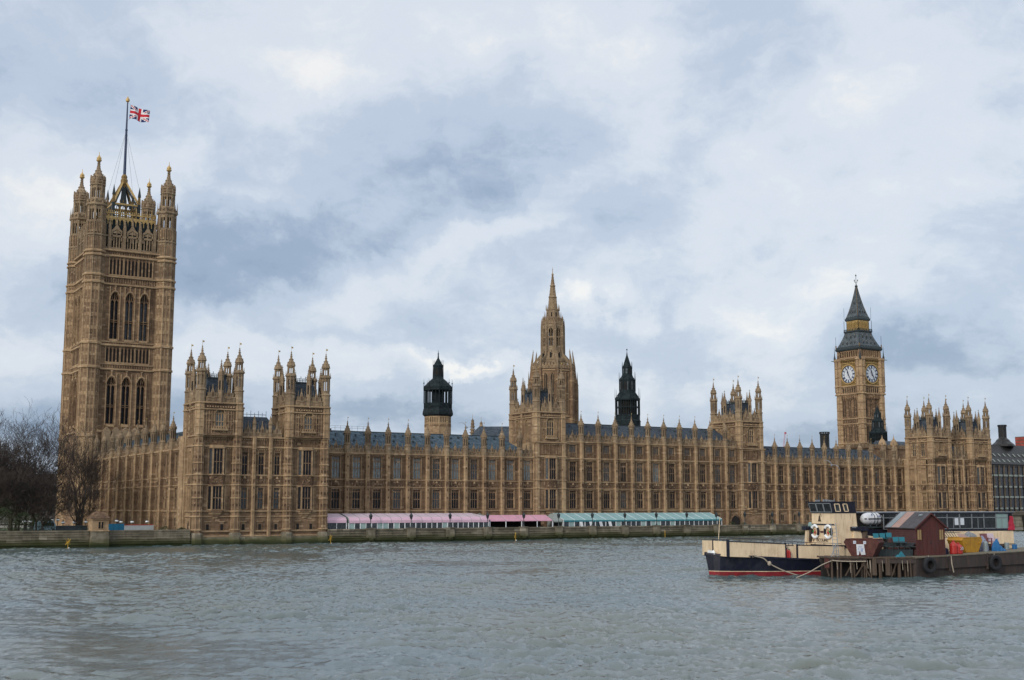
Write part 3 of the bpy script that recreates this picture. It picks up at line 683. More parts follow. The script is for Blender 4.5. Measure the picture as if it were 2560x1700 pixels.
for root, us in ((t1, (171.0, 179.1)), (t2, (240.7, 248.8))):
    f = MB(root.location); f.world()
    for u in us:
        f.lathe(u, 266.1, [(1.05, 1.5), (1.05, 24.7)], 8, m=0)
        for z in (7, 12.6, 14.7, 20.7, 24.4): f.lathe(u, 266.1, [(1.05, z - .1), (1.25, z), (1.25, z + .22), (1.05, z + .3)], 8, m=0)
    f.build('angle_turret', ['honey'], root)

# ------------------------------------------------------------------ end pavilions
def pavilion(name, label, X0, X1, cols, oriels, turrets, butts, z1, panes, quay=True):
    root, org, _ = block_front(name, label, X0, X1, 256.2, z1, 0.0, cols, oriels, butts, 1.6, panes=panes)
    mb = MB(org); mb.world()
    mb.box(X0 + 1.3, X1, 257.2, 267.0, 1.5, z1, BR)
    for u in turrets:
        mb.lathe(u, 256.05, [(1.0, 1.5), (1.0, z1)], 8, m=BR)
        for k in range(8):
            t = math.pi/8 + math.pi/4*k; mb.bc(u + 1.0*math.cos(t), 256.05 + 1.0*math.sin(t), 3.2, .13, .13, z1 - 3.4, HO)
        for z in (3.1, 5.9, 7.0, 9.8, 12.6, 14.72, 17.2, 20.75, z1 - .3): mb.lathe(u, 256.05, [(1.0, z - .12), (1.2, z), (1.2, z + .2), (1.0, z + .3)], 8, m=HO)
        for z in (8.2, 10.8, 15.6, 18.3, 13.4, 21.7): 
            for k in range(8):
                t = math.pi/4*k; mb.bc(u + .9*math.cos(t), 256.05 + .9*math.sin(t), z, .3, .3, .5, CA)
    FRONT(mb, 256.2)
    for c in list(cols) + [o - 1.65 for o in oriels] + [o + 1.45 for o in oriels]:
        mb.box(c - .62, c + .62, -.01, .1, 2.95, 4.9, BR); mb.box(c - .75, c + .75, 0, .22, 4.85, 5.05, HO); mb.box(c - .3, c + .3, .08, .13, 3.05, 4.35, VO)
    string(mb, X0, X1, 2.75, .35, .35); string(mb, X0, X1, 1.75, .3, .5)
    mb.build('angle_turret', WALLM, root)
    fb = MB(org); FRONT(fb, 256.2)
    fb.hexa([(X0 - .9, -1, -1.5), (X1 + .3, -1, -1.5), (X1 + .3, 2.0, -1.5), (X0 - .9, 2.0, -1.5)], [(X0 - .3, -1, 1.7), (X1 + .1, -1, 1.7), (X1 + .1, .75, 1.7), (X0 - .3, .75, 1.7)])
    for u in turrets:
        fb.lathe(u, .3, [(2.0, -1.5), (1.85, .4), (1.45, 1.7), (1.35, 2.3), (1.2, 2.6)], 8)
    fb.build('battered_base', ['quay'], root)
    return root, org
p1, po1 = pavilion('river_pavilion', 'river pavilion rising straight from the water below two square towers', 78.6, 108.9, [89.75, 93.45, 97.1], [83.6, 103.8], [79.5, 87.8, 99.5, 108.0], [91.7, 95.4], 23.2, (g, hf))
p2, po2 = pavilion('river_pavilion', 'far river pavilion at the right end beside the dark glass building', 309.4, 338.3, [320.6, 323.6, 326.8], [314.9, 333.6], [310.2, 318.3, 329.2, 337.4], [322.1, 325.2], 22.9, (g, g))
# south return of the far pavilion, and its tower, face the left of the picture
f = MB(po2); LEFT(f, 309.4)
for yy, lo, hi in ((258.5, -261.1, -256.2), (262.8, -266.5, -261.1)):
    wall_bay(f, lo, hi, 1.5, 22.9, -yy, 1.7, [(ZW1, ZH1), (ZW2, ZH2)], .8, HO)
    carved_band(f, lo, hi, 12.9, 14.5, -yy, 1.7); panel_ribs(f, lo + .3, hi - .3, 21.2, 22.4, 6, .15, (), HO)
    for s in (-1, 1): f.box(-yy + s*1.25 - .06, -yy + s*1.25 + .06, 0, .2, 7.3, 20.4, HO); f.box(-yy + s*1.7 - .05, -yy + s*1.7 + .05, 0, .14, 7.3, 20.4, HO)
for z in (7.0, 12.6, 14.72, 20.75, 22.6): string(f, -266.5, -256.2, z, .27, .25)
f.lathe(-264.6, .0, [(1.0, 1.5), (1.0, 22.9)], 8, m=HO); f.box(-261.4, -260.7, 0, .5, 1.5, 22.9, HO)
f.build('south_wall', WALLM, p2)
for yy in (258.5, 262.8):
    window(p2, (309.4, yy, ZW1), po2, RZL, ('sl',), 1.7, ZH1, g, lights=3, tracery=.8, bars=.17, mat='honey'); window(p2, (309.4, yy, ZW2), po2, RZL, ('su',), 1.7, ZH2, g, lights=3, tracery=1.2, bars=.17, mat='honey')
# roofs and battlements between the pavilion towers
for root, org, a, b, z1, px in ((p1, po1, 88.9, 98.4, 23.2, (91.7, 95.4)), (p2, po2, 319.3, 328.0, 22.9, (322.1, 325.2))):
    f = MB(org); FRONT(f, 256.2); xs = [a] + list(px) + [b]
    for q0, q1 in zip(xs[:-1], xs[1:]): parapet(f, q0 + .3, q1 - .3, z1, 1.5, True, 0, .5, 1.9)
    for q in px: f.lathe(q, -.1, [(.42, z1 - .2), (.42, z1 + 2.6), (.5, z1 + 2.8), (.3, z1 + 3.6), (.08, z1 + 4.6), (0, z1 + 4.7)], 8, m=GR)
    f.build('parapet', WALLM, root)
    f = MB(org); f.world()
    f.hexa([(a - .2, 257.2, z1 - .2), (b + .6, 257.2, z1 - .2), (b + .6, 265, z1 - .2), (a - .2, 265, z1 - .2)], [(a - .2, 260.4, z1 + 4.6), (b - 2.4, 260.4, z1 + 4.6), (b - 2.4, 261.4, z1 + 4.6), (a - .2, 261.4, z1 + 4.6)], 0)
    for k in range(9):
        u = a + (b - 2.4 - a)*k/8; f.bc(u, 260.9, z1 + 4.6, .07, .07, 1.0 if k % 2 else 1.4, 1)
    f.box(a, b - 2.4, 260.85, 260.95, z1 + 5.1, z1 + 5.2, 1)
    f.build('roof', ['slate', 'iron'], root)
    f = MB(org); f.world(); f.box(a + .9, a + 2.4, 262.2, 263.4, z1 + 3.0, z1 + 6.4, 0); f.box(a + .75, a + 2.55, 262.05, 263.55, z1 + 6.4, z1 + 6.75, 0)
    f.build('chimney', ['brown'], root)

# ------------------------------------------------------------------ south flank (long wall running away from the river)
FY = [272, 279.8, 287.2, 294.5, 302, 309.8, 318, 326.5, 335.2, 344.2]
org = (78.8, 305, 2.0); fl = thing('palace_range', org, 'long south flank seen at a slant running back to the tall flag tower', 'building')
mb = MB(org); LEFT(mb, 78.8)
ed = [-348.5] + [-y for y in FY[::-1]] + [-266.0]
for a, b in zip(ed[:-1], ed[1:]):
    if b - a > 3: range_bay(mb, a, b, (a + b)/2, 1.95, 1.0)
    else: wall_bay(mb, a, b, 1.0, 20.6, 0, 0, []); parapet(mb, a, b, 20.76, 1.5, False)
# narrow blind strip joining the pavilion, with its own windows
mb.frame(78.8, 0, 0, -1, -1, 0)
mb.world(); mb.box(79.8, 96, 266, 348, 1, 20.5, BR); LEFT(mb, 78.8)
mb.build('wall', WALLM, fl)
for y in FY:
    part(('fl', 'b'), lambda: (lambda q: (FRONT(q, 0), buttress(q, 0, 1.0, 20.6, .62, 1.0), q.build('buttress', WALLM))[-1])(MB()), fl, (0, y - org[1], -org[2]), RZL)
    part('pinnacle', mk_pinnacle, fl, (-.3, y - org[1], 20.6 - org[2]))
for a, b in zip(ed[:-1], ed[1:]):
    if b - a > 3:
        y = -(a + b)/2
        window(fl, (78.8, y, ZW1), org, RZL, ('rl', 1.95), 1.95, ZH1, g, lights=3, tracery=.55, transoms=(.47,), bars=.11, d=.28); window(fl, (78.8, y, ZW2), org, RZL, ('ru', 1.95), 1.95, ZH2, g, lights=3, tracery=1.0, transoms=(.45,), bars=.11, d=.28)
rr = range_roof(266, 347, 0, 9, 21.4, 26.2, 0, 0, 'tiles', 7.5, (0, 0, 0)); rr.parent = fl
rr.rotation_euler = (0, 0, RZL + math.pi); rr.location = (0, 0, 0)
# turn the roof (built along x) so that it runs along y behind the flank's parapet
rr.data.transform(__import__('mathutils').Matrix(((0, 1, 0, 79.8 - org[0]), (1, 0, 0, -org[1]), (0, 0, 1, -org[2]), (0, 0, 0, 1)))); rr.rotation_euler = (0, 0, 0)
# south return of the near pavilion
f = MB(po1); LEFT(f, 78.6)
for yy, lo, hi in ((258.6, -261.3, -256.2), (264.6, -267.2, -261.3)):
    wall_bay(f, lo, hi, 1.5, 23.2, -yy, 1.0, [(ZW1, ZH1), (ZW2, ZH2)], .8, HO)
    carved_band(f, lo, hi, 12.9, 14.5, -yy, 1.0); panel_ribs(f, lo + .3, hi - .3, 21.3, 22.7, 6, .15, (), HO)
    for s in (-1, 1): f.box(-yy + s*.85 - .06, -yy + s*.85 + .06, 0, .2, 7.3, 20.4, HO); f.box(-yy + s*1.5 - .05, -yy + s*1.5 + .05, 0, .14, 7.3, 20.4, HO)
    f.box(-yy - .5, -yy + .5, -.02, .08, 3.0, 5.0, BR); f.box(-yy - .3, -yy + .3, .07, .1, 3.1, 4.6, VO)
for z in (2.75, 5.9, 7.0, 12.6, 14.72, 20.75, 22.9): string(f, -267.2, -256.2, z, .27, .25)
f.lathe(-263.6, .0, [(1.05, 1.5), (1.05, 23.2)], 8, m=HO); f.box(-261.6, -261.0, 0, .5, 1.5, 23.2, HO)
f.build('south_wall', WALLM, p1)
for yy in (258.6, 264.6):
    window(p1, (78.6, yy, ZW1), po1, RZL, ('nl',), 1.0, ZH1, g, lights=2, tracery=.8, bars=.13, mat='honey'); window(p1, (78.6, yy, ZW2), po1, RZL, ('nu',), 1.0, ZH2, g, lights=2, tracery=1.2, bars=.13, mat='honey')
# ================================================================== FLAG TOWER (tall square tower at the left)
TX0, TX1, TY0, TY1 = 77.2, 97.3, 351.2, 372.6                 # turret centres
org = (87.6, 361.4, 2.0); vt = thing('flag_tower', org, 'tallest square stone tower with gilded roof crest and flagpole', 'tower')
mb = MB(org)
def vt_face(frame, a0, a1, full):
    """a0..a1 between turret centres"""
    c = (a0 + a1)/2; frame()
    W3 = [c - 4.15, c, c + 4.15]
    cols = [(W3[0], a0 + 1, c - 2.07), (W3[1], c - 2.07, c + 2.07), (W3[2], c + 2.07, a1 - 1)]
    for x, lo, hi in cols: wall_bay(mb, lo, hi, 0, 80.6, x, 2.5, [(31, 13.0), (55, 13.2)], 1.4, BR)
    for x, lo, hi in cols:
        for s in (-1, 1):
            e = x + s*1.42; mb.box(e - .1, e + .1, 0, .35, 30.6, 45.2, HO if full else BR); mb.box(e - .1, e + .1, 0, .35, 54.6, 70, HO)
        # hood moulds
        for z0, h in ((31, 13.0), (55, 13.2)):
            A = arch_pts(2.9, h + .3, 2.2, 6)
            for (ua, za), (ub, zb) in zip(A[:-1], A[1:]): mb.prism([(x + ua, z0 + za), (x + ub, z0 + zb), (x + ub*1.05, z0 + zb + .42), (x + ua*1.13, z0 + za + .35)], .0, .42, HO)
            mb.taper(x - .2, x + .2, 0, .35, z0 + h + .6, z0 + h + 2.6, .3, HO); mb.bc(x, .25, z0 + h + 1.7, .55, .4, .3, HO)
        for z0, zt in ((48.5, 52.3), (73.5, 77.8)):            # small blind arcades
            n = 4
            for k in range(n):
                u = x - 1.5 + 3.0*k/(n - 1); mb.box(u - .27, u + .27, -.02, .02, z0, zt - .3, VO); mb.prism([(u - .27, zt - .3), (u + .27, zt - .3), (u, zt + .2)], -.02, .02, VO)
            for k in range(n + 1): u = x - 2.0 + 4.0*k/n; mb.box(u - .13, u + .13, 0, .22, z0 - .3, zt + .8, HO if k in (0, n) else BR)
            mb.box(x - 2, x + 2, .02, .3, z0 - .4, z0 - .1, HO)
        mb.box(x - 1.1, x + 1.1, 0, .35, 30.2, 30.9, HO); mb.box(x - 1.2, x + 1.2, 0, .3, 54.2, 54.9, HO)
    for z, h, d in ((28.6, .5, .5), (46.2, .45, .5), (47.7, .35, .3), (53.0, .5, .55), (54.0, .3, .3), (70.4, .45, .5), (72.6, .4, .45), (78.6, .5, .5), (80.2, .5, .6)):
        string(mb, a0 + 2, a1 - 2, z, h, d)
    for z0, z1 in ((71.0, 72.4), (46.8, 47.6), (79.2, 80.0), (53.5, 53.95)):
        mb.box(a0 + 2.5, a1 - 2.5, .01, .06, z0, z1, CA); panel_ribs(mb, a0 + 2.6, a1 - 2.6, z0, z1, 22, .16, (), HO)
    for s in (-1, 1):
        e = c + s*6.9; panel_ribs(mb, e - .7, e + .7, 30, 45.8, 3, .2, (34, 38, 42), BR); panel_ribs(mb, e - .7, e + .7, 54.8, 70, 3, .2, (58.5, 62.5, 66.5), BR)
    # statues in niches low down
    for k in range(9): carve(mb, a0 + 2.5 + k*1.8, a0 + 3.4 + k*1.8, 29.3, 30.2, 3, .4)
vt_face(lambda: FRONT(mb, TY0 - 1.0), TX0, TX1, True)
vt_face(lambda: LEFT(mb, TX0 - 1.0), -TY1, -TY0, False)
mb.world(); mb.box(TX1 - 1, TX1 + 1, TY0, TY1, 0, 80.6, BR); mb.box(TX0, TX1, TY1 - 1, TY1 + 1, 0, 80.6, BR)
mb.build('wall', WALLM, vt)
def mk_vt_turret():
    f = MB(); f.world(); r = 2.75
    f.lathe(0, 0, [(r + .15, -2), (r + .15, 27), (r, 27.4), (r, 72.8)], 8, m=1)
    for k in range(8):
        a = math.pi/8 + math.pi/4*k
        f.frame(0, 0, -math.sin(a), math.cos(a), math.cos(a), math.sin(a)); f.box(-.2, .2, r - .25, r + .12, 2, 72.6, 1); f.box(-.17, .17, r - .3, r + .08, 73, 88, 0)
        b = a + math.pi/8; f.frame(0, 0, -math.sin(b), math.cos(b), math.cos(b), math.sin(b)); w = r*math.cos(math.pi/8)
        f.box(-.07, .07, w - .1, w + .1, 2, 72.6, 1)
        z = 6.0
        while z < 70:                                             # blind panels, row over row
            for s in (-1, 1):
                f.box(s*.48 - .28, s*.48 + .28, w - .1, w + .03, z + .5, z + 2.9, 2)
                f.box(s*.48 - .34, s*.48 + .34, w - .1, w + .09, z + 3.0, z + 3.16, 3)
            z += 3.7
        for z0, z1 in ((74, 77.2), (80, 83.5), (85, 87.8)): 
            for s in (-1, 1): f.box(s*.48 - .26, s*.48 + .26, w - .1, w + .03, z0, z1, 2)
        f.box(-.08, .08, w - .1, w + .08, 73, 88, 0)
        # open belfry posts
        f.frame(0, 0, -math.sin(a), math.cos(a), math.cos(a), math.sin(a)); f.box(-.33, .33, 2.0, 2.65, 87.9, 92.6, 0); f.box(-.24, .24, 1.45, 2.05, 95.0, 98.7, 0)
        f.taper(-.16, .16, 2.6, 2.95, 93.4, 96.3, .15, 0)
        f.frame(0, 0, -math.sin(b), math.cos(b), math.cos(b), math.sin(b)); f.box(-.12, .12, 2.1, 2.4, 88, 92.4, 0); f.box(-.09, .09, 1.55, 1.85, 95, 98.4, 0)
        f.box(-.9, .9, 2.0, 2.35, 91.6, 92.6, 0); f.box(-.7, .7, 1.45, 1.8, 97.9, 98.6, 0); f.box(-.9, .9, 2.1, 2.45, 87.8, 88.5, 0)
        for z in (93.9,): f.bc(0, 2.55, z, .5, .2, .5, 0)
    f.world()
    for z, h in ((27.2, .6), (46.4, .5), (53.2, .5), (70.5, .5), (72.6, .45), (78.3, .4), (79.4, .4)): f.lathe(0, 0, [(r, z - .2), (r + .42, z), (r + .42, z + h), (r, z + h + .3)], 8, m=1)
    f.lathe(0, 0, [(r - .06, 72.9), (r - .06, 84), (r + .2, 84.1), (r + .2, 84.4), (r - .2, 84.7), (r - .25, 88)], 8, m=0)
    f.lathe(0, 0, [(2.6, 92.5), (3.05, 92.9), (3.05, 93.4), (2.5, 93.5), (2.45, 94.6), (2.0, 95.1), (.3, 95.12)], 8, m=0)
    pr = [(2.1, 99.1), (2.2, 99.7), (2.02, 100.6), (1.5, 101.6), (.98, 102.6), (.6, 103.6), (.38, 104.8), (.3, 106.0)]
    f.lathe(0, 0, [(.3, 98.4), (1.9, 98.5), (2.3, 98.85)] + pr, 8, m=0); crockets(f, 0, 0, pr[2:6], 8, .24, m=0, step=.55); crockets(f, 0, 0, pr[5:], 4, .18, m=0, step=.5)
    for k in range(8):
        a = math.pi/4*k; f.frame(0, 0, -math.sin(a), math.cos(a), math.cos(a), math.sin(a)); f.prism([(-.5, 100.3), (.5, 100.3), (0, 101.7)], 1.7, 2.15, 0); f.box(-.25, .25, 1.9, 2.17, 99.4, 100.1, 2)
    f.world()
    for z in (104.6, 105.2, 105.8): f.bc(0, 0, z, .8, .8, .12, 0)
    f.lathe(0, 0, [(.34, 105.9), (.72, 106.1), (.78, 106.4), (.6, 106.6), (.68, 107.0), (.3, 107.5), (.1, 107.8), (.05, 108.8), (0, 108.9)], 8, m=4)
    return f.build('turret', ['grey_stone', 'honey', 'brown', 'brown', 'gold'])
for (a, b) in ((TX0, TY0), (TX1, TY0), (TX0, TY1), (TX1, TY1)): part('vtturret', mk_vt_turret, vt, (a - org[0], b - org[1], -org[2]))
# openwork parapet with three gables on each face
pb = MB(org)
def vt_parapet(fr, a0, a1):
    fr(); c = (a0 + a1)/2; u0, u1 = a0 + 2.6, a1 - 2.6
    pb.box(u0, u1, -.5, 0, 80.6, 81.3, GR); pb.box(u0, u1, -.5, .1, 84.3, 84.8, GR)
    k = u0
    while k < u1: pb.box(k - .16, k + .16, -.4, -.05, 81.2, 84.4, GR); k += .78
    for x in (c - 4.4, c, c + 4.4):
        pb.prism([(x - 1.5, 83.2), (x - 1.5, 86.2), (x - .8, 86.8), (x, 88.2), (x + .8, 86.8), (x + 1.5, 86.2), (x + 1.5, 83.2), (x + 1.2, 83.2), (x + 1.2, 85.8), (x, 86.6), (x - 1.2, 85.8), (x - 1.2, 83.2)], -.5, .1, GR)
        pb.box(x - .14, x + .14, -.4, 0, 83, 87, GR); pb.box(x - 1.3, x + 1.3, -.38, -.1, 84.6, 85.0, GR); pb.prism([(x - 1.2, 85.4), (x + 1.2, 85.4), (x, 87.2)], -.4, -.1, GR)
        pb.taper(x - .24, x + .24, -.4, .05, 88, 90.2, .3, GR); pb.bc(x, -.2, 89.9, .4, .4, .25, GR)
    for x in (c - 6.4, c - 2.2, c + 2.2, c + 6.4):
        pb.box(x - .38, x + .38, -.5, .25, 80.6, 87.2, GR); pb.taper(x - .34, x + .34, -.45, .2, 87.2, 89.6, .25, GR); pb.bc(x, -.12, 89.0, .5, .4, .3, HO)
vt_parapet(lambda: FRONT(pb, TY0 - 1), TX0, TX1); vt_parapet(lambda: LEFT(pb, TX0 - 1), -TY1, -TY0)
pb.build('parapet', WALLM, vt)
# dark iron roof, gilded cresting, crown of flying ribs carrying the pole
rf = MB(org); rf.world(); a0, a1, b0, b1 = TX0 + 1.5, TX1 - 1.5, TY0 + 1.5, TY1 - 1.5; q = 1.2
rf.hexa([(a0, b0, 80), (a1, b0, 80), (a1, b1, 80), (a0, b1, 80)], [(a0 + q, b0 + q, 90.4), (a1 - q, b0 + q, 90.4), (a1 - q, b1 - q, 90.4), (a0 + q, b1 - q, 90.4)])
for k in range(14):
    u = a0 + .6 + (a1 - a0 - 1.2)*k/13; rf.hexa([(u - .06, b0 - .1, 80), (u + .06, b0 - .1, 80), (u + .06, b0 + .2, 80), (u - .06, b0 + .2, 80)], [(u - .06, b0 + q - .1, 90.3), (u + .06, b0 + q - .1, 90.3), (u + .06, b0 + q + .1, 90.3), (u - .06, b0 + q + .1, 90.3)])
rf.build('roof', ['iron2'], vt)
gb = MB(org)
def crest(fr, u0, u1):
    fr(); n = 13
    for k in range(n + 1):
        u = u0 + (u1 - u0)*k/n; gb.box(u - .1, u + .1, .0, .2, 88.4 if k % 4 else 87.2, 91.6 if k % 4 else 94.2)
        if k < n: d = (u1-u0)/n; gb.prism([(u + .1, 89.8), (u + d*.5, 90.5), (u + d - .1, 89.8), (u + d - .1, 90.9), (u + .1, 90.9)], .02, .18)
    gb.box(u0, u1, 0, .22, 90.4, 91.1); gb.box(u0, u1, -.02, .2, 91.9, 92.25)
    for k in range(2*n + 1):
        u = u0 + (u1 - u0)*k/(2*n); gb.box(u - .07, u + .07, .02, .16, 92.2, 92.9); gb.bc(u, .1, 92.6, .3, .14, .25)
crest(lambda: FRONT(gb, b0 + q), a0 + q, a1 - q); crest(lambda: LEFT(gb, a0 + q), -b1 + q, -b0 - q); crest(lambda: gb.frame(a1 - q, 0, 0, 1, 1, 0), b0 + q, b1 - q); crest(lambda: gb.frame(0, b1 - q, -1, 0, 0, 1), -a1 + q, -a0 - q)
gb.build('gilded_cresting', ['gold', 'iron'], vt)
lb = MB(org); lb.world(); cx, cy = 86.95, 361.4; h = 3.7
for s in (-1, 1):
    for t in (-1, 1):
        lb.box(cx + s*h - .4, cx + s*h + .4, cy + t*h - .4, cy + t*h + .4, 90.3, 96.3, 1)
        lb.taper(cx + s*h - .38, cx + s*h + .38, cy + t*h - .38, cy + t*h + .38, 96.3, 98.6, .75, 0); lb.taper(cx + s*h - .42, cx + s*h + .42, cy + t*h - .42, cy + t*h + .42, 98.6, 101.6, .1, 1)
        lb.tube([(cx + s*h, cy + t*h, 96.2), (cx + s*.6, cy + t*.6, 103.2)], .34, 4, 2)
        lb.tube([(cx + s*h*.9, cy + t*h*.9, 95.6), (cx + s*.5, cy + t*.5, 102.2)], .3, 4, 1)
for k in range(4):
    lb.frame(cx, cy, *[(1, 0, 0, -1), (0, -1, -1, 0), (-1, 0, 0, 1), (0, 1, 1, 0)][k])
    lb.box(-h, h, h - .2, h + .15, 95.7, 96.2, 2); lb.box(-h, h, h - .2, h + .1, 93.9, 94.2, 0)
    for j in range(12): lb.box(-h + .3 + j*.6, -h + .42 + j*.6, h - .15, h + .08, 90.3, 95.8, 1 if j % 2 else 0)
    for j in range(-1, 2): lb.box(j*1.85 - .2, j*1.85 + .2, h - .2, h + .1, 90.3, 95.8, 0)
    for j in range(4): u = -2.78 + j*1.85; lb.prism([(u - .8, 94.7), (u, 95.6), (u + .8, 94.7), (u + .8, 95.8), (u - .8, 95.8)], h - .15, h + .1, 1)
    lb.prism([(-.9, 96.5), (.9, 96.5), (.45, 101.8), (-.45, 101.8)], .4, .55, 1) if k % 2 == 0 else None
    for j in range(9): u = -h + 2*h*j/8; lb.taper(u - .12, u + .12, h - .1, h + .12, 96.5, 97.4, .3, 0)
lb.world(); lb.lathe(cx, cy, [(.5, 101.5), (.7, 102.6), (1.0, 103.2), (1.05, 104.2), (.8, 104.6), (.9, 105.2), (.5, 105.9)], 8, m=0)
lb.build('roof_lantern', ['gilt', 'iron', 'gold'], vt)
fp = MB(org); fp.world(); fp.lathe(cx, cy, [(.46, 105), (.38, 112), (.32, 119.3), (.38, 119.4), (.38, 119.8), (.28, 119.9), (.18, 128.3)], 8, m=0)
fp.lathe(cx, cy, [(.2, 128.2), (.55, 128.5), (.6, 129.0), (.45, 129.3), (.25, 129.6), (0, 130.2)], 8, m=1)
for (x, y) in ((-h, -h), (h, -h), (h, h), (-h, h)): fp.tube([(cx + x*.95, cy + y*.95, 101.5), (cx, cy, 119.5)], .035, 3, 2)
fp.build('flagpole', ['dialblue', 'gold', 'iron'], vt)
for i, x in enumerate((-4.15, 0, 4.15)):
    c = (TX0 + TX1)/2 + x; yc = (TY0 + TY1)/2 + x
    for z, hh, nm in ((31, 13.0, 'a'), (55, 13.2, 'b')):
        window(vt, (c, TY0 - 1.0, z), org, 0, ('vt' + nm,), 2.5, hh, 'glass' if nm == 'a' or i == 0 else 'half', lights=2, arched=2.0, tracery=2.6, transoms=(.36, .40), d=1.0, bars=.2, mat='brown')
        window(vt, (TX0 - 1.0, yc, z), org, RZL, ('vt' + nm,), 2.5, hh, 'glass', lights=2, arched=2.0, tracery=2.6, transoms=(.36, .40), d=1.0, bars=.2, mat='brown')
# lower block of the tower seen above the flank: stone gabled dormers
dm = MB(org); dm.world()
for k in range(8):
    x = 81 + k*2.6; dm.box(x, x + 1.9, 347.5, 350, 22, 28.8, 0); dm.prism([(x - .1, 28.8), (x + 2.0, 28.8), (x + .95, 30.0)], 347.6, 349.9, 0)
dm.build('dormer_row', ['grey_stone'], vt)

# the flag: cloth in folds, crosses laid on as thin strips of the same shape
def flag(cxp, cyp):
    o_ = (cxp, cyp, 125.4); L, Hh = 6.0, 4.1; t = thing('flag', o_, 'red white and blue flag flying from the tall tower pole', 'flag')
    def S(u, v): 
        w = .45*math.sin(u*1.5 + .4*v)*min(1, u/1.5); return (u*.93 + .1*v, -w - .1*u, v - .16*u + .20*math.sin(u*1.3)*(u/L) + .28*(v/Hh)*(-u/L)*1.3)
    def cloth(name, poly_fn, mat, off):
        f = MB(o_); f.o = (0, 0, 0); N, K = 30, 20
        vid = {}
        def vtx(i, j, sd):
            k = (i, j, sd)
            if k not in vid:
                x, y, z = S(L*i/N, Hh*(j/K - .5)); vid[k] = f.p(x, -(y - (off + .02)*sd) , z)
            return vid[k]
        for i in range(N):
            for j in range(K):
                if poly_fn((i + .5)/N*L, ((j + .5)/K - .5)*Hh):
                    f.face((vtx(i, j, -1), vtx(i+1, j, -1), vtx(i+1, j+1, -1), vtx(i, j+1, -1))); f.face((vtx(i, j, 1), vtx(i, j+1, 1), vtx(i+1, j+1, 1), vtx(i+1, j, 1)))
        f.build(name, [mat], t, fix=False)
    cw, ch = L/2, 0
    dg = lambda u, v: min(abs((u - cw)*Hh/L - v), abs((u - cw)*Hh/L + v))
    cloth('blue_field', lambda u, v: True, plain('flag_blue', (0.012, 0.022, 0.12), .8, 0, .1), 0)
    cloth('white_saltire', lambda u, v: dg(u, v) < .44, plain('flag_white', (0.75, 0.75, 0.77), .8, 0, .05), .02)
    cloth('red_saltire', lambda u, v: dg(u, v) < .16, plain('flag_red', (0.52, 0.018, 0.035), .8, 0, .1), .04)
    cloth('white_cross', lambda u, v: abs(u - cw) < .78 or abs(v) < .78, bpy.data.materials['flag_white'], .06)
    cloth('red_cross', lambda u, v: abs(u - cw) < .46 or abs(v) < .46, bpy.data.materials['flag_red'], .08)
    f = MB((0, 0, 0)); f.world(); f.tube([(0, 0, -2.2), (0, 0, 2.2)], .04, 4); f.tube([(0, 0, 2.2), (-.6, 0, 2.6)], .03, 4); f.tube([(0, 0, -2.2), (-.6, 0, -2.8)], .03, 4); f.build('hoist_rope', ['dialblue'], t)
flag(87.75, 361.3)

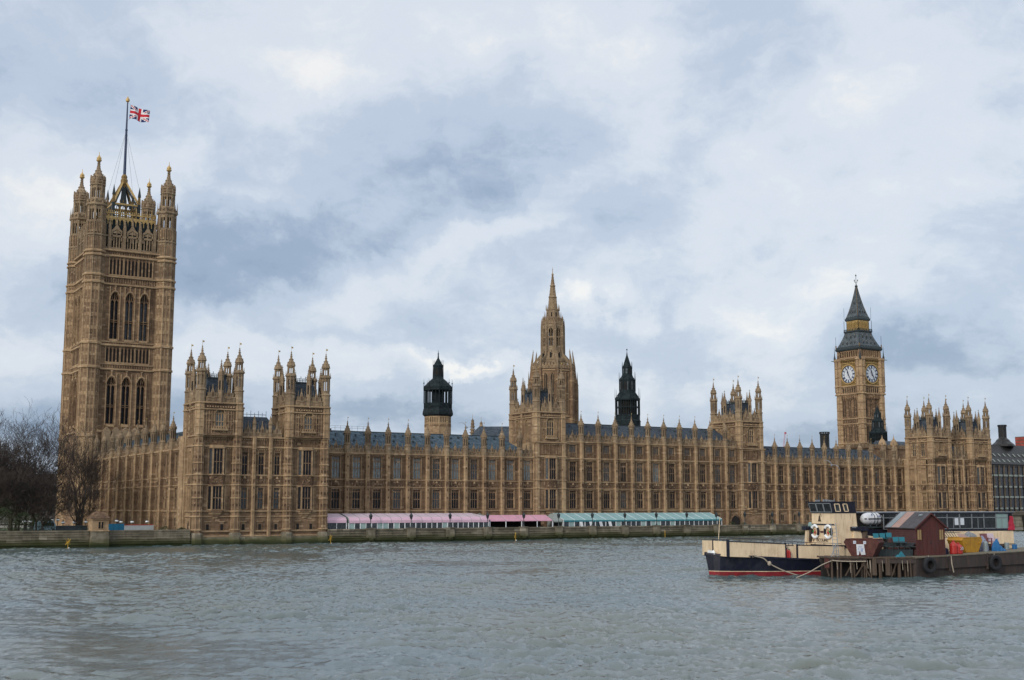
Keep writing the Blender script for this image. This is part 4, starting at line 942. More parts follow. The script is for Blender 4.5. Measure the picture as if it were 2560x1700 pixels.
# ================================================================== CLOCK TOWER
CXc, CYc, hs = 397.8, 363.6, 6.1
org = (CXc, CYc, 2.0); ct = thing('clock_tower', org, 'tall square clock tower with two white dials and steep iron spire', 'tower')
mb = MB(org); MT = WALLM + ['lead', 'gold', 'gilt', 'iron']; LD, GO, GI, IR = 5, 6, 7, 8
faces = [(CXc, CYc - hs, 1, 0, 0, -1), (CXc - hs, CYc, 0, -1, -1, 0), (CXc + hs, CYc, 0, 1, 1, 0), (CXc, CYc + hs, -1, 0, 0, 1)]
for T in faces:
    mb.frame(*T)
    mb.box(-hs + .5, hs - .5, -1, 0, 0, 54.5, BR)
    for z, h, d in ((31.6, .5, .4), (34.0, .4, .4), (42.2, .45, .45), (44.4, .4, .45), (20, .5, .4)): string(mb, -hs, hs, z, h, d)
    for z0, z1 in ((32.4, 33.9), (42.8, 44.3)):
        mb.box(-hs + 1, hs - 1, 0, .05, z0, z1, CA); panel_ribs(mb, -hs + 1.2, hs - 1.2, z0, z1, 10, .2, (), HO)
    for z0, z1 in ((2, 31.4), (34.6, 42), (45, 53.2)):
        panel_ribs(mb, -hs + 1.5, hs - 1.5, z0, z1, 9, .22, (), BR)
        for k in (1, 2, 4, 5, 7, 8):
            u = -hs + 1.5 + (2*hs - 3)*(k + .0)/9 - .5; mb.box(u - .16, u + .16, -.05, .02, z0 + .6, z1 - .8, VO)
        for k in range(10):
            u = -hs + 1.5 + (2*hs - 3)*k/9; mb.taper(u - .3, u + .3, 0, .3, z1 - .6, z1, 1.0, BR)
    # corbelled out clock stage
    for j in range(4): mb.box(-hs + .6, hs - .6, -.2, .2 + j*.14, 53.2 + j*.42, 53.6 + j*.42, HO if j % 2 else BR)
    q = hs + .45
    for k in range(11): u = -q + 1.4 + (2*q - 2.8)*k/10; mb.taper(u - .22, u + .22, .1, .75, 53.0, 54.9, 1.0, BR)
    mb.box(-q, q, -1, .5, 55.0, 58.4, BR); string(mb, -q, q, 54.8, .45, .45, HO, .5); string(mb, -q, q, 58.1, .5, .4, HO, .5)
    for k in range(8): u = -q + 2.2 + (2*q - 4.4)*k/7; mb.box(u - .3, u + .3, .46, .52, 55.7, 57.5, VO); mb.box(u + .42, u + .62, .5, .72, 55.3, 57.9, HO)
    mb.box(-q, q, -1, .38, 58.4, 70.2, BR)
    # gilded square round the dial
    mb.box(-4.55, 4.55, .38, .5, 58.75, 68.1, GI)
    for s in (-1, 1): mb.box(s*4.6 - .13, s*4.6 + .13, .4, .78, 58.5, 70.0, GO if s else GO); mb.box(s*4.2 - .06, s*4.2 + .06, .45, .62, 58.9, 68.0, GO)
    mb.box(-4.7, 4.7, .4, .8, 58.45, 58.75, GO); mb.box(-4.7, 4.7, .4, .75, 68.0, 68.3, GO)
    for k in range(9): mb.bc(-3.9 + k*.975, .6, 68.5, .5, .4, .5, GI)
    mb.box(-4.9, 4.9, .4, 1.05, 69.2, 69.6, GI); mb.box(-4.9, 4.9, .4, .9, 69.75, 70.1, BR)
    for a in (-1, 1):
        for b in (-1, 1):
            for k in range(7): mb.bc(a*(3.0 + rnd.uniform(-.2, .9)), .55, 63.4 + b*(3.2 + rnd.uniform(-.3, .8)), .4, .16, .4, GO)
    # belfry arcade
    mb.box(-hs - .2, hs + .2, -1.4, -.6, 70.2, 74.2, VO)
    for k in range(9): u = -hs + 1.15 + (2*hs - 2.3)*k/8; mb.box(u - .27, u + .27, -.6, .15, 70.2, 73.4, BR); mb.box(u - .12, u + .12, .1, .28, 70.2, 73.2, HO)
    mb.box(-hs - .2, hs + .2, -.6, .2, 73.1, 74.0, BR); mb.box(-hs - .2, hs + .2, -.6, .22, 70.1, 70.8, HO)
mb.world()
for s in (-1, 1):
    for t in (-1, 1):
        a, b = CXc + s*(hs - .25), CYc + t*(hs - .25)
        mb.lathe(a, b, [(1.55, 0), (1.55, 55), (2.0, 56), (2.0, 70.3)], 8, m=HO)
        for k in range(8):
            an = math.pi/8 + math.pi/4*k; mb.bc(a + 1.55*math.cos(an), b + 1.55*math.sin(an), 2, .2, .2, 52, HO); mb.bc(a + 2.0*math.cos(an), b + 2.0*math.sin(an), 56, .22, .22, 14, BR)
        for z, r in ((31.6, 1.55), (34, 1.55), (42.2, 1.55), (44.4, 1.55), (54.8, 1.9), (58.2, 2.0), (69.3, 2.0)): mb.lathe(a, b, [(r, z - .15), (r + .35, z), (r + .35, z + .4), (r, z + .6)], 8, m=HO)
        for z in (48, 51, 37.5, 40, 62, 66): mb.lathe(a, b, [(1.55 if z < 55 else 2.0, z), (1.68 if z < 55 else 2.12, z + .05), (1.68 if z < 55 else 2.12, z + .3), (1.55 if z < 55 else 2.0, z + .35)], 8, m=BR)
        mb.lathe(a, b, [(1.3, 70.2), (.9, 70.6), (.75, 74.0)], 8, m=BR)
        ca, cb = CXc + s*(hs + 1.0), CYc + t*(hs + 1.0)
        mb.lathe(ca, cb, [(.5, 69.2), (.42, 70.4), (.5, 70.6), (.25, 71.6), (.12, 73), (.04, 75.4), (0, 75.5)], 6, m=IR)
        mb.bc(a + s*1.9, b + t*1.9, 69.5, 1.3, .3, .22, IR)
mb.build('shaft', MT, ct)
# dials
def mk_dial():
    f = MB(); f.frame(); n = 48
    f.lathe(0, 0, [(0, 0)]) if False else None
    def disc(r0, r1, w0, w1, m, a0=0, a1=2*math.pi, k=n):
        for i in range(k):
            t0, t1 = a0 + (a1-a0)*i/k, a0 + (a1-a0)*(i+1)/k
            P = lambda r, t: (r*math.sin(t), r*math.cos(t))
            (x0, z0), (x1, z1), (x2, z2), (x3, z3) = P(r0, t0), P(r0, t1), P(r1, t1), P(r1, t0)
            b = [f.p(x, w1, z) for x, z in ((x0, z0), (x1, z1), (x2, z2), (x3, z3))]
            f.face(b, m)
            e = [f.p(x, w0, z) for x, z in ((x0, z0), (x1, z1), (x2, z2), (x3, z3))]
            f.face((b[2], b[3], e[3], e[2]), m); f.face((b[0], b[1], e[1], e[0]), m)
    disc(0.0, 3.9, 0, .10, 0); disc(3.82, 4.25, 0, .35, 3); disc(3.42, 3.5, .05, .16, 1); disc(2.28, 2.38, .05, .16, 1); disc(3.72, 3.82, .05, .2, 1); disc(3.0, 3.06, .05, .15, 1)
    disc(3.5, 3.72, .05, .13, 2)
    for k in range(60):
        t = 2*math.pi*k/60; c, s = math.cos(t), math.sin(t); w = .035
        f.prism([(3.5*s - w*c, 3.5*c + w*s), (3.5*s + w*c, 3.5*c - w*s), (3.74*s + w*c, 3.74*c - w*s), (3.74*s - w*c, 3.74*c + w*s)], .05, .17, 1)
    for k in range(12):
        t = 2*math.pi*k/12; c, s = math.cos(t), math.sin(t)
        strokes = {0: (-.26, 0, .26), 1: (0,), 2: (-.12, .12), 3: (-.2, 0, .2), 4: (-.2, .05, .25), 5: (-.1, .1), 6: (-.15, .1, .25), 7: (-.25, 0, .2), 8: (-.3, -.1, .1, .3), 9: (-.2, .1), 10: (-.1, .1), 11: (-.15, .1, .22)}[k]
        for d in strokes:
            w = .075; r0, r1 = 2.4, 3.36
            f.prism([(r0*s + (d - w)*c, r0*c - (d - w)*s), (r0*s + (d + w)*c, r0*c - (d + w)*s), (r1*s + (d*1.1 + w)*c, r1*c - (d*1.1 + w)*s), (r1*s + (d*1.1 - w)*c, r1*c - (d*1.1 - w)*s)], .05, .2, 1)
        f.prism([(.5*s - .02*c, .5*c + .02*s), (.5*s + .02*c, .5*c - .02*s), (2.3*s + .02*c, 2.3*c - .02*s), (2.3*s - .02*c, 2.3*c + .02*s)], .05, .12, 2)
    return f.build('clock_dial', ['dial', 'dialblue', 'grey_stone', 'gold'])
def mk_hand(L, w, back, w0, dz):
    def mk():
        f = MB(); f.frame(); f.prism([(-w*.45, -back), (w*.45, -back), (w, L*.25), (w*.5, L*.75), (0, L), (-w*.5, L*.75), (-w, L*.25)], w0, w0 + .1, 0); return f.build('clock_hand', ['dialblue'])
    return mk
for T, rz in ((faces[0], 0), (faces[1], RZL)):
    d = part('dial', mk_dial, ct, (T[0] + T[4]*.5 - org[0], T[1] + T[5]*.5 - org[1], 63.4 - 2.0), rz)
    for key, mk, ang in (('hh', mk_hand(2.5, .28, .9, .24, 0), 342), ('mh', mk_hand(3.75, .17, 1.1, .38, 0), 152)):
        hnd = part(key, mk, d, (0, 0, 0)); hnd.rotation_euler = (0, R(ang), 0)
# iron roofs, gallery and spire
rb = MB(org); rb.world()
def sq(prof, m):
    for (r0, z0), (r1, z1) in zip(prof[:-1], prof[1:]):
        rb.hexa([(CXc - r0, CYc - r0, z0), (CXc + r0, CYc - r0, z0), (CXc + r0, CYc + r0, z0), (CXc - r0, CYc + r0, z0)], [(CXc - r1, CYc - r1, z1), (CXc + r1, CYc - r1, z1), (CXc + r1, CYc + r1, z1), (CXc - r1, CYc + r1, z1)], m)
sq([(6.6, 73.6), (6.9, 74.1), (6.9, 74.6), (6.55, 75.0), (6.55, 75.3)], 2)
low = [(6.3, 75.2), (5.5, 76.8), (4.75, 78.6), (4.15, 80.3), (3.85, 81.6)]
sq(low, 0); sq([(4.0, 81.5), (4.2, 81.8), (4.2, 82.3)], 2); sq([(3.35, 86.6), (3.75, 86.9), (3.75, 87.6), (3.45, 88.0), (3.45, 88.3)], 2)
top = [(3.3, 88.2), (2.6, 90.5), (1.9, 93.2), (1.25, 96.2), (.68, 99.2), (.3, 101.6)]
sq(top, 0)
for k in range(4):
    rb.frame(CXc, CYc, *[(1, 0, 0, -1), (0, -1, -1, 0), (-1, 0, 0, 1), (0, 1, 1, 0)][k])
    for prof, n in ((low, 9), (top, 6)):                        # standing seams
        for j in range(n + 1):
            t = -1 + 2*j/n
            for (r0, z0), (r1, z1) in zip(prof[:-1], prof[1:]): rb.hexa([(t*r0 - .05, r0 - .05, z0), (t*r0 + .05, r0 - .05, z0), (t*r0 + .05, r0 + .07, z0), (t*r0 - .05, r0 + .07, z0)], [(t*r1 - .05, r1 - .05, z1), (t*r1 + .05, r1 - .05, z1), (t*r1 + .05, r1 + .07, z1), (t*r1 - .05, r1 + .07, z1)], 1 if j in (0, n) and prof is top else 0)
    for z, r, n in ((76.3, 5.75, 4), (79.0, 4.65, 3), (90.0, 2.75, 3), (94.0, 1.7, 1)):   # lucarnes
        for j in range(n):
            u = (j - (n - 1)/2)*r*1.55/n
            rb.prism([(u - .3, z), (u + .3, z), (u + .3, z + .7), (u, z + 1.25), (u - .3, z + .7)], r - .6, r + .12, 0); rb.box(u - .2, u - .03, r + .1, r + .14, z + .1, z + .7, 3); rb.box(u + .03, u + .2, r + .1, r + .14, z + .1, z + .7, 3); rb.bc(u, r, z + 1.1, .1, .1, .35, 4)
    for j in range(9):                                            # open gallery under the spire
        u = -3.2 + 6.4*j/8; rb.box(u - .1, u + .1, 2.95, 3.3, 82.2, 86.8, 4); rb.box(u + .3, u + .38, 3.0, 3.25, 82.2, 86.3, 4) if j < 8 else None
        if j < 8: rb.prism([(u + .1, 85.5), (u + .4, 86.2), (u + .7, 85.5), (u + .7, 86.6), (u + .1, 86.6)], 3.0, 3.25, 4)
    rb.box(-3.3, 3.3, 3.1, 3.3, 82.2, 83.2, 4); rb.box(-3.3, 3.3, 3.1, 3.34, 86.2, 86.7, 4)
    for j in range(17): u = -4.1 + 8.2*j/16; rb.box(u - .05, u + .05, 4.05, 4.15, 82.2, 83.0, 2)
    rb.box(-4.15, 4.15, 4.05, 4.15, 82.95, 83.08, 2)
    for j in range(14): u = -6.4 + 12.8*j/13; rb.bc(u, 6.75, 74.55, .2, .2, .35, 2)
    for s in (-1, 1): 
        rb.bc(s*4.0, 4.0, 82.2, .12, .12, 4.6, 2); rb.bc(s*6.6, 6.6, 74.6, .35, .35, 1.6, 1) if s > 0 else None
        rb.tube([(6.6, 6.6, 76), (6.6, 6.6, 80.0)], .06, 4, 2); rb.tube([(3.9, 3.9, 87.5), (3.9, 3.9, 92.5)], .05, 4, 2)
rb.world(); rb.box(CXc - 1.2, CXc + 1.2, CYc - 1.2, CYc + 1.2, 82, 87, 3)
rb.lathe(CXc, CYc, [(.3, 101.4), (.65, 101.8), (.65, 102.1), (.3, 102.4), (.13, 103), (.08, 107.3), (0, 107.4)], 8, m=2); rb.ball((CXc, CYc, 106.6), .32, 6, m=2)
for (x, y) in ((1, 0), (-1, 0), (0, 1), (0, -1)): rb.tube([(CXc, CYc, 103.2), (CXc + x*.5, CYc + y*.5, 103.5), (CXc + x*.95, CYc + y*.95, 104.4)], .06, 4, 2); rb.bc(CXc + x*.95, CYc + y*.95, 104.3, .22, .22, .4, 2)
rb.build('spire_roof', ['lead', 'gilt', 'iron', 'void', 'gold'], ct)

# ================================================================== CENTRAL STONE SPIRE
SX, SY = 238.6, 360.0
org = (SX, SY, 2.0); st = thing('stone_spire', org, 'pale stone octagonal spire with open lantern behind the central square tower', 'tower')
mb = MB(org)
def octf(r, k): 
    b = math.pi/4*k; return (SX, SY, -math.sin(b), math.cos(b), math.cos(b), math.sin(b))
mb.world(); mb.lathe(SX, SY, [(8.7, 0), (8.7, 56.2)], 8, m=BR)
for k in range(8):
    mb.frame(*octf(9.4, k)); w = 8.7*math.cos(math.pi/8); hw = 8.7*math.sin(math.pi/8)
    for s in (-1, 1):
        u = s*1.35; mb.box(u - .62, u + .62, w - .1, w + .04, 41, 53.3, VO); mb.prism([(u - .62, 53.3), (u + .62, 53.3), (u, 54.5)], w - .1, w + .04, VO)
        mb.box(u - .07, u + .07, w, w + .16, 41, 54, HO); mb.box(u - .7, u - .6, w, w + .28, 40, 54.6, HO); mb.box(u + .6, u + .7, w, w + .28, 40, 54.6, HO); mb.box(u - .65, u + .65, w, w + .18, 47, 47.3, HO)
        for j in range(4): mb.box(u - .6, u + .6, w, w + .1, 42.3 + j*1.2, 42.4 + j*1.2, BR)
    mb.box(-2.6, 2.6, w, w + .3, 55.2, 55.6, HO); parapet(mb, -3.3, 3.3, 56.0, 2.0, False, w + .3, .6)
    panel_ribs(mb, -3.4, -2.3, 30, 54, 2, .2); panel_ribs(mb, 2.3, 3.4, 30, 54, 2, .2); mb.box(-3.4, 3.4, w, w + .35, 39, 39.5, HO)
    a = math.pi/4*k + math.pi/8                                   # corner buttresses with pinnacles
    mb.frame(SX, SY, -math.sin(a), math.cos(a), math.cos(a), math.sin(a))
    mb.box(-.7, .7, 8.2, 9.8, 0, 52, BR); mb.taper(-.7, .7, 8.2, 9.8, 52, 56.5, .5, BR); mb.box(-.36, .36, 8.7, 9.5, 56.4, 58.8, GR); mb.taper(-.42, .42, 8.65, 9.5, 58.8, 63.2, .08, GR)
    for z in (38, 45, 51.5): mb.box(-.82, .82, 8.2, 9.95, z, z + .4, HO)
    if k % 2: mb.box(-.42, .42, 9.7, 10.5, 0, 49, GR); mb.taper(-.4, .4, 9.7, 10.5, 49, 55.5, .06, GR); mb.bc(0, 10.1, 50.5, .9, .9, .3, GR)
    for j in range(6): mb.bc(0, 9.1, 59.2 + j*.6, .5, .5, .14, GR)
    # flyers up to the lantern
    mb.hexa([(-.25, 5.0, 60.5), (.25, 5.0, 60.5), (.25, 9.4, 56.2), (-.25, 9.4, 56.2)], [(-.25, 5.0, 62.3), (.25, 5.0, 62.3), (.25, 9.4, 57.4), (-.25, 9.4, 57.4)], GR)
mb.world(); mb.lathe(SX, SY, [(7.7, 56.2), (6.6, 57.4), (5.7, 59.4), (5.1, 61.2), (4.9, 63.5)], 8, m=GR)
for j in range(9): 
    r = 7.5 - j*.33; mb.lathe(SX, SY, [(r - .05, 56.6 + j*.55), (r + .1, 56.62 + j*.55), (r, 56.8 + j*.55)], 8, m=GR)
for k in range(8):
    mb.frame(*octf(5, k)); mb.box(-.35, .35, 4.9, 5.35, 60.2, 62.4, VO); mb.prism([(-.6, 61.6), (.6, 61.6), (0, 63.2)], 4.9, 5.35, GR)
    a = math.pi/4*k + math.pi/8; mb.frame(SX, SY, -math.sin(a), math.cos(a), math.cos(a), math.sin(a))
    mb.box(-.5, .5, 4.2, 5.15, 61, 72, GR); mb.box(-.3, .3, 5.1, 5.6, 61, 71.5, GR); mb.taper(-.3, .3, 5.0, 5.6, 71.5, 74.5, .1, GR)
    mb.frame(*octf(5, k)); w = 4.6
    mb.box(-1.75, 1.75, w - .4, w, 61.8, 64.4, GR); mb.box(-1.75, -.95, w - .4, w, 64, 72.5, GR); mb.box(.95, 1.75, w - .4, w, 64, 72.5, GR); mb.box(-1.75, 1.75, w - .4, w + .05, 71.2, 72.8, GR)
    mb.box(-.12, .12, w - .35, w + .05, 64, 71.5, GR); mb.box(-1, 1, w - .3, w, 67.3, 67.8, GR)
    for s in (-1, 1): mb.prism([(s*.95, 70.0), (s*.95, 71.3), (0, 71.3)], w - .35, w, GR)
    mb.box(-2, 2, w, w + .25, 72.3, 72.7, GR); parapet(mb, -1.9, 1.9, 72.7, 1.6, True, w + .1, .5, 1.2)
mb.world()
mb.lathe(SX, SY, [(3.75, 72.7), (3.75, 74.3), (3.0, 74.5), (2.95, 77.3), (3.15, 77.5), (3.15, 77.8), (2.2, 78.0)], 8, m=GR)
for k in range(8):
    mb.frame(*octf(3, k)); mb.box(-.3, .3, 2.7, 2.8, 75, 76.6, VO)
    a = math.pi/4*k + math.pi/8; mb.frame(SX, SY, -math.sin(a), math.cos(a), math.cos(a), math.sin(a)); mb.taper(-.25, .25, 3.6, 4.1, 73.5, 77.0, .15, GR); mb.taper(-.2, .2, 2.9, 3.3, 77.5, 79.6, .2, GR)
mb.world()
for pr, band in (([(2.15, 77.9), (1.62, 84.0)], 84.0), ([(1.55, 84.4), (.95, 90.0)], 90.0), ([(.9, 90.3), (.22, 96.0)], None)):
    pr = [(r, 77.9 + (z - 77.9)*.69) for r, z in pr]
    mb.lathe(SX, SY, pr, 8, m=GR); crockets(mb, SX, SY, pr, 8, .2, m=GR, step=.5)
    if band: z = 77.9 + (band - 77.9)*.69; mb.lathe(SX, SY, [(pr[-1][0], z - .2), (pr[-1][0] + .35, z), (pr[-1][0] + .35, z + .35), (pr[-1][0] - .1, z + .6)], 8, m=GR)
    for k in range(8):
        a = math.pi/4*k + math.pi/8
        for t in (0,): mb.tube([(SX + pr[0][0]*math.cos(a), SY + pr[0][0]*math.sin(a), pr[0][1]), (SX + pr[1][0]*math.cos(a), SY + pr[1][0]*math.sin(a), pr[1][1])], .1, 4, HO)
mb.lathe(SX, SY, [(.2, 90.2), (.5, 90.5), (.5, 90.8), (.15, 91.1), (.06, 93.2), (0, 93.3)], 8, m=HO); mb.bc(SX, SY, 92.3, .7, .1, .1, HO)
kk = lambda z: .87 - .09*min(1, max(0, (z - 56)/6)); mb.v = [(x*kk(z + 2), y*kk(z + 2), z) for x, y, z in mb.v]; mb.build('spire', WALLM, st)

# ================================================================== DARK VENTILATION TOWERS
def colonnade(f, X, Y, r, z0, z1, n, per, m=0):
    for k in range(n):
        a = math.pi/n + 2*math.pi*k/n; f.frame(X, Y, -math.sin(a), math.cos(a), math.cos(a), math.sin(a)); f.box(-.17, .17, r - .3, r + .08, z0, z1, m)
        for j in range(1, per):
            b = a + 2*math.pi/n*j/per; rr = r*math.cos(math.pi/n)/math.cos(b - a - math.pi/n); f.frame(X, Y, -math.sin(b), math.cos(b), math.cos(b), math.sin(b)); f.box(-.1, .1, rr - .25, rr, z0, z1, m)
    f.world()
X, Y = 171.0, 320.0; org = (X, Y, 2); v1 = thing('ventilation_tower', org, 'dark iron louvred turret on a honey stone base behind the blue roof', 'tower')
f = MB(org); f.world(); f.lathe(X, Y, [(4.55, 0), (4.55, 34.6)], 8, m=0)
for k in range(8):
    f.frame(X, Y, *[(-math.sin(math.pi/4*k), math.cos(math.pi/4*k), math.cos(math.pi/4*k), math.sin(math.pi/4*k))][0]); w = 4.55*math.cos(math.pi/8)
    panel_ribs(f, -1.6, 1.6, 24, 34, 5, .14, (31.4,), 0)
    for j in range(5): u = -1.3 + j*.65; f.prism([(u - .28, 31.5), (u + .28, 31.5), (u, 32.3)], w, w + .14, 1); f.box(u - .1, u + .1, w - .02, w + .03, 32.6, 34.2, 2)
f.v = [(x*.87, y*.87, z) for x, y, z in f.v]; f.build('stone_base', ['honey', 'brown', 'void'], v1)
f = MB(org); f.world(); f.lathe(X, Y, [(4.5, 34.4), (5.2, 34.9), (5.25, 35.4), (5.0, 36.4), (4.85, 36.9), (4.85, 38.4), (4.2, 38.4)], 8)
colonnade(f, X, Y, 4.85, 38.3, 42.3, 8, 3); f.lathe(X, Y, [(2.2, 38.3), (2.2, 42.3)], 8); f.lathe(X, Y, [(4.3, 42.1), (5.0, 42.2), (5.0, 43.3), (4.7, 43.5), (3.9, 44.2), (2.9, 45.1), (1.95, 45.8), (1.75, 46.3), (1.68, 49.3), (1.85, 49.5), (1.85, 49.8), (1.3, 50.2), (.75, 51.2), (.3, 51.9), (.16, 53), (.25, 53.2), (.1, 53.6), (0, 54.6)], 8)
for k in range(8):
    a = math.pi/4*k + math.pi/8; f.tube([(X + 4.85*math.cos(a), Y + 4.85*math.sin(a), 43.2), (X + 4.85*math.cos(a), Y + 4.85*math.sin(a), 45.6)], .14, 5, r1=.03); f.bc(X + 4.85*math.cos(a), Y + 4.85*math.sin(a), 44.2, .32, .32, .3)
    f.tube([(X + 1.8*math.cos(a), Y + 1.8*math.sin(a), 46), (X + 1.78*math.cos(a), Y + 1.78*math.sin(a), 51.3)], .1, 5, r1=.04)
    b = math.pi/4*k; f.frame(X, Y, -math.sin(b), math.cos(b), math.cos(b), math.sin(b)); f.box(-.4, .4, 1.5, 1.62, 46.8, 48.8, 1)
    for j in range(5): u = -1.5 + j*.75; f.box(u - .05, u + .05, 4.4, 4.58, 36.9, 38.3)
    f.world()
f.v = [(x*.87, y*.87, z) for x, y, z in f.v]; f.build('iron_lantern', ['iron2', 'void'], v1)
def vent2(X, Y, label, sc=1.0, zb=30.0, base='brown'):
    org = (X, Y, 2); v = thing('ventilation_tower', org, label, 'tower'); Z = lambda z: zb + (z - 30)*sc; q = sc
    f = MB(org); f.world()
    f.lathe(X, Y, [(5.4*q, 0), (5.4*q, Z(35.4)), (5.55*q, Z(35.6)), (5.2*q, Z(36)), (5.2*q, Z(37.7)), (4.4*q, Z(37.7))], 8)
    colonnade(f, X, Y, 5.15*q, Z(37.6), Z(42.5), 8, 4); f.lathe(X, Y, [(3.9*q, Z(37.6)), (3.9*q, Z(42.5))], 8, m=1)
    f.lathe(X, Y, [(4.4*q, Z(42.3)), (5.25*q, Z(42.4)), (5.3*q, Z(42.9)), (4.3*q, Z(43.7)), (3.6*q, Z(44.8)), (3.4*q, Z(45.6)), (3.35*q, Z(48.8)), (3.5*q, Z(49)), (3.45*q, Z(49.3)), (2.6*q, Z(50.1)), (2.1*q, Z(51.0)), (2.0*q, Z(53)), (2.1*q, Z(53.2)), (1.6*q, Z(54)), (1.0*q, Z(55.6)), (.35*q, Z(57.2)), (.1, Z(58.4)), (0, Z(59.8))], 8)
    for k in range(8):
        a = math.pi/4*k + math.pi/8
        for r, z0, z1 in ((5.25*q, 42.6, 46.4), (3.45*q, 49, 51.8), (2.1*q, 53, 55.2)): f.tube([(X + r*math.cos(a), Y + r*math.sin(a), Z(z0)), (X + r*math.cos(a), Y + r*math.sin(a), Z(z1))], .12*q, 5, r1=.03)
        for r0, z0, r1, z1 in ((3.4*q, 45.4, 3.4*q, 49), (2.05*q, 51, 2.05*q, 53), (5.2*q, 42.9, 3.6*q, 44.8)): f.tube([(X + r0*math.cos(a), Y + r0*math.sin(a), Z(z0)), (X + r1*math.cos(a), Y + r1*math.sin(a), Z(z1))], .12*q, 4)
        b = math.pi/4*k; f.frame(X, Y, -math.sin(b), math.cos(b), math.cos(b), math.sin(b))
        for s in (-.6, 0, .6): f.box((s - .2)*q, (s + .2)*q, 2.9*q, 3.16*q, Z(45.8), Z(48.5), 2 if (k + int(s*2)) % 3 == 0 else 1)
        f.box(-.35*q, .35*q, 1.6*q, 1.93*q, Z(51.2), Z(52.8), 2 if k % 3 else 1)
        for z in (40,): f.box(-2.0*q, 2.0*q, 4.6*q, 4.75*q, Z(z), Z(z + .3))
        f.world()
    f.ball((X, Y, Z(59.2)), .28*q, 6)
    k_ = .8 if sc == 1 else .95; f.v = [(x*k_, y*k_, z) for x, y, z in f.v]; f.build('iron_lantern', ['iron2', 'void', 'lead'], v)
vent2(241.3, 320, 'dark tiered iron turret rising behind the central slate roof')
vent2(372.3, 332, 'small dark iron turret in front of the foot of the clock tower', .72, 27.2)

# ================================================================== things on the roofs behind
f = MB((230, 300, 2)); f.world()
f.hexa([(186, 296, 20), (196, 296, 20), (196, 306, 20), (186, 306, 20)], [(186, 300.8, 28), (196, 300.8, 28), (196, 301.2, 28), (186, 301.2, 28)])
hr = thing('hall_roof', (176, 296, 2), 'long dark hall roof behind the blue iron roof', 'building')
f = MB((176, 296, 2)); f.world()
f.hexa([(168, 291, 8), (196, 291, 8), (196, 303, 8), (168, 303, 8)], [(168, 291.01, 24.5), (196, 291.01, 24.5), (196, 302.99, 24.5), (168, 302.99, 24.5)], 1)
f.hexa([(168, 290.8, 24.5), (196, 290.8, 24.5), (196, 303.2, 24.5), (168, 303.2, 24.5)], [(172, 296.8, 30.3), (196, 296.8, 31.2), (196, 297.2, 31.2), (172, 297.2, 30.3)], 0)
f.build('roof', ['slate', 'brown'], hr)
def finial(x, y, z0, z1, label):
    t = thing('stone_finial', (x, y, z0), label, 'pinnacle', group=None); f = MB((x, y, z0)); f.world(); h = z1 - z0
    f.lathe(x, y, [(.8, z0 - 8), (.8, z0 + h*.1), (1.0, z0 + h*.12), (.6, z0 + h*.25), (.42, z0 + h*.8), (.2, z0 + h*.9), (0, z1)], 8)
    for j in range(5): s = .95 - j*.13; f.lathe(x, y, [(.4, z0 + h*(.3 + .13*j)), (s, z0 + h*(.33 + .13*j)), (s*.9, z0 + h*(.36 + .13*j)), (.4, z0 + h*(.38 + .13*j))], 8)
    f.build('carved_shaft', ['grey_stone'], t); f = MB((x, y, z0)); f.world(); f.tube([(x, y, z1 - .1), (x, y, z1 + 1.0)], .04, 4); f.build('vane', ['gold'], t)
finial(170.9, 299, 26.5, 32.9, 'taller of two carved stone finials behind the blue iron roof'); finial(173.7, 299, 26.5, 32.2, 'shorter carved stone finial close to the central square tower')
for x, z in ((338.3, 32.6), (344.2, 33.1)):
    t = thing('stone_turret', (x, 300, 26), 'pale domed stone turret %s of the small dark iron turret' % ('in front' if x < 340 else 'to the right'), 'turret'); f = MB((x, 300, 26)); f.world()
    f.lathe(x, 300, [(1.2, 10), (1.2, 29.2), (1.45, 29.4), (1.45, 29.8), (1.35, 30.2), (.9, 31.2), (.3, 31.8), (.12, 32.6), (0, z + .6)], 8); f.build('shaft', ['honey'], t)
b_ = thing('stone_range', (345, 303, 2), 'pale low stone range linking the clock tower and far pavilion', 'building'); f = MB((345, 303, 2)); f.world()
f.box(322, 362, 300, 308, 2, 28.2, 0); f.box(322, 362, 299.7, 308, 28.2, 28.6, 0); FRONT(f, 299.9); parapet(f, 322, 362, 28.6, 1.0, False, 0, .8); f.build('wall', WALLM, b_)
f = MB((345, 303, 2)); f.world(); f.hexa([(340, 300.5, 28.4), (362, 300.5, 28.4), (362, 308, 28.4), (340, 308, 28.4)], [(340, 304, 31.3), (362, 304, 31.3), (362, 304.5, 31.3), (340, 304.5, 31.3)]); f.build('roof', ['slate'], b_)
# handrails and plant on the blue roof's ridge, left end
t = thing('roof_railing', (117, 276, 26.3), 'grey handrail and dark hatch on the ridge of the blue roof', 'railing'); f = MB((117, 276, 26.3)); f.world()
for k in range(13): x = 110 + k*1.5; f.tube([(x, 275.6, 26.2), (x, 275.6, 28.2 if x < 118 else 27.6)], .03, 4)
for z, a, b in ((28.2, 110, 118), (27.5, 110, 118), (27.6, 118, 128), (27.1, 118, 128)): f.tube([(a, 275.6, z), (b, 275.6, z)], .03, 4)
f.box(110, 118, 275.4, 277, 26, 26.9, 1) ; f.tube([(113.2, 275.8, 26.5), (113.2, 275.8, 29.6)], .07, 5); f.ball((113.2, 275.8, 29.4), .16, 6); f.build('rails', ['iron', 'slate'], t)
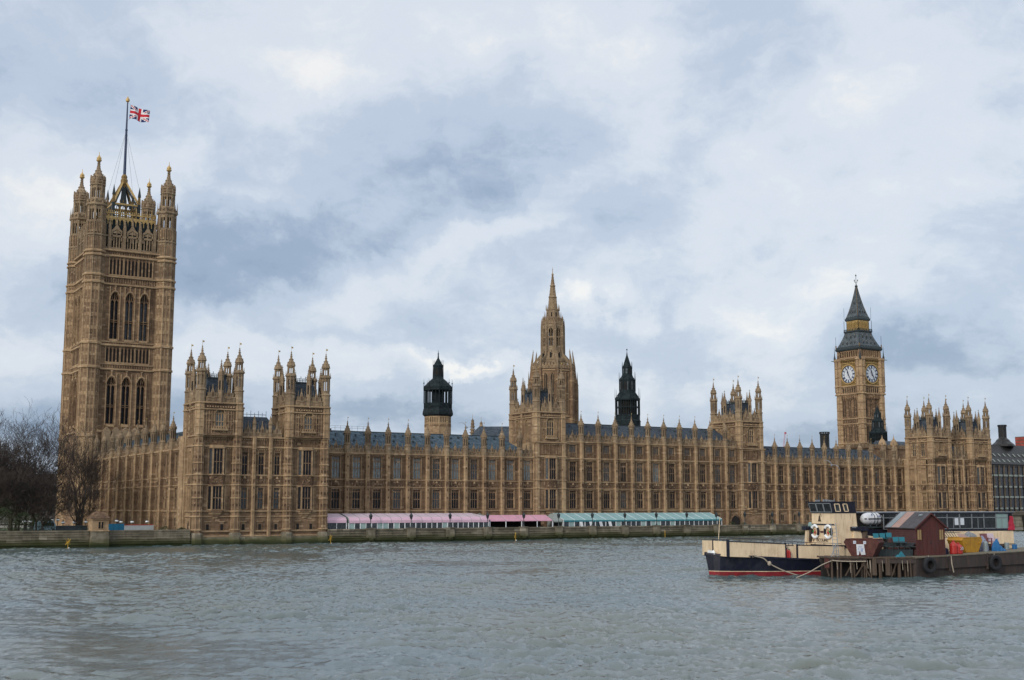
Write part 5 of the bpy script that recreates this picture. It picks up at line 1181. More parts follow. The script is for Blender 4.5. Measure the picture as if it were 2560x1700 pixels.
# ================================================================== WATER
def make_water():
    x0, x1, y0, y1, st_ = -8.0, 352.0, 22.0, 255.5, 0.28
    nx, ny = int((x1 - x0)/st_) + 1, int((y1 - y0)/st_) + 1
    N = 2048; Ld = N*st_; rg = np.random.default_rng(5)
    k = 2*np.pi*np.fft.fftfreq(N, st_); KX, KY = np.meshgrid(k, k); K = np.hypot(KX, KY); K[0, 0] = 1e-6
    wd = math.atan2(0.80, 0.60); cosw = (KX*math.cos(wd) + KY*math.sin(wd))/K
    def field(kp, kc, spread, floor):
        S = np.exp(-(kp/K)**2)/K**3.3*(floor + (1 - floor)*np.abs(cosw)**spread)*np.exp(-(K/kc)**2)
        S[0, 0] = 0
        ph = rg.normal(size=(N, N)) + 1j*rg.normal(size=(N, N))
        h = np.fft.ifft2(ph*np.sqrt(S)); return h
    h = field(2.5, 11.0, 4, .12).real; h2 = field(1.25, 4.5, 5, .1).real; hr = h/h.std() + .9*h2/h2.std()
    F = np.fft.fft2(hr); dx = np.real(np.fft.ifft2(-1j*KX/K*F)); dy = np.real(np.fft.ifft2(-1j*KY/K*F))
    big = field(.10, .35, 1, .7).real; big = big/big.std()
    amp = 0.072*np.clip(1 + .45*big, .35, 2.0)
    hh = (hr*amp)[:ny, :nx]; ddx = (dx*amp)[:ny, :nx]*1.3; ddy = (dy*amp)[:ny, :nx]*1.3
    gx, gy = np.meshgrid(x0 + st_*np.arange(nx), y0 + st_*np.arange(ny))
    ed = np.minimum.reduce([gx - x0, x1 - st_ - gx, gy - y0]); fade = np.clip(ed/6, 0, 1)
    hh = hh*fade; co = np.stack([gx + ddx*fade, gy + ddy*fade, hh], -1).reshape(-1, 3)
    i = np.arange(nx*ny).reshape(ny, nx)
    q = np.stack([i[:-1, :-1], i[:-1, 1:], i[1:, 1:], i[1:, :-1]], -1).reshape(-1, 4)
    X1, Y1 = gx[0, -1], gy[-1, 0]; n0 = len(co); far = 4000.0
    ex = np.array([(-far, -far, 0), (far, -far, 0), (far, y0, 0), (-far, y0, 0), (-far, Y1, 0), (x0, y0, 0), (x0, Y1, 0), (X1, y0, 0), (X1, Y1, 0), (far, Y1, 0), (-far, 262, 0), (far, 262, 0)], float)
    co = np.vstack([co, ex]); e = n0
    q2 = np.array([(e, e+1, e+2, e+3), (e+3, e+5, e+6, e+4), (e+7, e+2, e+9, e+8), (e+4, e+9, e+11, e+10)])
    q = np.vstack([q, q2])
    me = bpy.data.meshes.new('water'); me.vertices.add(len(co)); me.vertices.foreach_set('co', co.ravel()); me.loops.add(q.size); me.loops.foreach_set('vertex_index', q.ravel().astype(np.int32))
    me.polygons.add(len(q)); me.polygons.foreach_set('loop_start', np.arange(0, q.size, 4, dtype=np.int32)); me.polygons.foreach_set('use_smooth', [True]*len(q)); me.update(calc_edges=True); me.validate()
    m, t, b = new_mat('river_water'); nq = NT(t)
    n = nq.n('ShaderNodeTexNoise', i_Scale=0.05, i_Detail=4.0); nq.l(pos_scaled(nq, (1, 1, 1)), n.inputs['Vector'])
    nq.l(nq.mix(nq.ramp(n.outputs['Fac'], .35, .65), (0.078, 0.096, 0.082), (0.060, 0.094, 0.104)), b.inputs['Base Color'])
    b.inputs['Roughness'].default_value = 0.09; b.inputs['IOR'].default_value = 1.85
    n = nq.n('ShaderNodeTexNoise', i_Scale=2.2, i_Detail=5.0, i_Roughness=0.62, i_Distortion=0.3); nq.l(pos_scaled(nq, (1, 1.3, 1)), n.inputs['Vector'])
    bp = nq.n('ShaderNodeBump', i_Strength=0.6, i_Distance=0.12); nq.l(n.outputs['Fac'], bp.inputs['Height']); nq.l(bp.outputs[0], b.inputs['Normal'])
    me.materials.append(m)
    o = bpy.data.objects.new('water', me); COL.objects.link(o); tag(o, 'choppy grey green river', 'river', kind='structure')
make_water()

# ================================================================== GROUND, QUAY, TERRACE
M['paving'] = plain('stone_paving', (0.22, 0.20, 0.17), .9, 0, .3, 2)
M['grass'] = plain('winter_lawn', (0.045, 0.060, 0.022), .95, 0, .5, 3)
f = MB(); f.world(); f.box(-3500, 3500, 255.6, 4000, -3, 1.3); tag(f.build('ground', ['paving']), 'city ground behind the river wall', 'ground', kind='structure')
f = MB(); f.world(); f.box(109, 309.3, 255.4, 267, 1.2, 1.9); tag(f.build('terrace_floor', ['paving']), 'stone paved river terrace', 'pavement', kind='structure')
f = MB(); f.world(); f.box(-160, 78.5, 255.6, 345, 1.2, 2.5); tag(f.build('garden_lawn', ['grass']), 'lawn of the riverside garden', 'lawn', kind='structure')
LX = [119.2 + 10.23*k for k in range(19)]
def river_wall(name, label, x0, x1, z1, piers=()):
    org = ((x0 + x1)/2, 255, 0); w = thing(name, org, label, 'wall'); f = MB(org); FRONT(f, 255.0)
    f.hexa([(x0, -.9, -2), (x1, -.9, -2), (x1, .55, -2), (x0, .55, -2)], [(x0, -.9, z1 - .28), (x1, -.9, z1 - .28), (x1, .0, z1 - .28), (x0, .0, z1 - .28)])
    for z_ in (.55, 1.1, 2.15, 2.6): f.box(x0, x1, .0, .5 - z_*.12, z_, z_ + .07)
    f.box(x0, x1, .0, .34, 1.55, 1.75)
    f.build('wall_face', ['quay'], w)
    f = MB(org); FRONT(f, 255.0); f.box(x0, x1, -1.0, .16, z1 - .28, z1); f.build('coping', ['quay'], w)
    for i, p in enumerate(piers):
        part(('pier', z1), lambda: (lambda q: (q.frame(), q.hexa([(-1.05, -.2, 1.0), (1.05, -.2, 1.0), (1.05, .62, 1.0), (-1.05, .62, 1.0)], [(-1.05, -.2, z1), (1.05, -.2, z1), (1.05, .45, z1), (-1.05, .45, z1)]), q.box(-1.15, 1.15, -.3, .55, z1 - .05, z1 + .14), q.taper(-.5, .5, .0, .7, .4, 1.0, 1.0), q.build('pier', ['quay']))[-1])(MB()), w, (p - org[0], 0, 0))
    return w
river_wall('river_wall', 'long mossy stone river wall under the pink and teal marquees', 108.9, 309.0, 3.1, LX)
river_wall('river_wall', 'short river wall between the garden lodge and the near pavilion', 61.0, 77.9, 3.35)
river_wall('river_wall', 'dark mossy river wall below the bare trees left of the lodge', -160, 57.6, 3.4)
for k, x in enumerate((10, 24, 38, 46.5)):
    pass
# lodge on the wall
org = (59.3, 254.6, 0); kt = thing('garden_lodge', org, 'small stone lodge with hipped slate roof standing on the river wall', 'lodge'); f = MB(org); f.world()
f.hexa([(57.4, 253.2, -1), (61.2, 253.2, -1), (61.2, 257.5, -1), (57.4, 257.5, -1)], [(57.7, 253.5, 3.2), (60.95, 253.5, 3.2), (60.95, 257.5, 3.2), (57.7, 257.5, 3.2)], 1)
f.box(57.6, 61.05, 253.35, 257.5, 3.2, 3.5, 0); f.box(57.75, 60.9, 253.55, 257.4, 3.5, 5.55, 0)
f.box(57.55, 61.1, 253.3, 257.6, 5.5, 5.72, 0)
for k in range(7): f.box(57.6 + k*.5, 57.85 + k*.5, 253.25, 253.4, 5.72, 5.9, 0)
f.build('wall', ['honey', 'quay'], kt)
f = MB(org); f.world(); f.hexa([(57.4, 253.1, 5.75), (61.25, 253.1, 5.75), (61.25, 257.8, 5.75), (57.4, 257.8, 5.75)], [(58.6, 254.7, 7.1), (60.1, 254.7, 7.1), (60.1, 256.2, 7.1), (58.6, 256.2, 7.1)]); f.build('roof', ['carved'], kt)
f = MB(org); FRONT(f, 253.55); f.box(58.85, 59.95, .0, .05, 3.75, 5.1, 1); 
for u in (58.85, 59.4, 59.95): f.box(u - .06, u + .06, .02, .12, 3.7, 5.15, 0)
f.box(58.75, 60.05, .02, .14, 3.62, 3.74, 0); f.box(58.75, 60.05, .02, .14, 5.08, 5.2, 0); f.build('window', ['honey', 'void'], kt)

# ------------------------------------------------------------------ marquees on the terrace
M['pinkroof'] = plain('pale_pink_canvas', (0.50, 0.40, 0.46), .7, 0, .10, .5); M['pink'] = plain('pink_canvas', (0.56, 0.37, 0.46), .7, 0, .08, .8); M['rose'] = plain('rose_pink_canvas', (0.52, 0.27, 0.35), .7, 0, .12, .8)
M['teal'] = plain('pale_teal_canvas', (0.22, 0.36, 0.37), .7, 0, .12, .6); M['tealdk'] = plain('deep_teal_valance', (0.03, 0.19, 0.23), .7, 0, .1); M['white'] = plain('white_paint', (0.72, 0.74, 0.76), .6, 0, .06)
M['canvasgrey'] = plain('grey_green_canvas', (0.22, 0.25, 0.24), .8, 0, .15); M['mgl'] = glass('marquee_window', (0.035, 0.045, 0.052), .15, .5, .6); M['mglp'] = plain('pale_marquee_panel', (0.28, 0.38, 0.37), .4, 0, .15)
def marquee(name, label, x0, x1, roofm, frontm, zs, ys, seg, post='white', vm=None, seam='canvasgrey', open_=False, hip1=0.0):
    (ze, zk, zr) = zs; (yf, yk, yr) = ys; org = ((x0+x1)/2, yf, 1.9); t = thing(name, org, label, 'marquee'); f = MB(org); f.world()
    P = [(yf, ze), (yf + .05, ze + (zk - ze)*.45), (yf + .35, ze + (zk-ze)*.8), (yk, zk), (yr, zr), (yr + 2.6, zk)]
    for i, ((ya, za), (yb, zb)) in enumerate(zip(P[:-1], P[1:])):
        ha = hip1*max(0, (za - zk)/(zr - zk)) if i >= 3 else 0; hb = hip1*max(0, (zb - zk)/(zr - zk)) if i >= 3 else 0
        if i >= 4: ha, hb = hb, ha; ha = hip1; hb = 0
        f.hexa([(x0, ya, za - .04), (x1 - ha, ya, za - .04), (x1 - hb, yb, zb - .04), (x0, yb, zb - .04)], [(x0, ya, za), (x1 - ha, ya, za), (x1 - hb, yb, zb), (x0, yb, zb)], 1 if i < 3 else 0)
    f.prism([(0, 0), (.01, 0), (.01, .01)], 0, .01) if False else None
    for x in (x0, x1 - .05):                                   # end walls
        if open_: break
        a = [f.p(x, y, z) for y, z in [(yf, 1.9)] + P + [(yr + 2.6, 1.9)]]; f.face(a, 2)
    n = max(1, round((x1 - x0)/seg))
    for k in range(n + 1):
        x = x0 + (x1 - x0 - hip1)*k/n
        for (ya, za), (yb, zb) in zip(P[:-2], P[1:-1]): f.hexa([(x - .05, ya, za - .03), (x + .05, ya, za - .03), (x + .05, yb, zb - .03), (x - .05, yb, zb - .03)], [(x - .05, ya - .015, za + .03), (x + .05, ya - .015, za + .03), (x + .05, yb - .015, zb + .035), (x - .05, yb - .015, zb + .035)], 3)
    f.build('canopy', [roofm, frontm, 'canvasgrey', seam], t)
    if vm: g_ = MB(org); g_.world(); g_.box(x0 - .02, x1, yf - .06, yf - .01, ze - .28, ze + .08); g_.build('valance', [vm], t)
    fr = MB(org); FRONT(fr, yf + .1)
    for k in range(2*n + 1):
        u = x0 + (x1 - x0)*k/(2*n)
        if open_ and k % 2: continue
        fr.box(u - (.1 if k % 2 == 0 else .05), u + (.1 if k % 2 == 0 else .05), -.05, .06, 1.9, ze + .02)
    if not open_: fr.box(x0, x1, -.04, .04, 2.75, 2.87)
    fr.build('frame', [post], t)
    if not open_:
        rr_ = random.Random(len(label)); cnt = 0
        for k in range(2*n):
            u0 = x0 + (x1-x0)*k/(2*n) + .06; u1 = x0 + (x1-x0)*(k+1)/(2*n) - .06
            pm = 'mglp' if rr_.random() < .16 else 'mgl'
            p_ = MB(org); FRONT(p_, yf + .12); p_.box(u0, u1, -.04, -.01, 1.92, ze); p_.build('window_panel', [pm], t)
    else:
        b_ = MB(org); b_.world(); b_.box(x0, x1, yr + 2.2, yr + 2.4, 1.9, ze + .1, 0)
        rr_ = random.Random(9); x = x0 + 1
        while x < x1 - 2: h = rr_.uniform(.8, 1.6); b_.box(x, x + rr_.uniform(.6, 1.6), yr, yr + .5, 1.9, 1.9 + h, rr_.choice((1, 2))); x += rr_.uniform(1.2, 2.6)
        b_.build('stacked_furniture', ['void', 'brown', 'iron'], t)
    return t
marquee('marquee', 'short deeper pink marquee section against the near pavilion', 109.3, 114.1, 'pinkroof', 'pink', (4.5, 5.7, 6.5), (256.6, 257.4, 261), 4.9)
marquee('marquee', 'long pale pink marquee with a row of dark windows', 114.6, 151.2, 'pinkroof', 'pink', (4.4, 5.65, 6.5), (256.4, 257.2, 261), 2.82, hip1=2.2)
marquee('awning', 'lower open rose pink awning between the two long marquees', 151.9, 170.0, 'rose', 'rose', (4.55, 4.9, 6.0), (257.0, 257.5, 260.2), 4.5, open_=True)
marquee('marquee', 'long pale teal marquee with white framed windows', 173.4, 225.4, 'teal', 'teal', (4.55, 4.95, 6.4), (257.0, 257.6, 262), 3.25, vm='tealdk', seam='white')
t = thing('entrance_tent', (171.8, 258, 1.9), 'grey green entrance tent at the left end of the teal marquee', 'tent'); f = MB((171.8, 258, 1.9)); f.world()
f.hexa([(170.3, 257.2, 4.5), (173.3, 257.2, 4.5), (173.3, 262, 4.5), (170.3, 262, 4.5)], [(172.6, 260, 6.3), (173.3, 260, 6.3), (173.3, 262, 6.3), (172.6, 262, 6.3)]); f.box(170.3, 173.3, 257.15, 257.2, 4.2, 4.55); f.build('canopy', ['canvasgrey'], t)
f = MB((171.8, 258, 1.9)); f.world(); 
for x in (170.4, 173.2): f.tube([(x, 257.3, 1.9), (x, 257.3, 4.5)], .06, 5)
f.build('post', ['white'], t); f = MB((171.8, 258, 1.9)); f.world(); f.box(170.4, 173.2, 258.4, 258.5, 1.9, 4.3); f.build('doorway', ['void'], t)
# pale furled blinds in the first bays of the teal marquee
for k, x in enumerate((178.6, 181.6, 184.7, 187.6)):
    t = thing('furled_blind', (x, 256.85, 1.9), 'pale slanting curtain, %s of four at the left of the teal marquee' % ('leftmost', 'second from left', 'third from left', 'rightmost')[k], 'curtain', group='pale curtains on the teal marquee'); f = MB((x, 256.85, 1.9)); f.frame(0, 256.9); f.prism([(x + .15, 1.95), (x + 1.0, 1.95), (x + .35, 4.25), (x - .55, 4.25)], 0, .05); f.build('cloth', ['white'], t)

# ------------------------------------------------------------------ terrace lamps, channel markers
def mk_lamp(t):
    f = MB(); f.world(); f.lathe(0, 0, [(.3, 0), (.3, .12), (.17, .3), (.12, .7), (.09, .9), (.08, 1.85), (.14, 1.95), (.1, 2.05)], 8); f.build('post', ['iron'], t)
    f = MB(); f.world(); f.lathe(0, 0, [(.2, 2.05), (.36, 2.8), (.42, 2.84), (.42, 2.9), (.25, 3.15), (.12, 3.25), (.14, 3.4), (.04, 3.5), (.02, 3.75), (0, 3.8)], 6)
    for k in range(6): a = math.pi/8 + math.pi/3*k; f.tube([(.21*math.cos(a), .21*math.sin(a), 2.05), (.38*math.cos(a), .38*math.sin(a), 2.82)], .03, 4)
    f.build('lantern', ['iron'], t)
    f = MB(); f.world(); f.lathe(0, 0, [(.19, 2.15), (.34, 2.74)], 6, rot=0.0); f.build('lamp_glass', ['half'], t)
where = ['over the left part of the pale pink marquee', 'at the middle of the pale pink marquee', 'over the right part of the pale pink marquee', 'in the gap between pale pink marquee and rose awning', 'in front of the rose pink awning', 'at the grey green entrance tent', 'over the second stretch of the teal marquee', 'left of the middle of the teal marquee', 'right of the middle of the teal marquee', 'over the right part of the teal marquee', 'at the right end of the teal marquee', 'right of the teal marquee near the dark archway', 'next to the boat wheelhouse on its left', 'left of the boat wheelhouse mast dome']
LL = thing('lamp_post', (LX[0], 254.8, 3.2), 'black terrace lamp ' + where[0], 'lamp post', group='lanterns along the terrace wall'); mk_lamp(LL)
for i, x in enumerate(LX[1:14]): copy_thing(LL, (x, 254.8, 3.2), label='black terrace lamp ' + where[i + 1])
M['ochre'] = plain('yellow_marker_paint', (0.50, 0.30, 0.03), .6, 0, .2)
def mk_marker(t):
    f = MB(); f.world(); f.tube([(0, 0, -1.2), (0, 0, 1.9)], .11, 6); f.build('post', ['ochre'], t)
    f = MB(); f.frame()
    for s in (-1, 1): f.prism([(-.95*s - .11, 1.05), (-.95*s + .11, .95), (.95*s + .11, 2.45), (.95*s - .11, 2.55)], -.05 - .1*s, .05 - .1*s)
    f.box(-.75, .75, -.03, .03, 1.68, 1.84); f.bc(0, 0, 2.1, .14, .14, .7); f.build('cross', ['ochre'], t)
    f = MB(); f.world(); f.lathe(.35, -.2, [(.0, -.15), (.28, -.05), (.28, .15), (0, .3)], 8); f.build('float', ['white'], t)
for i, (x, lb) in enumerate(((52.9, 'yellow cross marker below the bare trees'), (108.3, 'yellow cross marker at the corner of the near pavilion'), (156.0, 'yellow cross marker below the rose pink awning'), (201.6, 'yellow cross marker below the teal marquee'))):
    if i == 0: MK = thing('channel_marker', (x, 252, 0), lb, 'marker', group='yellow markers in the water along the wall'); mk_marker(MK); MK.scale = (.5, .5, .7)
    else: copy_thing(MK, (x, 252, 0), rz=.3*i, label=lb)
# arched doorway and shrubs on the terrace right of the teal marquee
t = thing('archway', (237.5, 264.9, 1.9), 'dark arched doorway in the terrace wall left of the boat', 'doorway'); f = MB((237.5, 264.9, 1.9)); FRONT(f, 265.0); f.prism([(235.9, 1.9), (239.1, 1.9), (239.1, 4.0), (238.6, 4.9), (237.5, 5.5), (236.4, 4.9), (235.9, 4.0)], 0, .12); f.build('opening', ['void'], t)
f = MB((237.5, 264.9, 1.9)); FRONT(f, 265.0)
for (a, b), (c, d) in zip([(-1.75, 0), (-1.75, 2.2), (-1.2, 3.2), (0, 3.9), (1.2, 3.2), (1.75, 2.2)], [(-1.75, 2.2), (-1.2, 3.2), (0, 3.9), (1.2, 3.2), (1.75, 2.2), (1.75, 0)]): f.prism([(237.5 + a, 1.9 + b), (237.5 + c, 1.9 + d), (237.5 + c*1.14, 1.9 + d*1.07), (237.5 + a*1.14, 1.9 + b*1.07)], 0, .3)
f.build('arch', ['brown'], t)
M['shrub'] = plain('evergreen_leaves', (0.028, 0.042, 0.016), .9, 0, .5, 6)
def shrub(x, y, z, r, h, label, seed, n=260):
    f = MB((x, y, z)); f.world(); q = random.Random(seed)
    for k in range(n):
        a = q.uniform(0, 6.28); rr = r*math.sqrt(q.random()); zz = z + h*q.random()**.8; rr *= math.sqrt(max(.05, 1 - ((zz - z)/h)**2)); px, py = x + rr*math.cos(a), y + rr*math.sin(a); s = .13
        i = [f.p(px + q.uniform(-s, s)*1.4, py + q.uniform(-s, s)*1.4, zz + q.uniform(-s, s)*1.4) for _ in range(3)]; f.face(i)
    o = f.build('shrub', ['shrub'], fix=False); tag(o, label, 'shrub')
shrub(228.5, 256.5, 1.9, 1.6, 1.9, 'low dark shrub on the terrace just past the teal marquee', 1); shrub(233.0, 256.5, 1.9, 1.4, 1.7, 'low dark shrub left of the arched doorway', 2); shrub(243.5, 256.5, 1.9, 1.0, 2.6, 'taller dark bush right of the arched doorway', 3); shrub(252, 256.5, 1.9, 1.0, 1.8, 'small dark bush left of the boat wheelhouse', 4)
shrub(73.5, 257.5, 2.4, 2.2, 1.6, 'dark rounded hedge beside the near pavilion', 5); shrub(77.0, 258.0, 2.4, 1.4, 1.3, 'small hedge touching the near pavilion corner', 6)

# ================================================================== LEFT: garden, trees, railings
M['bark'] = plain('dark_bark', (0.036, 0.027, 0.021), .95, 0, .4, 3); M['twig'] = plain('bare_reddish_twigs', (0.042, 0.033, 0.028), .95, 0, .4, 2)
def grow_tree(seed, H, spread, trunk_r, fork, levels, bias=0.0):
    q = random.Random(seed); tr = MB(); tr.world(); cr = MB(); cr.world()
    def seg(mb, pts, r0, r1, n): mb.tube(pts, r0, n, r1=r1)
    def branch(p, d, L, r, lv):
        pts = [p]; dd = d.copy(); n = 4 if lv < 3 else 3
        for k in range(n):
            dd = (dd + Vector((q.uniform(-1, 1), q.uniform(-1, 1), q.uniform(-.5, .9)))*(.16 + .045*lv)).normalized()
            pts.append(pts[-1] + dd*L/n)
        r1 = max(r*.55, .02)
        seg(tr if lv <= 1 else cr, pts, r, r1, 6 if lv <= 1 else (4 if lv < 4 else 3))
        if lv >= levels: return
        nb = (3, 4, 4, 4, 3, 3)[min(lv, 5)]
        for k in range(nb):
            t = q.uniform(.35, 1.0) if k else 1.0; i = min(int(t*n), n - 1); b = pts[i] + (pts[i+1] - pts[i])*(t*n - i) if t < 1 else pts[-1]
            nd_ = (dd*.75 + Vector((q.uniform(-1, 1), q.uniform(-1, 1), q.uniform(-.25, .75)))*spread).normalized()
            branch(b, nd_, L*q.uniform(.55, .82), max(r*(1 - .45*t)*q.uniform(.5, .68), .02), lv + 1)
    p = Vector((0, 0, -.3)); base = [p]; d = Vector((bias, 0, 1)).normalized()
    for k in range(4): d = (d + Vector((q.uniform(-.08, .08), q.uniform(-.08, .08), .1))).normalized(); base.append(base[-1] + d*(H*fork/4))
    seg(tr, base, trunk_r*1.25, trunk_r*.8, 8)
    for k in range(4):
        a = 6.28*k/4 + q.uniform(-.4, .4); nd_ = Vector((math.cos(a)*spread*.75, math.sin(a)*spread*.75, 1.0)).normalized()
        branch(base[-1] - d*H*fork*.12*k, nd_, H*(1 - fork)*.40*q.uniform(.85, 1.15), trunk_r*.55, 1)
    return tr, cr
def tree_kind(seed, H, spread, r, fork, levels, bias=0.0):
    tr, cr = grow_tree(seed, H, spread, r, fork, levels, bias); a = tr.build('trunk', ['bark'], fix=False); b = cr.build('crown', ['twig'], fix=False)
    return a, b
KINDS = [tree_kind(11, 26, .8, .42, .22, 6), tree_kind(23, 20, .55, .3, .25, 5), tree_kind(37, 15, .95, .22, .2, 6), tree_kind(59, 27, .55, .36, .26, 5)]
used_k = set()
TREES = [(56.0, 306, 0, 1.14, .3, 'tall forked bare tree, the one standing against open sky left of the flag tower'), (62.5, 285, 1, 1.08, 1.2, 'slender bare tree rising in front of the flag tower base'), (44.5, 292, 0, 1.12, 2.2, 'tall bare tree cut by the left edge of the picture'), (47.5, 275, 2, 1.15, .7, 'low spreading bare tree at the lower left near the wall'), (53.0, 285, 2, 1.1, 2.6, 'twiggy bare tree in the middle of the left garden'), (42.0, 270, 2, 1.1, 4.0, 'dense low bare tree nearest the left corner'), (50.5, 296, 1, .85, 5.0, 'mid sized bare tree behind the pair of white lamp globes'), (65.5, 300, 1, 1.0, 3.0, 'bare tree close against the flank of the palace'), (58.5, 270, 2, .8, 5.4, 'small bare tree behind the black railings'), (48.0, 320, 3, .9, 1.0, 'hazy bare tree far back in the left garden'), (68.5, 318, 1, .95, 4.4, 'bare tree right of the slender one, in front of the flank end'),
    (51.0, 268, 2, .95, 1.7, 'tangled bare tree low over the dark river wall'), (45.0, 283, 1, .9, 3.7, 'straight bare tree among the dense group at far left'), (55.5, 292, 2, 1.0, .2, 'broad bare tree behind the blue van'), (40.5, 280, 1, 1.0, 2.9, 'bare tree at the extreme left margin'), (47.0, 300, 2, 1.2, 5.9, 'bushy bare tree behind the left group'), (52.0, 312, 2, 1.2, 3.3, 'reddish bare tree in the background of the garden'), (44.0, 315, 1, 1.0, 4.9, 'distant bare tree at the back left'), (43.5, 276, 2, 1.45, 1.1, 'large twiggy bare tree at the left edge over the dark evergreens'), (48.6, 290, 2, 1.45, 2.0, 'large twiggy bare tree behind the two left lamp globes'), (41.5, 288, 3, .8, 2.5, 'tall narrow bare tree touching the left margin'), (53.5, 300, 2, 1.3, 4.5, 'wide twiggy bare tree under the tall forked one')]
for (x, y, k, s, rz, lb) in TREES:
    t = thing('bare_tree', (x, y, 2.4), lb, 'tree', rz, 'bare winter trees in the garden'); t.scale = (s, s, s)
    for o in KINDS[k]:
        if o.name in used_k: put(o, t)
        else: o.parent = t; used_k.add(o.name)
for k_, (x_, y_, r_, h_, lb_) in enumerate(((42.5, 262, 3.0, 5.5, 'big dark shrub at the left edge behind the river wall'), (46.5, 264, 2.6, 4.6, 'dark shrub second from the left edge behind the river wall'), (52.2, 270, 2.0, 3.4, 'rounded dark shrub just left of the black railing'), (44.5, 272, 3.6, 7.5, 'tall dark evergreen mass among the far left trees'))): shrub(x_, y_, 2.4, r_, h_, lb_, 40 + k_, 900)
shrub(49.8, 268, 2.4, 1.7, 4.2, 'dark evergreen bush behind the pair of white lamp globes', 12)
# black railings on the wall, globe lamps, hoardings
t = thing('railing', (52, 256.3, 3.3), 'solid black railing and screen along the dark river wall', 'railing'); f = MB((52, 256.3, 3.3)); f.world()
for k in range(48): x = 45.6 + k*.25; f.tube([(x, 256.3, 2.5), (x, 256.3, 4.3)], .03, 4)
f.box(45.5, 57.5, 256.25, 256.35, 4.2, 4.28); f.box(45.5, 57.5, 256.25, 256.35, 3.5, 3.58); f.box(51.4, 57.4, 256.4, 256.5, 2.5, 4.35, 0); f.build('bars', ['iron'], t)
M['globe'] = plain('white_lamp_globe', (.80, .82, .84), .3, 0, .04)
def mk_globe(t, h=4.6):
    f = MB(); f.world(); f.tube([(0, 0, 0), (0, 0, h)], .09, 6, r1=.06); f.lathe(0, 0, [(.2, 0), (.2, .5), (.1, .6)], 8); f.lathe(0, 0, [(.1, h - .1), (.3, h)], 8); f.build('post', ['iron'], t)
    f = MB(); f.world(); f.lathe(0, 0, [(.3, h), (.42, h + .15), (.36, h + .34), (0, h + .42)], 10, 0); f.build('globe', ['globe'], t, smooth=True)
    f = MB(); f.world(); f.lathe(0, 0, [(.2, h + .4), (.12, h + .55), (.04, h + .8), (0, h + .85)], 8); f.build('finial', ['iron'], t)
GL = [(48.1, 272, 'white globe lamp, left of the pair under the dense bare trees', 2.4), (49.3, 272, 'white globe lamp, right of the pair under the dense bare trees', 2.4), (54.3, 275, 'white globe lamp, left of the pair above the black railing', 2.6), (55.4, 275, 'white globe lamp, right of the pair above the black railing', 2.65), (56.5, 275, 'white globe lamp just left of the slender tree trunk', 2.1), (58.8, 275, 'white globe lamp right of the slender tree trunk', 2.1), (61.2, 275, 'white globe lamp left of the lodge roof', 2.2), (66.5, 270, 'white globe lamp above the blue hoarding, left one', 2.45), (67.4, 270, 'white globe lamp above the blue hoarding, right one', 2.2), (69.8, 270, 'white globe lamp over the middle of the pale hoarding', 2.2), (73.0, 270, 'white globe lamp over the right end of the pale hoarding', 2.25)]
g0 = None
for (x, y, lb, h) in GL:
    if g0 is None: g0 = thing('globe_lamp', (x, y, 2.5 + h - 2.6), lb, 'lamp', group='white globe lamps in the garden'); mk_globe(g0, 2.5)
    else: copy_thing(g0, (x, y, 2.5 + h - 2.6), label=lb)
M['hoardblue'] = plain('blue_hoarding', (0.006, 0.10, 0.19), .5, 0, .1); M['hoardpale'] = plain('pale_hoarding', (.34, .36, .37), .6, 0, .1); M['red'] = plain('red_paint', (.40, .016, .016), .5, 0, .2)
t = thing('hoarding', (64.5, 262, 2.5), 'bright blue site hoarding right of the lodge', 'hoarding'); f = MB((64.5, 262, 2.5)); f.world(); f.box(61.6, 66.1, 262, 262.2, 2.5, 4.55); 
for k in range(5): f.box(61.6 + k*1.1, 61.7 + k*1.1, 261.94, 262.0, 2.5, 4.6)
f.build('panel', ['hoardblue'], t)
t = thing('hoarding', (69.5, 264, 2.5), 'long pale site hoarding with a thin red top edge', 'hoarding'); f = MB((69.5, 264, 2.5)); f.world(); f.box(66.6, 72.8, 264, 264.2, 2.5, 4.2); f.build('panel', ['hoardpale'], t); f = MB((69.5, 264, 2.5)); f.world(); f.box(66.2, 72.6, 263.95, 264.25, 4.2, 4.32); f.build('top_edge', ['red'], t)
t = thing('parked_van', (52, 290, 2.5), 'pale blue van parked behind the black railing', 'van'); f = MB((52, 290, 2.5)); f.world()
f.hexa([(53.0, 286, 2.9), (57.8, 286, 2.9), (57.8, 288, 2.9), (53.0, 288, 2.9)], [(53.2, 286.1, 4.9), (56.9, 286.1, 4.9), (56.9, 287.9, 4.9), (53.2, 287.9, 4.9)]); f.build('body', [plain('pale_blue_paint', (.28, .42, .50), .35, 0, .05)], t)
f = MB((52, 290, 2.5)); f.frame(0, 285.95); f.box(54.2, 56.9, 0, .06, 3.9, 4.6); f.build('window', ['mgl'], t)
for x in (53.9, 56.8): f = MB((52, 290, 2.5)); f.frame(0, 286); f.prism([(x + .38*math.cos(a*math.pi/6), 2.9 + .38*math.sin(a*math.pi/6)) for a in range(12)], -.1, .12); f.build('wheel', ['void'], t)
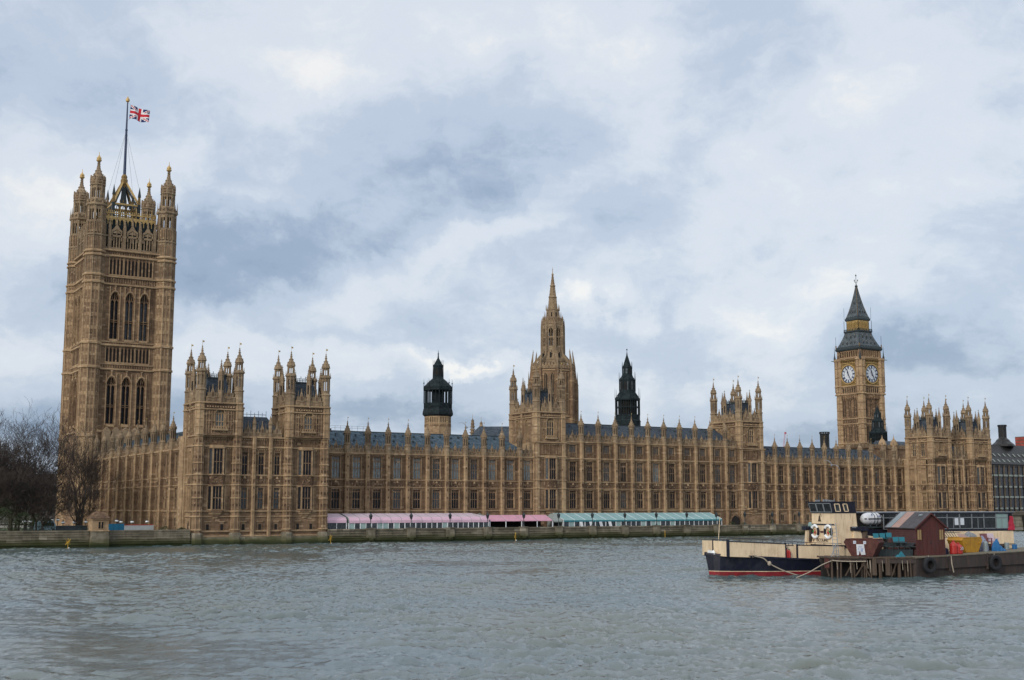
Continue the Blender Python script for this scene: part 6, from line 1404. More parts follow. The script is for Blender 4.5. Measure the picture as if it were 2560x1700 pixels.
# distant buildings behind the trees
bt = thing('town_building', (70, 470, 2), 'grey town building with pale bands glimpsed behind the bare trees', 'building'); f = MB((70, 470, 2)); f.world()
f.box(60, 108, 470, 500, 2, 17, 0); f.box(72, 96, 480, 500, 17, 20, 0); f.box(60, 108, 469.6, 470, 15.4, 16.2, 1); f.box(60, 108, 469.6, 470, 11.6, 12.8, 1); f.box(60, 108, 469.4, 470, 16.7, 17.2, 0)
f.build('wall', [plain('grey_render', (.10, .092, .085), .9, 0, .2, .6), plain('pale_band', (.26, .26, .28), .9, 0, .1)], bt)
for k in range(14):
    for z in (5, 9, 13.2): f = MB(); f.frame(); f.box(-.8, .8, 0, .05, 0, 2.0 if z < 20 else 1.5); o = part(('tbw', z > 20), lambda: f.build('window', ['void']), bt, (62 + k*3.3 - 70, -.4 if z < 13 or z > 15 else -.4, z - 2))
bt = thing('town_building', (30, 520, 2), 'plain brown block far behind the left trees', 'building'); f = MB((30, 520, 2)); f.world(); f.box(-20, 84, 520, 540, 2, 17, 0); f.build('wall', ['brown'], bt); f = MB((30, 520, 2)); f.world(); f.hexa([(-20, 519, 17), (84, 519, 17), (84, 541, 17), (-20, 541, 17)], [(-16, 528, 21), (80, 528, 21), (80, 532, 21), (-16, 532, 21)]); f.build('roof', ['slate'], bt)

# ================================================================== RIGHT: dark glass office, brick block, bridge abutment
M['bronze'] = plain('dark_bronze_cladding', (0.018, 0.018, 0.018), .4, .3, .4); M['sandpier'] = stone('pale_sandstone', (.125, .105, .082), (.08, .066, .052), (.16, .14, .11)); M['officeglass'] = glass('office_glass', (.018, .024, .036), .1, .5, .6)
CHORG = None
def office_chimney(t, org, x, y, z0, z1):
    f = MB(org); f.world(); h = z1 - z0
    f.lathe(x, y, [(6.2, z0), (6.0, z0 + h*.08), (4.0, z0 + h*.22), (3.4, z0 + h*.3), (2.3, z0 + h*.38), (2.1, z0 + h*.42), (2.0, z0 + h*.9), (2.35, z0 + h*.91), (2.35, z0 + h*.94)], 12, 0)
    for k in range(12): a = math.pi/6*k; f.tube([(x + 2.05*math.cos(a), y + 2.05*math.sin(a), z0 + h*.42), (x + 2.05*math.cos(a), y + 2.05*math.sin(a), z0 + h*.9)], .1, 4); f.bc(x + 2.2*math.cos(a), y + 2.2*math.sin(a), z0 + h*.93, .35, .35, h*.06)
    f.lathe(x, y, [(2.35, z0 + h*.98), (2.35, z1)], 12, 0); f.build('chimney', ['bronze'], t)
org = (580, 420, 2); of = thing('office_building', org, 'dark glass and bronze office block with pale stone fins at the right edge', 'building')
f = MB(org); FRONT(f, 420); f.box(540, 640, -40, -.6, 1.3, 30.2, 0); 
for z in (6.2, 12.2, 17.6, 23.6, 28.6): f.box(540, 640, -.6, -.2, z, z + 1.1, 0)
f.build('wall', ['bronze'], of)
f = MB(org); FRONT(f, 420)
for z0, z1 in ((7.3, 12.2), (13.3, 17.6), (18.7, 23.6), (24.7, 28.6), (2, 6.2)): f.box(540, 640, -.7, -.5, z0, z1, 0)
f.build('glazing', ['officeglass'], of)
f = MB(org); FRONT(f, 420); k = 546.0
while k < 640:
    f.box(k - .3, k + .3, -.5, .2, 1.3, 29.6, 0)
    for z in (6.4, 12.4, 17.8, 23.8): f.bc(k, .35, z, 1.3, .9, .9, 1)
    for z in (23.8, 12.4): f.box(k + .8, k + 2.8, -.3, -.1, z - .1, z + .9, 1) 
    k += 4.15
f.build('stone_fins', ['sandpier', 'canvasgrey'], of)
f = MB(org); FRONT(f, 420)
f.hexa([(540, .3, 30.2), (640, .3, 30.2), (640, -40, 30.2), (540, -40, 30.2)], [(547, -10, 41.2), (602, -10, 41.2), (602, -30, 41.2), (547, -30, 41.2)], 1)
k = 546.0
while k < 604:
    f.hexa([(k - .35, .3, 30.2), (k + .35, .3, 30.2), (k + .35, .0, 30.2), (k - .35, .0, 30.2)], [(k - .35 - (k - 566)*.3, -9.4, 40.6), (k + .35 - (k - 566)*.3, -9.4, 40.6), (k + .35 - (k - 566)*.3, -9.9, 40.6), (k - .35 - (k - 566)*.3, -9.9, 40.6)], 1)
    for z, t_ in ((31.4, .1), (34.6, .38)): f.hexa([(k + 1.6, .5 - t_*10, z), (k + 2.3, .5 - t_*10, z), (k + 2.3, .2 - t_*10, z), (k + 1.6, .2 - t_*10, z)], [(k + 1.4, -.9 - t_*10, z + 1.5), (k + 2.1, -.9 - t_*10, z + 1.5), (k + 2.1, -1.2 - t_*10, z + 1.5), (k + 1.4, -1.2 - t_*10, z + 1.5)], 2)
    k += 4.15
f.build('roof', ['slate', 'bronze', 'canvasgrey'], of)
office_chimney(of, org, 583, 432, 40.5, 52.4)
org = (432, 400, 2); of2 = thing('office_building', org, 'dark bronze roof and flared chimney behind the slate roof left of the clock tower', 'building'); office_chimney(of2, org, 418.5, 405, 30, 42.0); f = MB(org); f.world(); f.hexa([(395, 398, 2), (440, 398, 2), (440, 420, 2), (395, 420, 2)], [(406, 402, 31), (431, 402, 31), (431, 412, 31), (406, 412, 31)]); f.build('roof', ['bronze'], of2)
org = (725, 520, 2); bb = thing('brick_block', org, 'red brick building with white stone stripes at the right edge', 'building'); f = MB(org); FRONT(f, 520)
for j in range(24): z = 2 + j*2.25; f.box(749, 810, -25, 0, z, z + 1.75, 0); f.box(748.95, 810, -25.05, .06, z + 1.75, z + 2.25, 1)
for j in range(3): z = 56 + j*2.25; f.box(757, 810, -23, -.1, z, z + 1.75, 0); f.box(756.95, 810, -23.05, -.04, z + 1.75, z + 2.25, 1)
f.lathe(730, 12, [(0, 0), (0, .1)], 6) if False else None
f.build('wall', [stone('red_brick', (.30, .06, .045), (.20, .045, .035), (.36, .12, .09), block=(.5, .5, .25)), 'sandpier'], bb)
org = (372, 258, 0); ab = thing('bridge_abutment', org, 'grey stone bridge abutment with pale coping right of the boat stern', 'bridge'); f = MB(org); FRONT(f, 256)
f.hexa([(339, -4, -2), (460, -4, -2), (460, .6, -2), (339, .6, -2)], [(339, -4, 5.2), (460, -4, 5.2), (460, 0, 5.2), (339, 0, 5.2)], 0)
f.box(353, 361, 0, .6, 0, 4.9, 1); f.build('wall', ['quay', 'void'], ab); f = MB(org); FRONT(f, 256); f.hexa([(338.8, -4, 5.2), (460, -4, 5.2), (460, .5, 5.2), (338.8, .5, 5.2)], [(338.8, -4, 6.0), (460, -4, 9.0), (460, .5, 9.0), (338.8, .5, 6.0)]); f.build('coping', ['sandpier'], ab)
# red tower crane far off
t = thing('tower_crane', (676, 700, 2), 'thin red lattice crane jib far behind the slate roof', 'crane'); f = MB((676, 700, 2)); f.world(); rng_ = random.Random(4)
P0, P1 = Vector((674.0, 700, 30)), Vector((680.6, 700, 64.5)); f2 = []
for dx, dy in ((-.45, 0), (.45, 0)): f.tube([P0 + Vector((dx*1.6, dy, 0)), P1 + Vector((dx, dy, 0))], .12, 4)
for k in range(18): a = P0.lerp(P1, k/18); b = P0.lerp(P1, (k + 1)/18); s = 1 if k % 2 else -1; f.tube([a + Vector((-.7*s, 0, 0)), b + Vector((.6*s, 0, 0))], .07, 4)
f.box(680.2, 681.6, 699.5, 700.5, 63.6, 65.2); f.build('jib', [plain('red_crane_paint', (.42, .14, .17), .6, 0, .1)], t)
f = MB((676, 700, 2)); f.world(); f.box(673.2, 674.8, 699.2, 700.8, 1.3, 30.5); f.build('mast', ['bronze'], t)

# gulls
M['gull'] = plain('grey_gull_feathers', (.20, .21, .23), .9, 0, .3, 5)
def gull(loc, span, roll, label, yaw):
    f = MB(); f.world(); f.lathe(0, 0, [(0, -.28), (.05, -.2), (.075, 0), (.06, .15), (.03, .24), (0, .28)], 8)
    for i, (x, y, z) in enumerate(f.v): f.v[i] = (x, z, y)
    f.face((f.p(-.05, -.2, .02), f.p(.05, -.2, .02), f.p(.09, -.42, .02), f.p(-.09, -.42, .02)))
    for s in (-1, 1):
        P = [(0, .12, -.08, .03), (.18, .14, -.08, .13), (.36, .12, -.08, .17), (.52, .03, -.12, .11), (.66, -.12, -.17, .0)]
        for (a, y0, y1, z0), (b, y2, y3, z1) in zip(P[:-1], P[1:]): 
            i = [f.p(s*a, y0, z0), f.p(s*b, y2, z1), f.p(s*b, y3, z1), f.p(s*a, y1, z0)]; j = [f.p(s*a, y0, z0 - .02), f.p(s*b, y2, z1 - .012), f.p(s*b, y3, z1 - .012), f.p(s*a, y1, z0 - .02)]
            f.face(i); f.face(j[::-1]); f.face((i[0], i[1], j[1], j[0])); f.face((i[2], i[3], j[3], j[2]))
    o = f.build('gull', ['gull']); o.location = loc; k = span/1.32; o.scale = (k, k, k); o.rotation_euler = (R(8), R(roll), R(yaw)); tag(o, label, 'bird')
gull((43.8, 77.5, 13.94), 1.42, 28, 'small gull gliding in open sky left of the stone spire', -30); gull((66.6, 63.85, 11.22), 1.35, 30, 'gull with long thin wings beside the clock tower', -50)
# ================================================================== PASSENGER BOAT
M['navy'] = plain('navy_hull_paint', (0.006, 0.008, 0.020), .45, 0, .35, 1.5, grime=(.055, .05, .052, .45)); M['boot'] = plain('red_boot_paint', (.22, .014, .022), .55, 0, .35, 1.2, grime=(.05, .04, .025, .6)); M['cream'] = plain('cream_boat_paint', (.66, .52, .35), .5, 0, .14, 1.1, streak=True, grime=(.24, .13, .065, .5))
M['greyroof'] = plain('grey_deck_paint', (.22, .25, .28), .6, 0, .12); M['alu'] = plain('weathered_aluminium', (.22, .24, .26), .5, .3, .15); M['rope'] = plain('pale_rope', (.34, .29, .23), .9, 0, .2, 8); M['bglass'] = glass('boat_window', (.016, .019, .021), .15, .3, .5)
M['bgreen'] = plain('pale_green_panel', (.20, .29, .28), .3, 0, .12); M['rust'] = plain('rusty_maroon_steel', (.070, .022, .020), .85, 0, .45, 1.6, .3, grime=(.12, .06, .035, .6)); M['rubber'] = plain('black_rubber', (.012, .013, .016), .8, 0, .3); M['timber'] = plain('weathered_timber', (.072, .052, .039), .95, 0, .45, 2.2, .4, streak=True)
M['plate'] = plain('stained_barge_steel', (.040, .031, .029), .8, 0, .4, .9, .3, streak=True, grime=(.085, .045, .025, .7)); M['deckt'] = plain('barge_deck', (.13, .115, .085), .9, 0, .3, 1.5); M['shedred'] = plain('maroon_shed_boards', (.066, .018, .017), .85, 0, .3, 2, .2, streak=True, grime=(.05, .035, .03, .7)); M['felt'] = plain('grey_roofing_felt', (.060, .058, .066), .9, 0, .3, 1.5); M['feltpink'] = plain('faded_pinkish_felt', (.30, .20, .175), .9, 0, .15)
M['skipy'] = plain('yellow_skip_paint', (.40, .205, .016), .65, 0, .16, 1.5, grime=(.13, .065, .03, .6)); M['chairteal'] = plain('teal_plastic', (.008, .125, .17), .5, 0, .12); M['gasred'] = plain('red_gas_bottle', (.34, .022, .018), .4, 0, .12); M['raftwhite'] = plain('weathered_white_plastic', (.50, .52, .55), .5, 0, .12, 2); M['tarp'] = plain('bright_blue_tarpaulin', (.010, .10, .26), .6, 0, .2, 4); M['brownplastic'] = plain('maroon_plastic', (.15, .055, .06), .5, 0, .15); M['mauve'] = plain('pale_mauve_plastic', (.46, .38, .43), .5, 0, .1); M['steelgrey'] = plain('grey_steel', (.20, .24, .26), .5, .2, .2); M['sign'] = plain('worn_white_notice', (.46, .48, .51), .6, 0, .2, 3); M['print'] = plain('faded_blue_print', (.25, .30, .44), .7, 0, .2); M['ltgreen'] = plain('green_lamp', (.02, .25, .06), .4)
BO, BA = Vector((97.0, 113.0, .1)), R(-8)
def bmap(x, y, z):
    xn = float(np.interp(x, [-1, 0, 1.2, 8.4, 9.8, 15.9, 18.0, 20.5, 38.2, 40], [-1, 0, .75, 8.95, 10.6, 17.6, 20.6, 23.7, 45.3, 47.5]))
    if 14 < x < 18.2 and z > 3.95: y *= .85
    return xn, y, z - .013*min(max(x, 0), 20)*min(1, max(0, (7.2 - z)/1.5))
class BMB(MB):
    def build(s, *a, **k):
        s.v = [bmap(*q) for q in s.v]; return MB.build(s, *a, **k)
def BT(x, y, z):
    x, y, z = bmap(x, y, z)
    return (BO.x + x*math.cos(BA) - y*math.sin(BA), BO.y + x*math.sin(BA) + y*math.cos(BA), z + .1)
bt = thing('passenger_boat', BO, 'long navy and cream passenger boat with a square wheelhouse moored behind the barge', 'boat', BA)
def LB(): f = BMB(); f.world(); return f
def SB_(): f = MB(); f.world(); return f
ST = [(-.0, .02), (.5, .75), (1.2, 1.35), (2.4, 2.05), (4, 2.6), (6, 2.9), (9, 3.0), (14, 3.0), (22, 3.0), (32, 3.0), (36, 2.9), (38.4, 2.5)]
deck_z = lambda x: float(np.interp(x, [0, 2.4, 8.3, 14.6, 22, 32, 38.4], [2.62, 2.43, 2.12, 1.84, 1.75, 1.8, 2.0]))
def hull_half(x, b, z):
    zd = deck_z(x); t = min(1, max(0, (z + .6)/(zd + .6))); k = .62 + .38*t**.8 if x < 5 else .86 + .14*t
    return b*k
f = LB(); zl = [-.6, 0.0, .5, .58, None]
for s in (-1, 1):
    for (xa, ba), (xb, bb_) in zip(ST[:-1], ST[1:]):
        for i in range(4):
            def pt(x, b, z):
                zz = deck_z(x) if z is None else z; return f.p(x - .55*(zz/2.6)*max(0, 1 - x/1.5), s*hull_half(x, b, zz), zz)
            f.face((pt(xa, ba, zl[i]), pt(xb, bb_, zl[i]), pt(xb, bb_, zl[i+1]), pt(xa, ba, zl[i+1])), (1, 1, 2, 0)[i])
    for (xa, ba), (xb, bb_) in zip(ST[:-1], ST[1:]):                # gunwale strake and deck
        za, zb = deck_z(xa), deck_z(xb); a_, b_ = hull_half(xa, ba, za), hull_half(xb, bb_, zb); ox = lambda x: x - .55*max(0, 1 - x/1.5)
        f.hexa([(ox(xa), s*(a_ - .1), za - .16), (ox(xb), s*(b_ - .1), zb - .16), (ox(xb), s*(b_ + .09), zb - .16), (ox(xa), s*(a_ + .09), za - .16)], [(ox(xa), s*(a_ - .1), za + .05), (ox(xb), s*(b_ - .1), zb + .05), (ox(xb), s*(b_ + .09), zb + .05), (ox(xa), s*(a_ + .09), za + .05)], 0)
        f.face((f.p(xa, 0, za - .02), f.p(xb, 0, zb - .02), f.p(xb, s*b_, zb - .02), f.p(xa, s*a_, za - .02)), 3)
f.box(38.2, 38.45, -2.2, 2.2, -.6, 1.98, 0); f.taper(-.62, -.3, -.12, .12, 2.3, 2.75, .8, 0)
f.build('hull', ['navy', 'boot', 'cream', 'greyroof'], bt)
def slab(f, x0, x1, y0, y1, zb0, zb1, zt0, zt1, m=0): f.hexa([(x0, y0, zb0), (x1, y0, zb1), (x1, y1, zb1), (x0, y1, zb0)], [(x0, y0, zt0), (x1, y0, zt1), (x1, y1, zt1), (x0, y1, zt0)], m)
f = LB()                                                           # fore screens, cream boarding round the open foredeck
slab(f, 1.2, 8.4, -2.78, -2.68, 2.3, 2.05, 4.05, 3.75); slab(f, 1.2, 8.4, 2.55, 2.65, 2.3, 2.05, 4.05, 3.75); slab(f, 9.8, 15.9, -2.85, -2.75, 1.95, 1.75, 3.6, 3.48); slab(f, 9.8, 15.9, 2.6, 2.7, 1.95, 1.75, 3.6, 3.48)
slab(f, 8.4, 9.8, -2.35, -2.27, 2.0, 2.0, 3.5, 3.5)
f.hexa([(.95, 0, 2.35), (1.2, -2.7, 2.3), (1.3, -2.68, 2.3), (1.05, 0, 2.35)], [(.85, 0, 4.08), (1.2, -2.7, 4.05), (1.3, -2.68, 4.05), (.95, 0, 4.08)]); f.hexa([(.95, 0, 2.35), (1.2, 2.6, 2.3), (1.3, 2.58, 2.3), (1.05, 0, 2.35)], [(.85, 0, 4.08), (1.2, 2.6, 4.05), (1.3, 2.58, 4.05), (.95, 0, 4.08)])
f.box(4.45, 4.48, -2.795, -2.78, 2.2, 3.9, 1); f.box(12.6, 12.63, -2.865, -2.85, 1.85, 3.5, 1)
f.build('foredeck_screen', ['cream', 'rope'], bt)
f = LB()
slab(f, 1.1, 1.42, -2.84, -2.64, 2.3, 2.3, 4.3, 4.28); slab(f, 8.36, 8.5, -2.82, -2.66, 2.05, 2.05, 3.85, 3.85); slab(f, 9.74, 9.88, -2.89, -2.73, 1.95, 1.95, 3.72, 3.72); f.box(.82, .98, -.1, .1, 2.4, 4.25)
f.tube([(.9, -.05, 4.2), (1.25, -2.74, 4.2)], .05, 5)
slab(f, 1.3, 8.45, -2.82, -2.66, 4.02, 3.72, 4.12, 3.82); slab(f, 9.8, 15.9, -2.88, -2.73, 3.58, 3.46, 3.68, 3.56)
for (xa, za, xb, zb) in ((1.3, 4.48, 8.4, 4.2), (9.9, 3.98, 15.6, 3.8)):
    f.tube([(xa, -2.74, za - .38), (xa, -2.74, za), (xb, -2.74, zb), (xb, -2.74, zb - .42)], .035, 5)
    for k in range(1, 5): t = k/5; f.tube([(xa + (xb - xa)*t, -2.74, za + (zb - za)*t), (xa + (xb - xa)*t, -2.74, za + (zb - za)*t - .42)], .03, 4)
    f.tube([(xa, 2.6, za), (xb, 2.6, zb)], .035, 5)
f.box(8.5, 9.7, -2.33, -2.2, 3.5, 3.6)
for k in range(3): f.tube([(8.6 + k*.5, -2.27, 3.5), (8.6 + k*.5, -2.27, 3.85)], .03, 4)
f.tube([(8.6, -2.27, 3.85), (9.7, -2.27, 3.85)], .03, 4)
f.build('rails', ['navy'], bt)
f = LB(); f.tube([(.95, -.9, 2.4), (1.45, -.9, 6.9)], .05, 6, r1=.03); f.build('jack_staff', ['cream'], bt)
f = LB(); f.lathe(.35, -.6, [(.35, 2.5), (.3, 2.75), (.1, 2.95), (0, 3.0)], 8); f.bc(.1, -.1, 2.45, .5, .4, .5); f.build('windlass', ['white'], bt)
f = LB()
for x, z in ((4.2, 2.34), (12.9, 1.95)): f.bc(x, -2.92, z, .9, .16, .08); f.bc(x - .2, -2.92, z - .15, .12, .12, .2); f.bc(x + .2, -2.92, z - .15, .12, .12, .2)
f.build('mooring_cleat', ['navy'], bt)
# wheelhouse
f = LB()
x0, x1 = 15.15, 17.65
f.hexa([(x0, -2.6, 1.8), (x1 + .1, -2.6, 1.8), (x1 + .1, 2.6, 1.8), (x0, 2.6, 1.8)], [(x0 - .0, -2.55, 7.3), (x1, -2.55, 7.3), (x1, 2.55, 7.3), (x0, 2.55, 7.3)], 0)
f.box(x0 - .05, x0, -2.6, 2.6, 5.95, 6.1, 1); f.box(x0, x0 + .9, -2.63, -2.56, 5.95, 6.1, 1); f.box(x0 - .06, x1 + .2, -2.66, 2.66, 3.32, 3.6, 1)
f.box(16.05, 16.07, -2.62, -2.58, 4.0, 7.2, 2); f.box(17.0, 17.03, -2.62, -2.58, 4.0, 7.2, 2)
f.build('wheelhouse_base', ['cream', 'navy', 'rope'], bt)
f = LB(); f.hexa([(15.05, -2.62, 7.28), (17.7, -2.62, 7.28), (17.7, 2.62, 7.28), (15.05, 2.62, 7.28)], [(14.75, -2.75, 8.62), (17.45, -2.75, 8.62), (17.45, 2.75, 8.62), (14.75, 2.75, 8.62)])
f.box(14.65, 17.5, -2.85, 2.85, 8.6, 8.7); wh = f.build('wheelhouse', ['navy'], bt)
def wh_win(pts, name='window', fm='alu', gm='bglass'):
    c = [Vector(p) for p in pts]; n_ = (c[1] - c[0]).cross(c[3] - c[0]).normalized(); f = LB()
    def strip(a, b, w, h): 
        d = (b - a).normalized(); s = d.cross(n_)*w; f.hexa([tuple(a - s), tuple(b - s), tuple(b + s), tuple(a + s)], [tuple(a - s + n_*h), tuple(b - s + n_*h), tuple(b + s + n_*h), tuple(a + s + n_*h)], 0)
    for k in range(4): strip(c[k], c[(k+1) % 4], .05, .06)
    fr = f.build(name, [fm], wh); g2 = LB(); g2.hexa([tuple(p - n_*.01) for p in c], [tuple(p + n_*.025) for p in c]); g2.build('pane', [gm], fr)
fx = lambda z: 15.05 - .3*(z - 7.28)/1.34 - .015
for y0, y1 in ((2.45, .92), (.78, -.72), (-.86, -2.42)): wh_win([(fx(7.42), y0, 7.42), (fx(7.42), y1, 7.42), (fx(8.48), y1*1.02, 8.48), (fx(8.48), y0*1.02, 8.48)])
sy = lambda z: -2.62 - .13*(z - 7.28)/1.34 - .015
for a, b in ((15.35, 15.95), (16.4, 16.8)): wh_win([(a, sy(7.5), 7.5), (b, sy(7.5), 7.5), (b - .2, sy(8.4), 8.4), (a - .22, sy(8.4), 8.4)], fm='cream', gm='half')
f = LB()
for y, h in ((1.2, .22), (-.6, .26), (-1.2, .2), (-2.0, .16)): f.bc(15.2, y, 8.7, .5, .3, h, 0)
f.tube([(15.6, -2.0, 8.7), (15.6, -2.0, 9.05)], .04, 4, 0); f.build('roof_lamps', ['alu'], wh)
f = SB_(); f.lathe(0, 0, [(.0, 0), (.42, .05), (.42, .12), (0, .2)], 14, 0); d_ = f.build('loudhailer_disc', ['bgreen'], bt); d_.location = bmap(15.05, 2.75, 5.9); d_.rotation_euler = (0, R(-90), 0)
# wings each side of the wheelhouse
for s in (-1, 1):
    f = LB(); slab(f, 14.3 if s > 0 else 16.9, 15.6 if s > 0 else 18.5, s*2.6 if s > 0 else -3.05, s*3.6 if s > 0 else -2.6, 5.35, 5.35, 5.8, 5.8, 0); f.build('bridge_wing', ['navy'], bt)
f = LB(); f.box(14.5, 15.5, 2.7, 3.1, 1.9, 5.4, 0); f.box(14.8, 15.6, 2.3, 2.7, 3.9, 5.4, 2); f.build('side_panel', ['cream', 'navy', 'timber', 'alu'], bt); f = LB(); f.box(17.1, 17.95, -3.02, -2.7, 1.85, 5.4, 0); f.box(17.95, 18.5, -2.9, -2.6, 3.9, 5.4, 2); f.box(16.95, 17.5, -3.2, -2.9, 5.7, 5.85, 3)
f.build('side_panel', ['cream', 'navy', 'timber', 'alu'], bt)
# long saloon
f = LB()
slab(f, 17.9, 38.0, -3.0, 3.0, 1.75, 1.9, 5.4, 5.4, 0); f.box(17.9, 38.1, -3.06, 3.06, 5.2, 5.5, 1); f.box(17.9, 28.0, -3.07, -3.0, 4.45, 5.3, 1); f.box(18.4, 19.0, -3.06, -3.0, 2, 4.5, 2); f.box(20.3, 23.5, -3.06, -3.0, 2, 4.5, 2); f.box(30, 38.1, -3.05, 3.05, 2.3, 2.5, 1)
f.build('saloon_side', ['cream', 'navy', 'void'], bt)
f = LB(); f.box(20.5, 37.5, -2.8, 2.8, 5.5, 7.2, 0); f.build('saloon_inside', ['void'], bt)
f = LB(); f.box(20.3, 38.1, -3.1, 3.1, 7.18, 7.34, 0); f.box(20.3, 38.2, -3.12, 3.12, 7.34, 7.42, 1); f.build('saloon_roof', ['navy', 'greyroof'], bt)
wx = [20.5 + 1.68*k for k in range(10)]
for k, x in enumerate(wx):
    f = LB(); 
    for a in (x, x + 1.64): slab(f, a - .04, a + .04, -3.02, -2.94, 5.5, 5.5, 7.18, 7.18)
    f.box(x, x + 1.64, -3.02, -2.94, 6.72, 6.8); f.box(x, x + 1.64, -3.02, -2.95, 5.5, 5.58); f.box(x + .8, x + .86, -3.0, -2.95, 5.5, 6.72) if k % 2 else None
    w_ = f.build('saloon_window', ['alu'], bt); f = LB(); f.box(x + .04, x + 1.6, -2.96, -2.92, 5.52, 7.18); f.build('pane', ['bgreen' if k == 9 else 'bglass'], w_)
    if k in (5, 6): f = LB(); f.box(x + (1.0 if k == 5 else .1), x + (1.5 if k == 5 else .6), -2.99, -2.965, 5.95, 6.7); f.build('notice', ['dial'], w_)
f = LB(); f.box(37.9, 38.0, -2.9, 2.9, 5.5, 7.2, 0); f.box(37.4, 37.55, -3.02, -2.9, 5.5, 7.2, 0)
for z in (2.6, 3.5): f.tube([(33.5, -3.15, z), (38.0, -3.15, z)], .05, 4, 0)
for k in range(4): f.tube([(34 + k*1.3, -3.15, 1.9), (34 + k*1.3, -3.15, 3.5)], .05, 4, 0)
f.build('stern_frame', ['navy'], bt)
# name and emblem on the wheelhouse front
def lettering(txt, size, mat, parent, loc, rot, name):
    cu = bpy.data.curves.new(name, 'FONT'); cu.body = txt; cu.size = size; cu.extrude = .012; cu.resolution_u = 3
    o = bpy.data.objects.new(name, cu); COL.objects.link(o); dg_ = bpy.context.evaluated_depsgraph_get(); me = bpy.data.meshes.new_from_object(o.evaluated_get(dg_)); bpy.data.objects.remove(o)
    me.materials.clear(); me.materials.append(M[mat]); q = bpy.data.objects.new(name, me); COL.objects.link(q); q.parent = parent; q.location = loc; q.rotation_euler = rot; return q
import mathutils
rotf = mathutils.Matrix(((0, 0, -1), (-1, 0, 0), (0, 1, 0))).to_euler()
lettering('V', .85, 'brown', bt, bmap(15.11, 2.2, 3.9), rotf, 'name_initial'); lettering('ISCOUNT', .55, 'navy', bt, bmap(15.11, 1.6, 3.96), rotf, 'name_lettering')
f = LB(); f.frame(15.14, 0, 0, -1, -1, 0)                          # small dark bird like emblem: hooked neck on a flared foot
f.prism([(-1.15, 6.35), (-.35, 6.35), (-.5, 6.55), (-.6, 6.85), (-.72, 7.0), (-.92, 6.9), (-1.02, 6.55)], 0, .02)
for (a, b), (c, d) in zip([(-.66, 6.9), (-.72, 7.08), (-.58, 7.18), (-.42, 7.08), (-.38, 6.92)], [(-.72, 7.08), (-.58, 7.18), (-.42, 7.08), (-.38, 6.92), (-.45, 6.8)]): f.prism([(a, b), (c, d), (c + .07, d + .03), (a + .07, b + .03)], 0, .02)
f.prism([(.1, 3.98), (.32, 4.2), (.62, 4.2), (.84, 3.98), (.76, 3.98), (.58, 4.13), (.36, 4.13), (.18, 3.98)], 0, .02)
f.build('emblem', ['timber'], bt)
for s in (-1, 1): f = LB(); f.frame(15.14, 0, 0, -1, -1, 0); f.bc(-2.3 if s < 0 else 1.6, .06, 5.1, .22, .12, .22); f.build('green_lamp', ['ltgreen'], bt)
f = LB(); f.frame(15.14, 0, 0, -1, -1, 0); f.box(-.62, 0.0, 0, .06, 5.05, 5.28); f.build('name_board', ['rust'], bt)
# lifebuoys hang on the front; each is a thing of its own
for i, (y, lb) in enumerate(((1.7, 'white and navy lifebuoy on the left of the wheelhouse front'), (-1.35, 'white and navy lifebuoy on the right of the wheelhouse front'))):
    t = thing('lifebuoy', BT(15.0, y, 5.2), lb, 'lifebuoy', BA, 'lifebuoys on the wheelhouse'); f = MB(); f.world(); n = 32; Rr, r = .66, .15
    for k in range(n):
        t0, t1 = 2*math.pi*k/n, 2*math.pi*(k+1)/n; m = 1 if (k // 4) % 4 in (0, 3) and (k//4) % 2 == 0 or (16 <= k < 20) or (k < 4) or k >= 28 or (12 <= k < 16) else 0
        m = 1 if abs(math.sin((t0 + t1)/2)) < .62 else 0
        P = lambda t, a: f.p(r*math.sin(a), (Rr + r*math.cos(a))*math.cos(t), (Rr + r*math.cos(a))*math.sin(t)*1.12)
        for j in range(8): a0, a1 = 2*math.pi*j/8, 2*math.pi*(j+1)/8; f.face((P(t0, a0), P(t1, a0), P(t1, a1), P(t0, a1)), m)
    f.build('ring', ['white', 'navy'], t, smooth=True); f = MB(); f.frame(0, 0, 0, -1, -1, 0)
    f.prism([(-.06, .3), (.06, .3), (.06, 0), (.2, -.05), (.05, -.35), (-.05, -.35), (-.2, -.05), (-.06, 0)], .0, .03); f.build('red_mark', ['gasred'], t)
# life raft canister on its cradle
t = thing('life_raft', BT(18.45, -2.0, 5.8), 'white barrel shaped life raft canister behind the wheelhouse', 'life raft', BA); t.scale = (1.35, .95, .95); f = MB(); f.world()
pr = [(0, 0), (.42, .03), (.66, .25), (.80, .62), (.80, 2.5), (.66, 2.88), (.42, 3.1), (0, 3.13)]; f.lathe(0, 0, pr, 20, 0)
f.v = [(z, y, x + 1.05) for x, y, z in f.v]; f.build('canister', ['raftwhite'], t, smooth=True); f = MB(); f.world()
for x in (1.0, 1.35, 1.75, 2.1, 2.5): f.lathe(0, 0, [(.79, x), (.83, x), (.83, x + .06), (.79, x + .06)], 20, 0)
f.v = [(z, y, x + 1.05) for x, y, z in f.v]; f.box(.3, 2.85, -.84, -.76, .98, 1.12); f.box(.04, .4, -.62, .6, .98, 1.12); f.build('strap', ['navy'], t)
f = MB(); f.frame(0, -.78); f.prism([(.62, 1.45), (.78, 1.55), (.74, 1.75), (.6, 1.7)], 0, .02); f.box(1.45, 1.68, .02, .04, 1.25, 1.5); f.box(2.22, 2.44, .02, .04, 1.25, 1.5); f.build('blue_mark', ['print'], t)
f = MB(); f.world()
for x in (.5, 1.2, 1.9, 2.6): f.tube([(x, -.75, .0), (x + .2, -.45, .6)], .06, 4); f.tube([(x, .75, .0), (x, .45, .55)], .06, 4)
f.box(.2, 2.9, -.8, .8, -.15, .05); f.build('cradle', ['iron'], t)
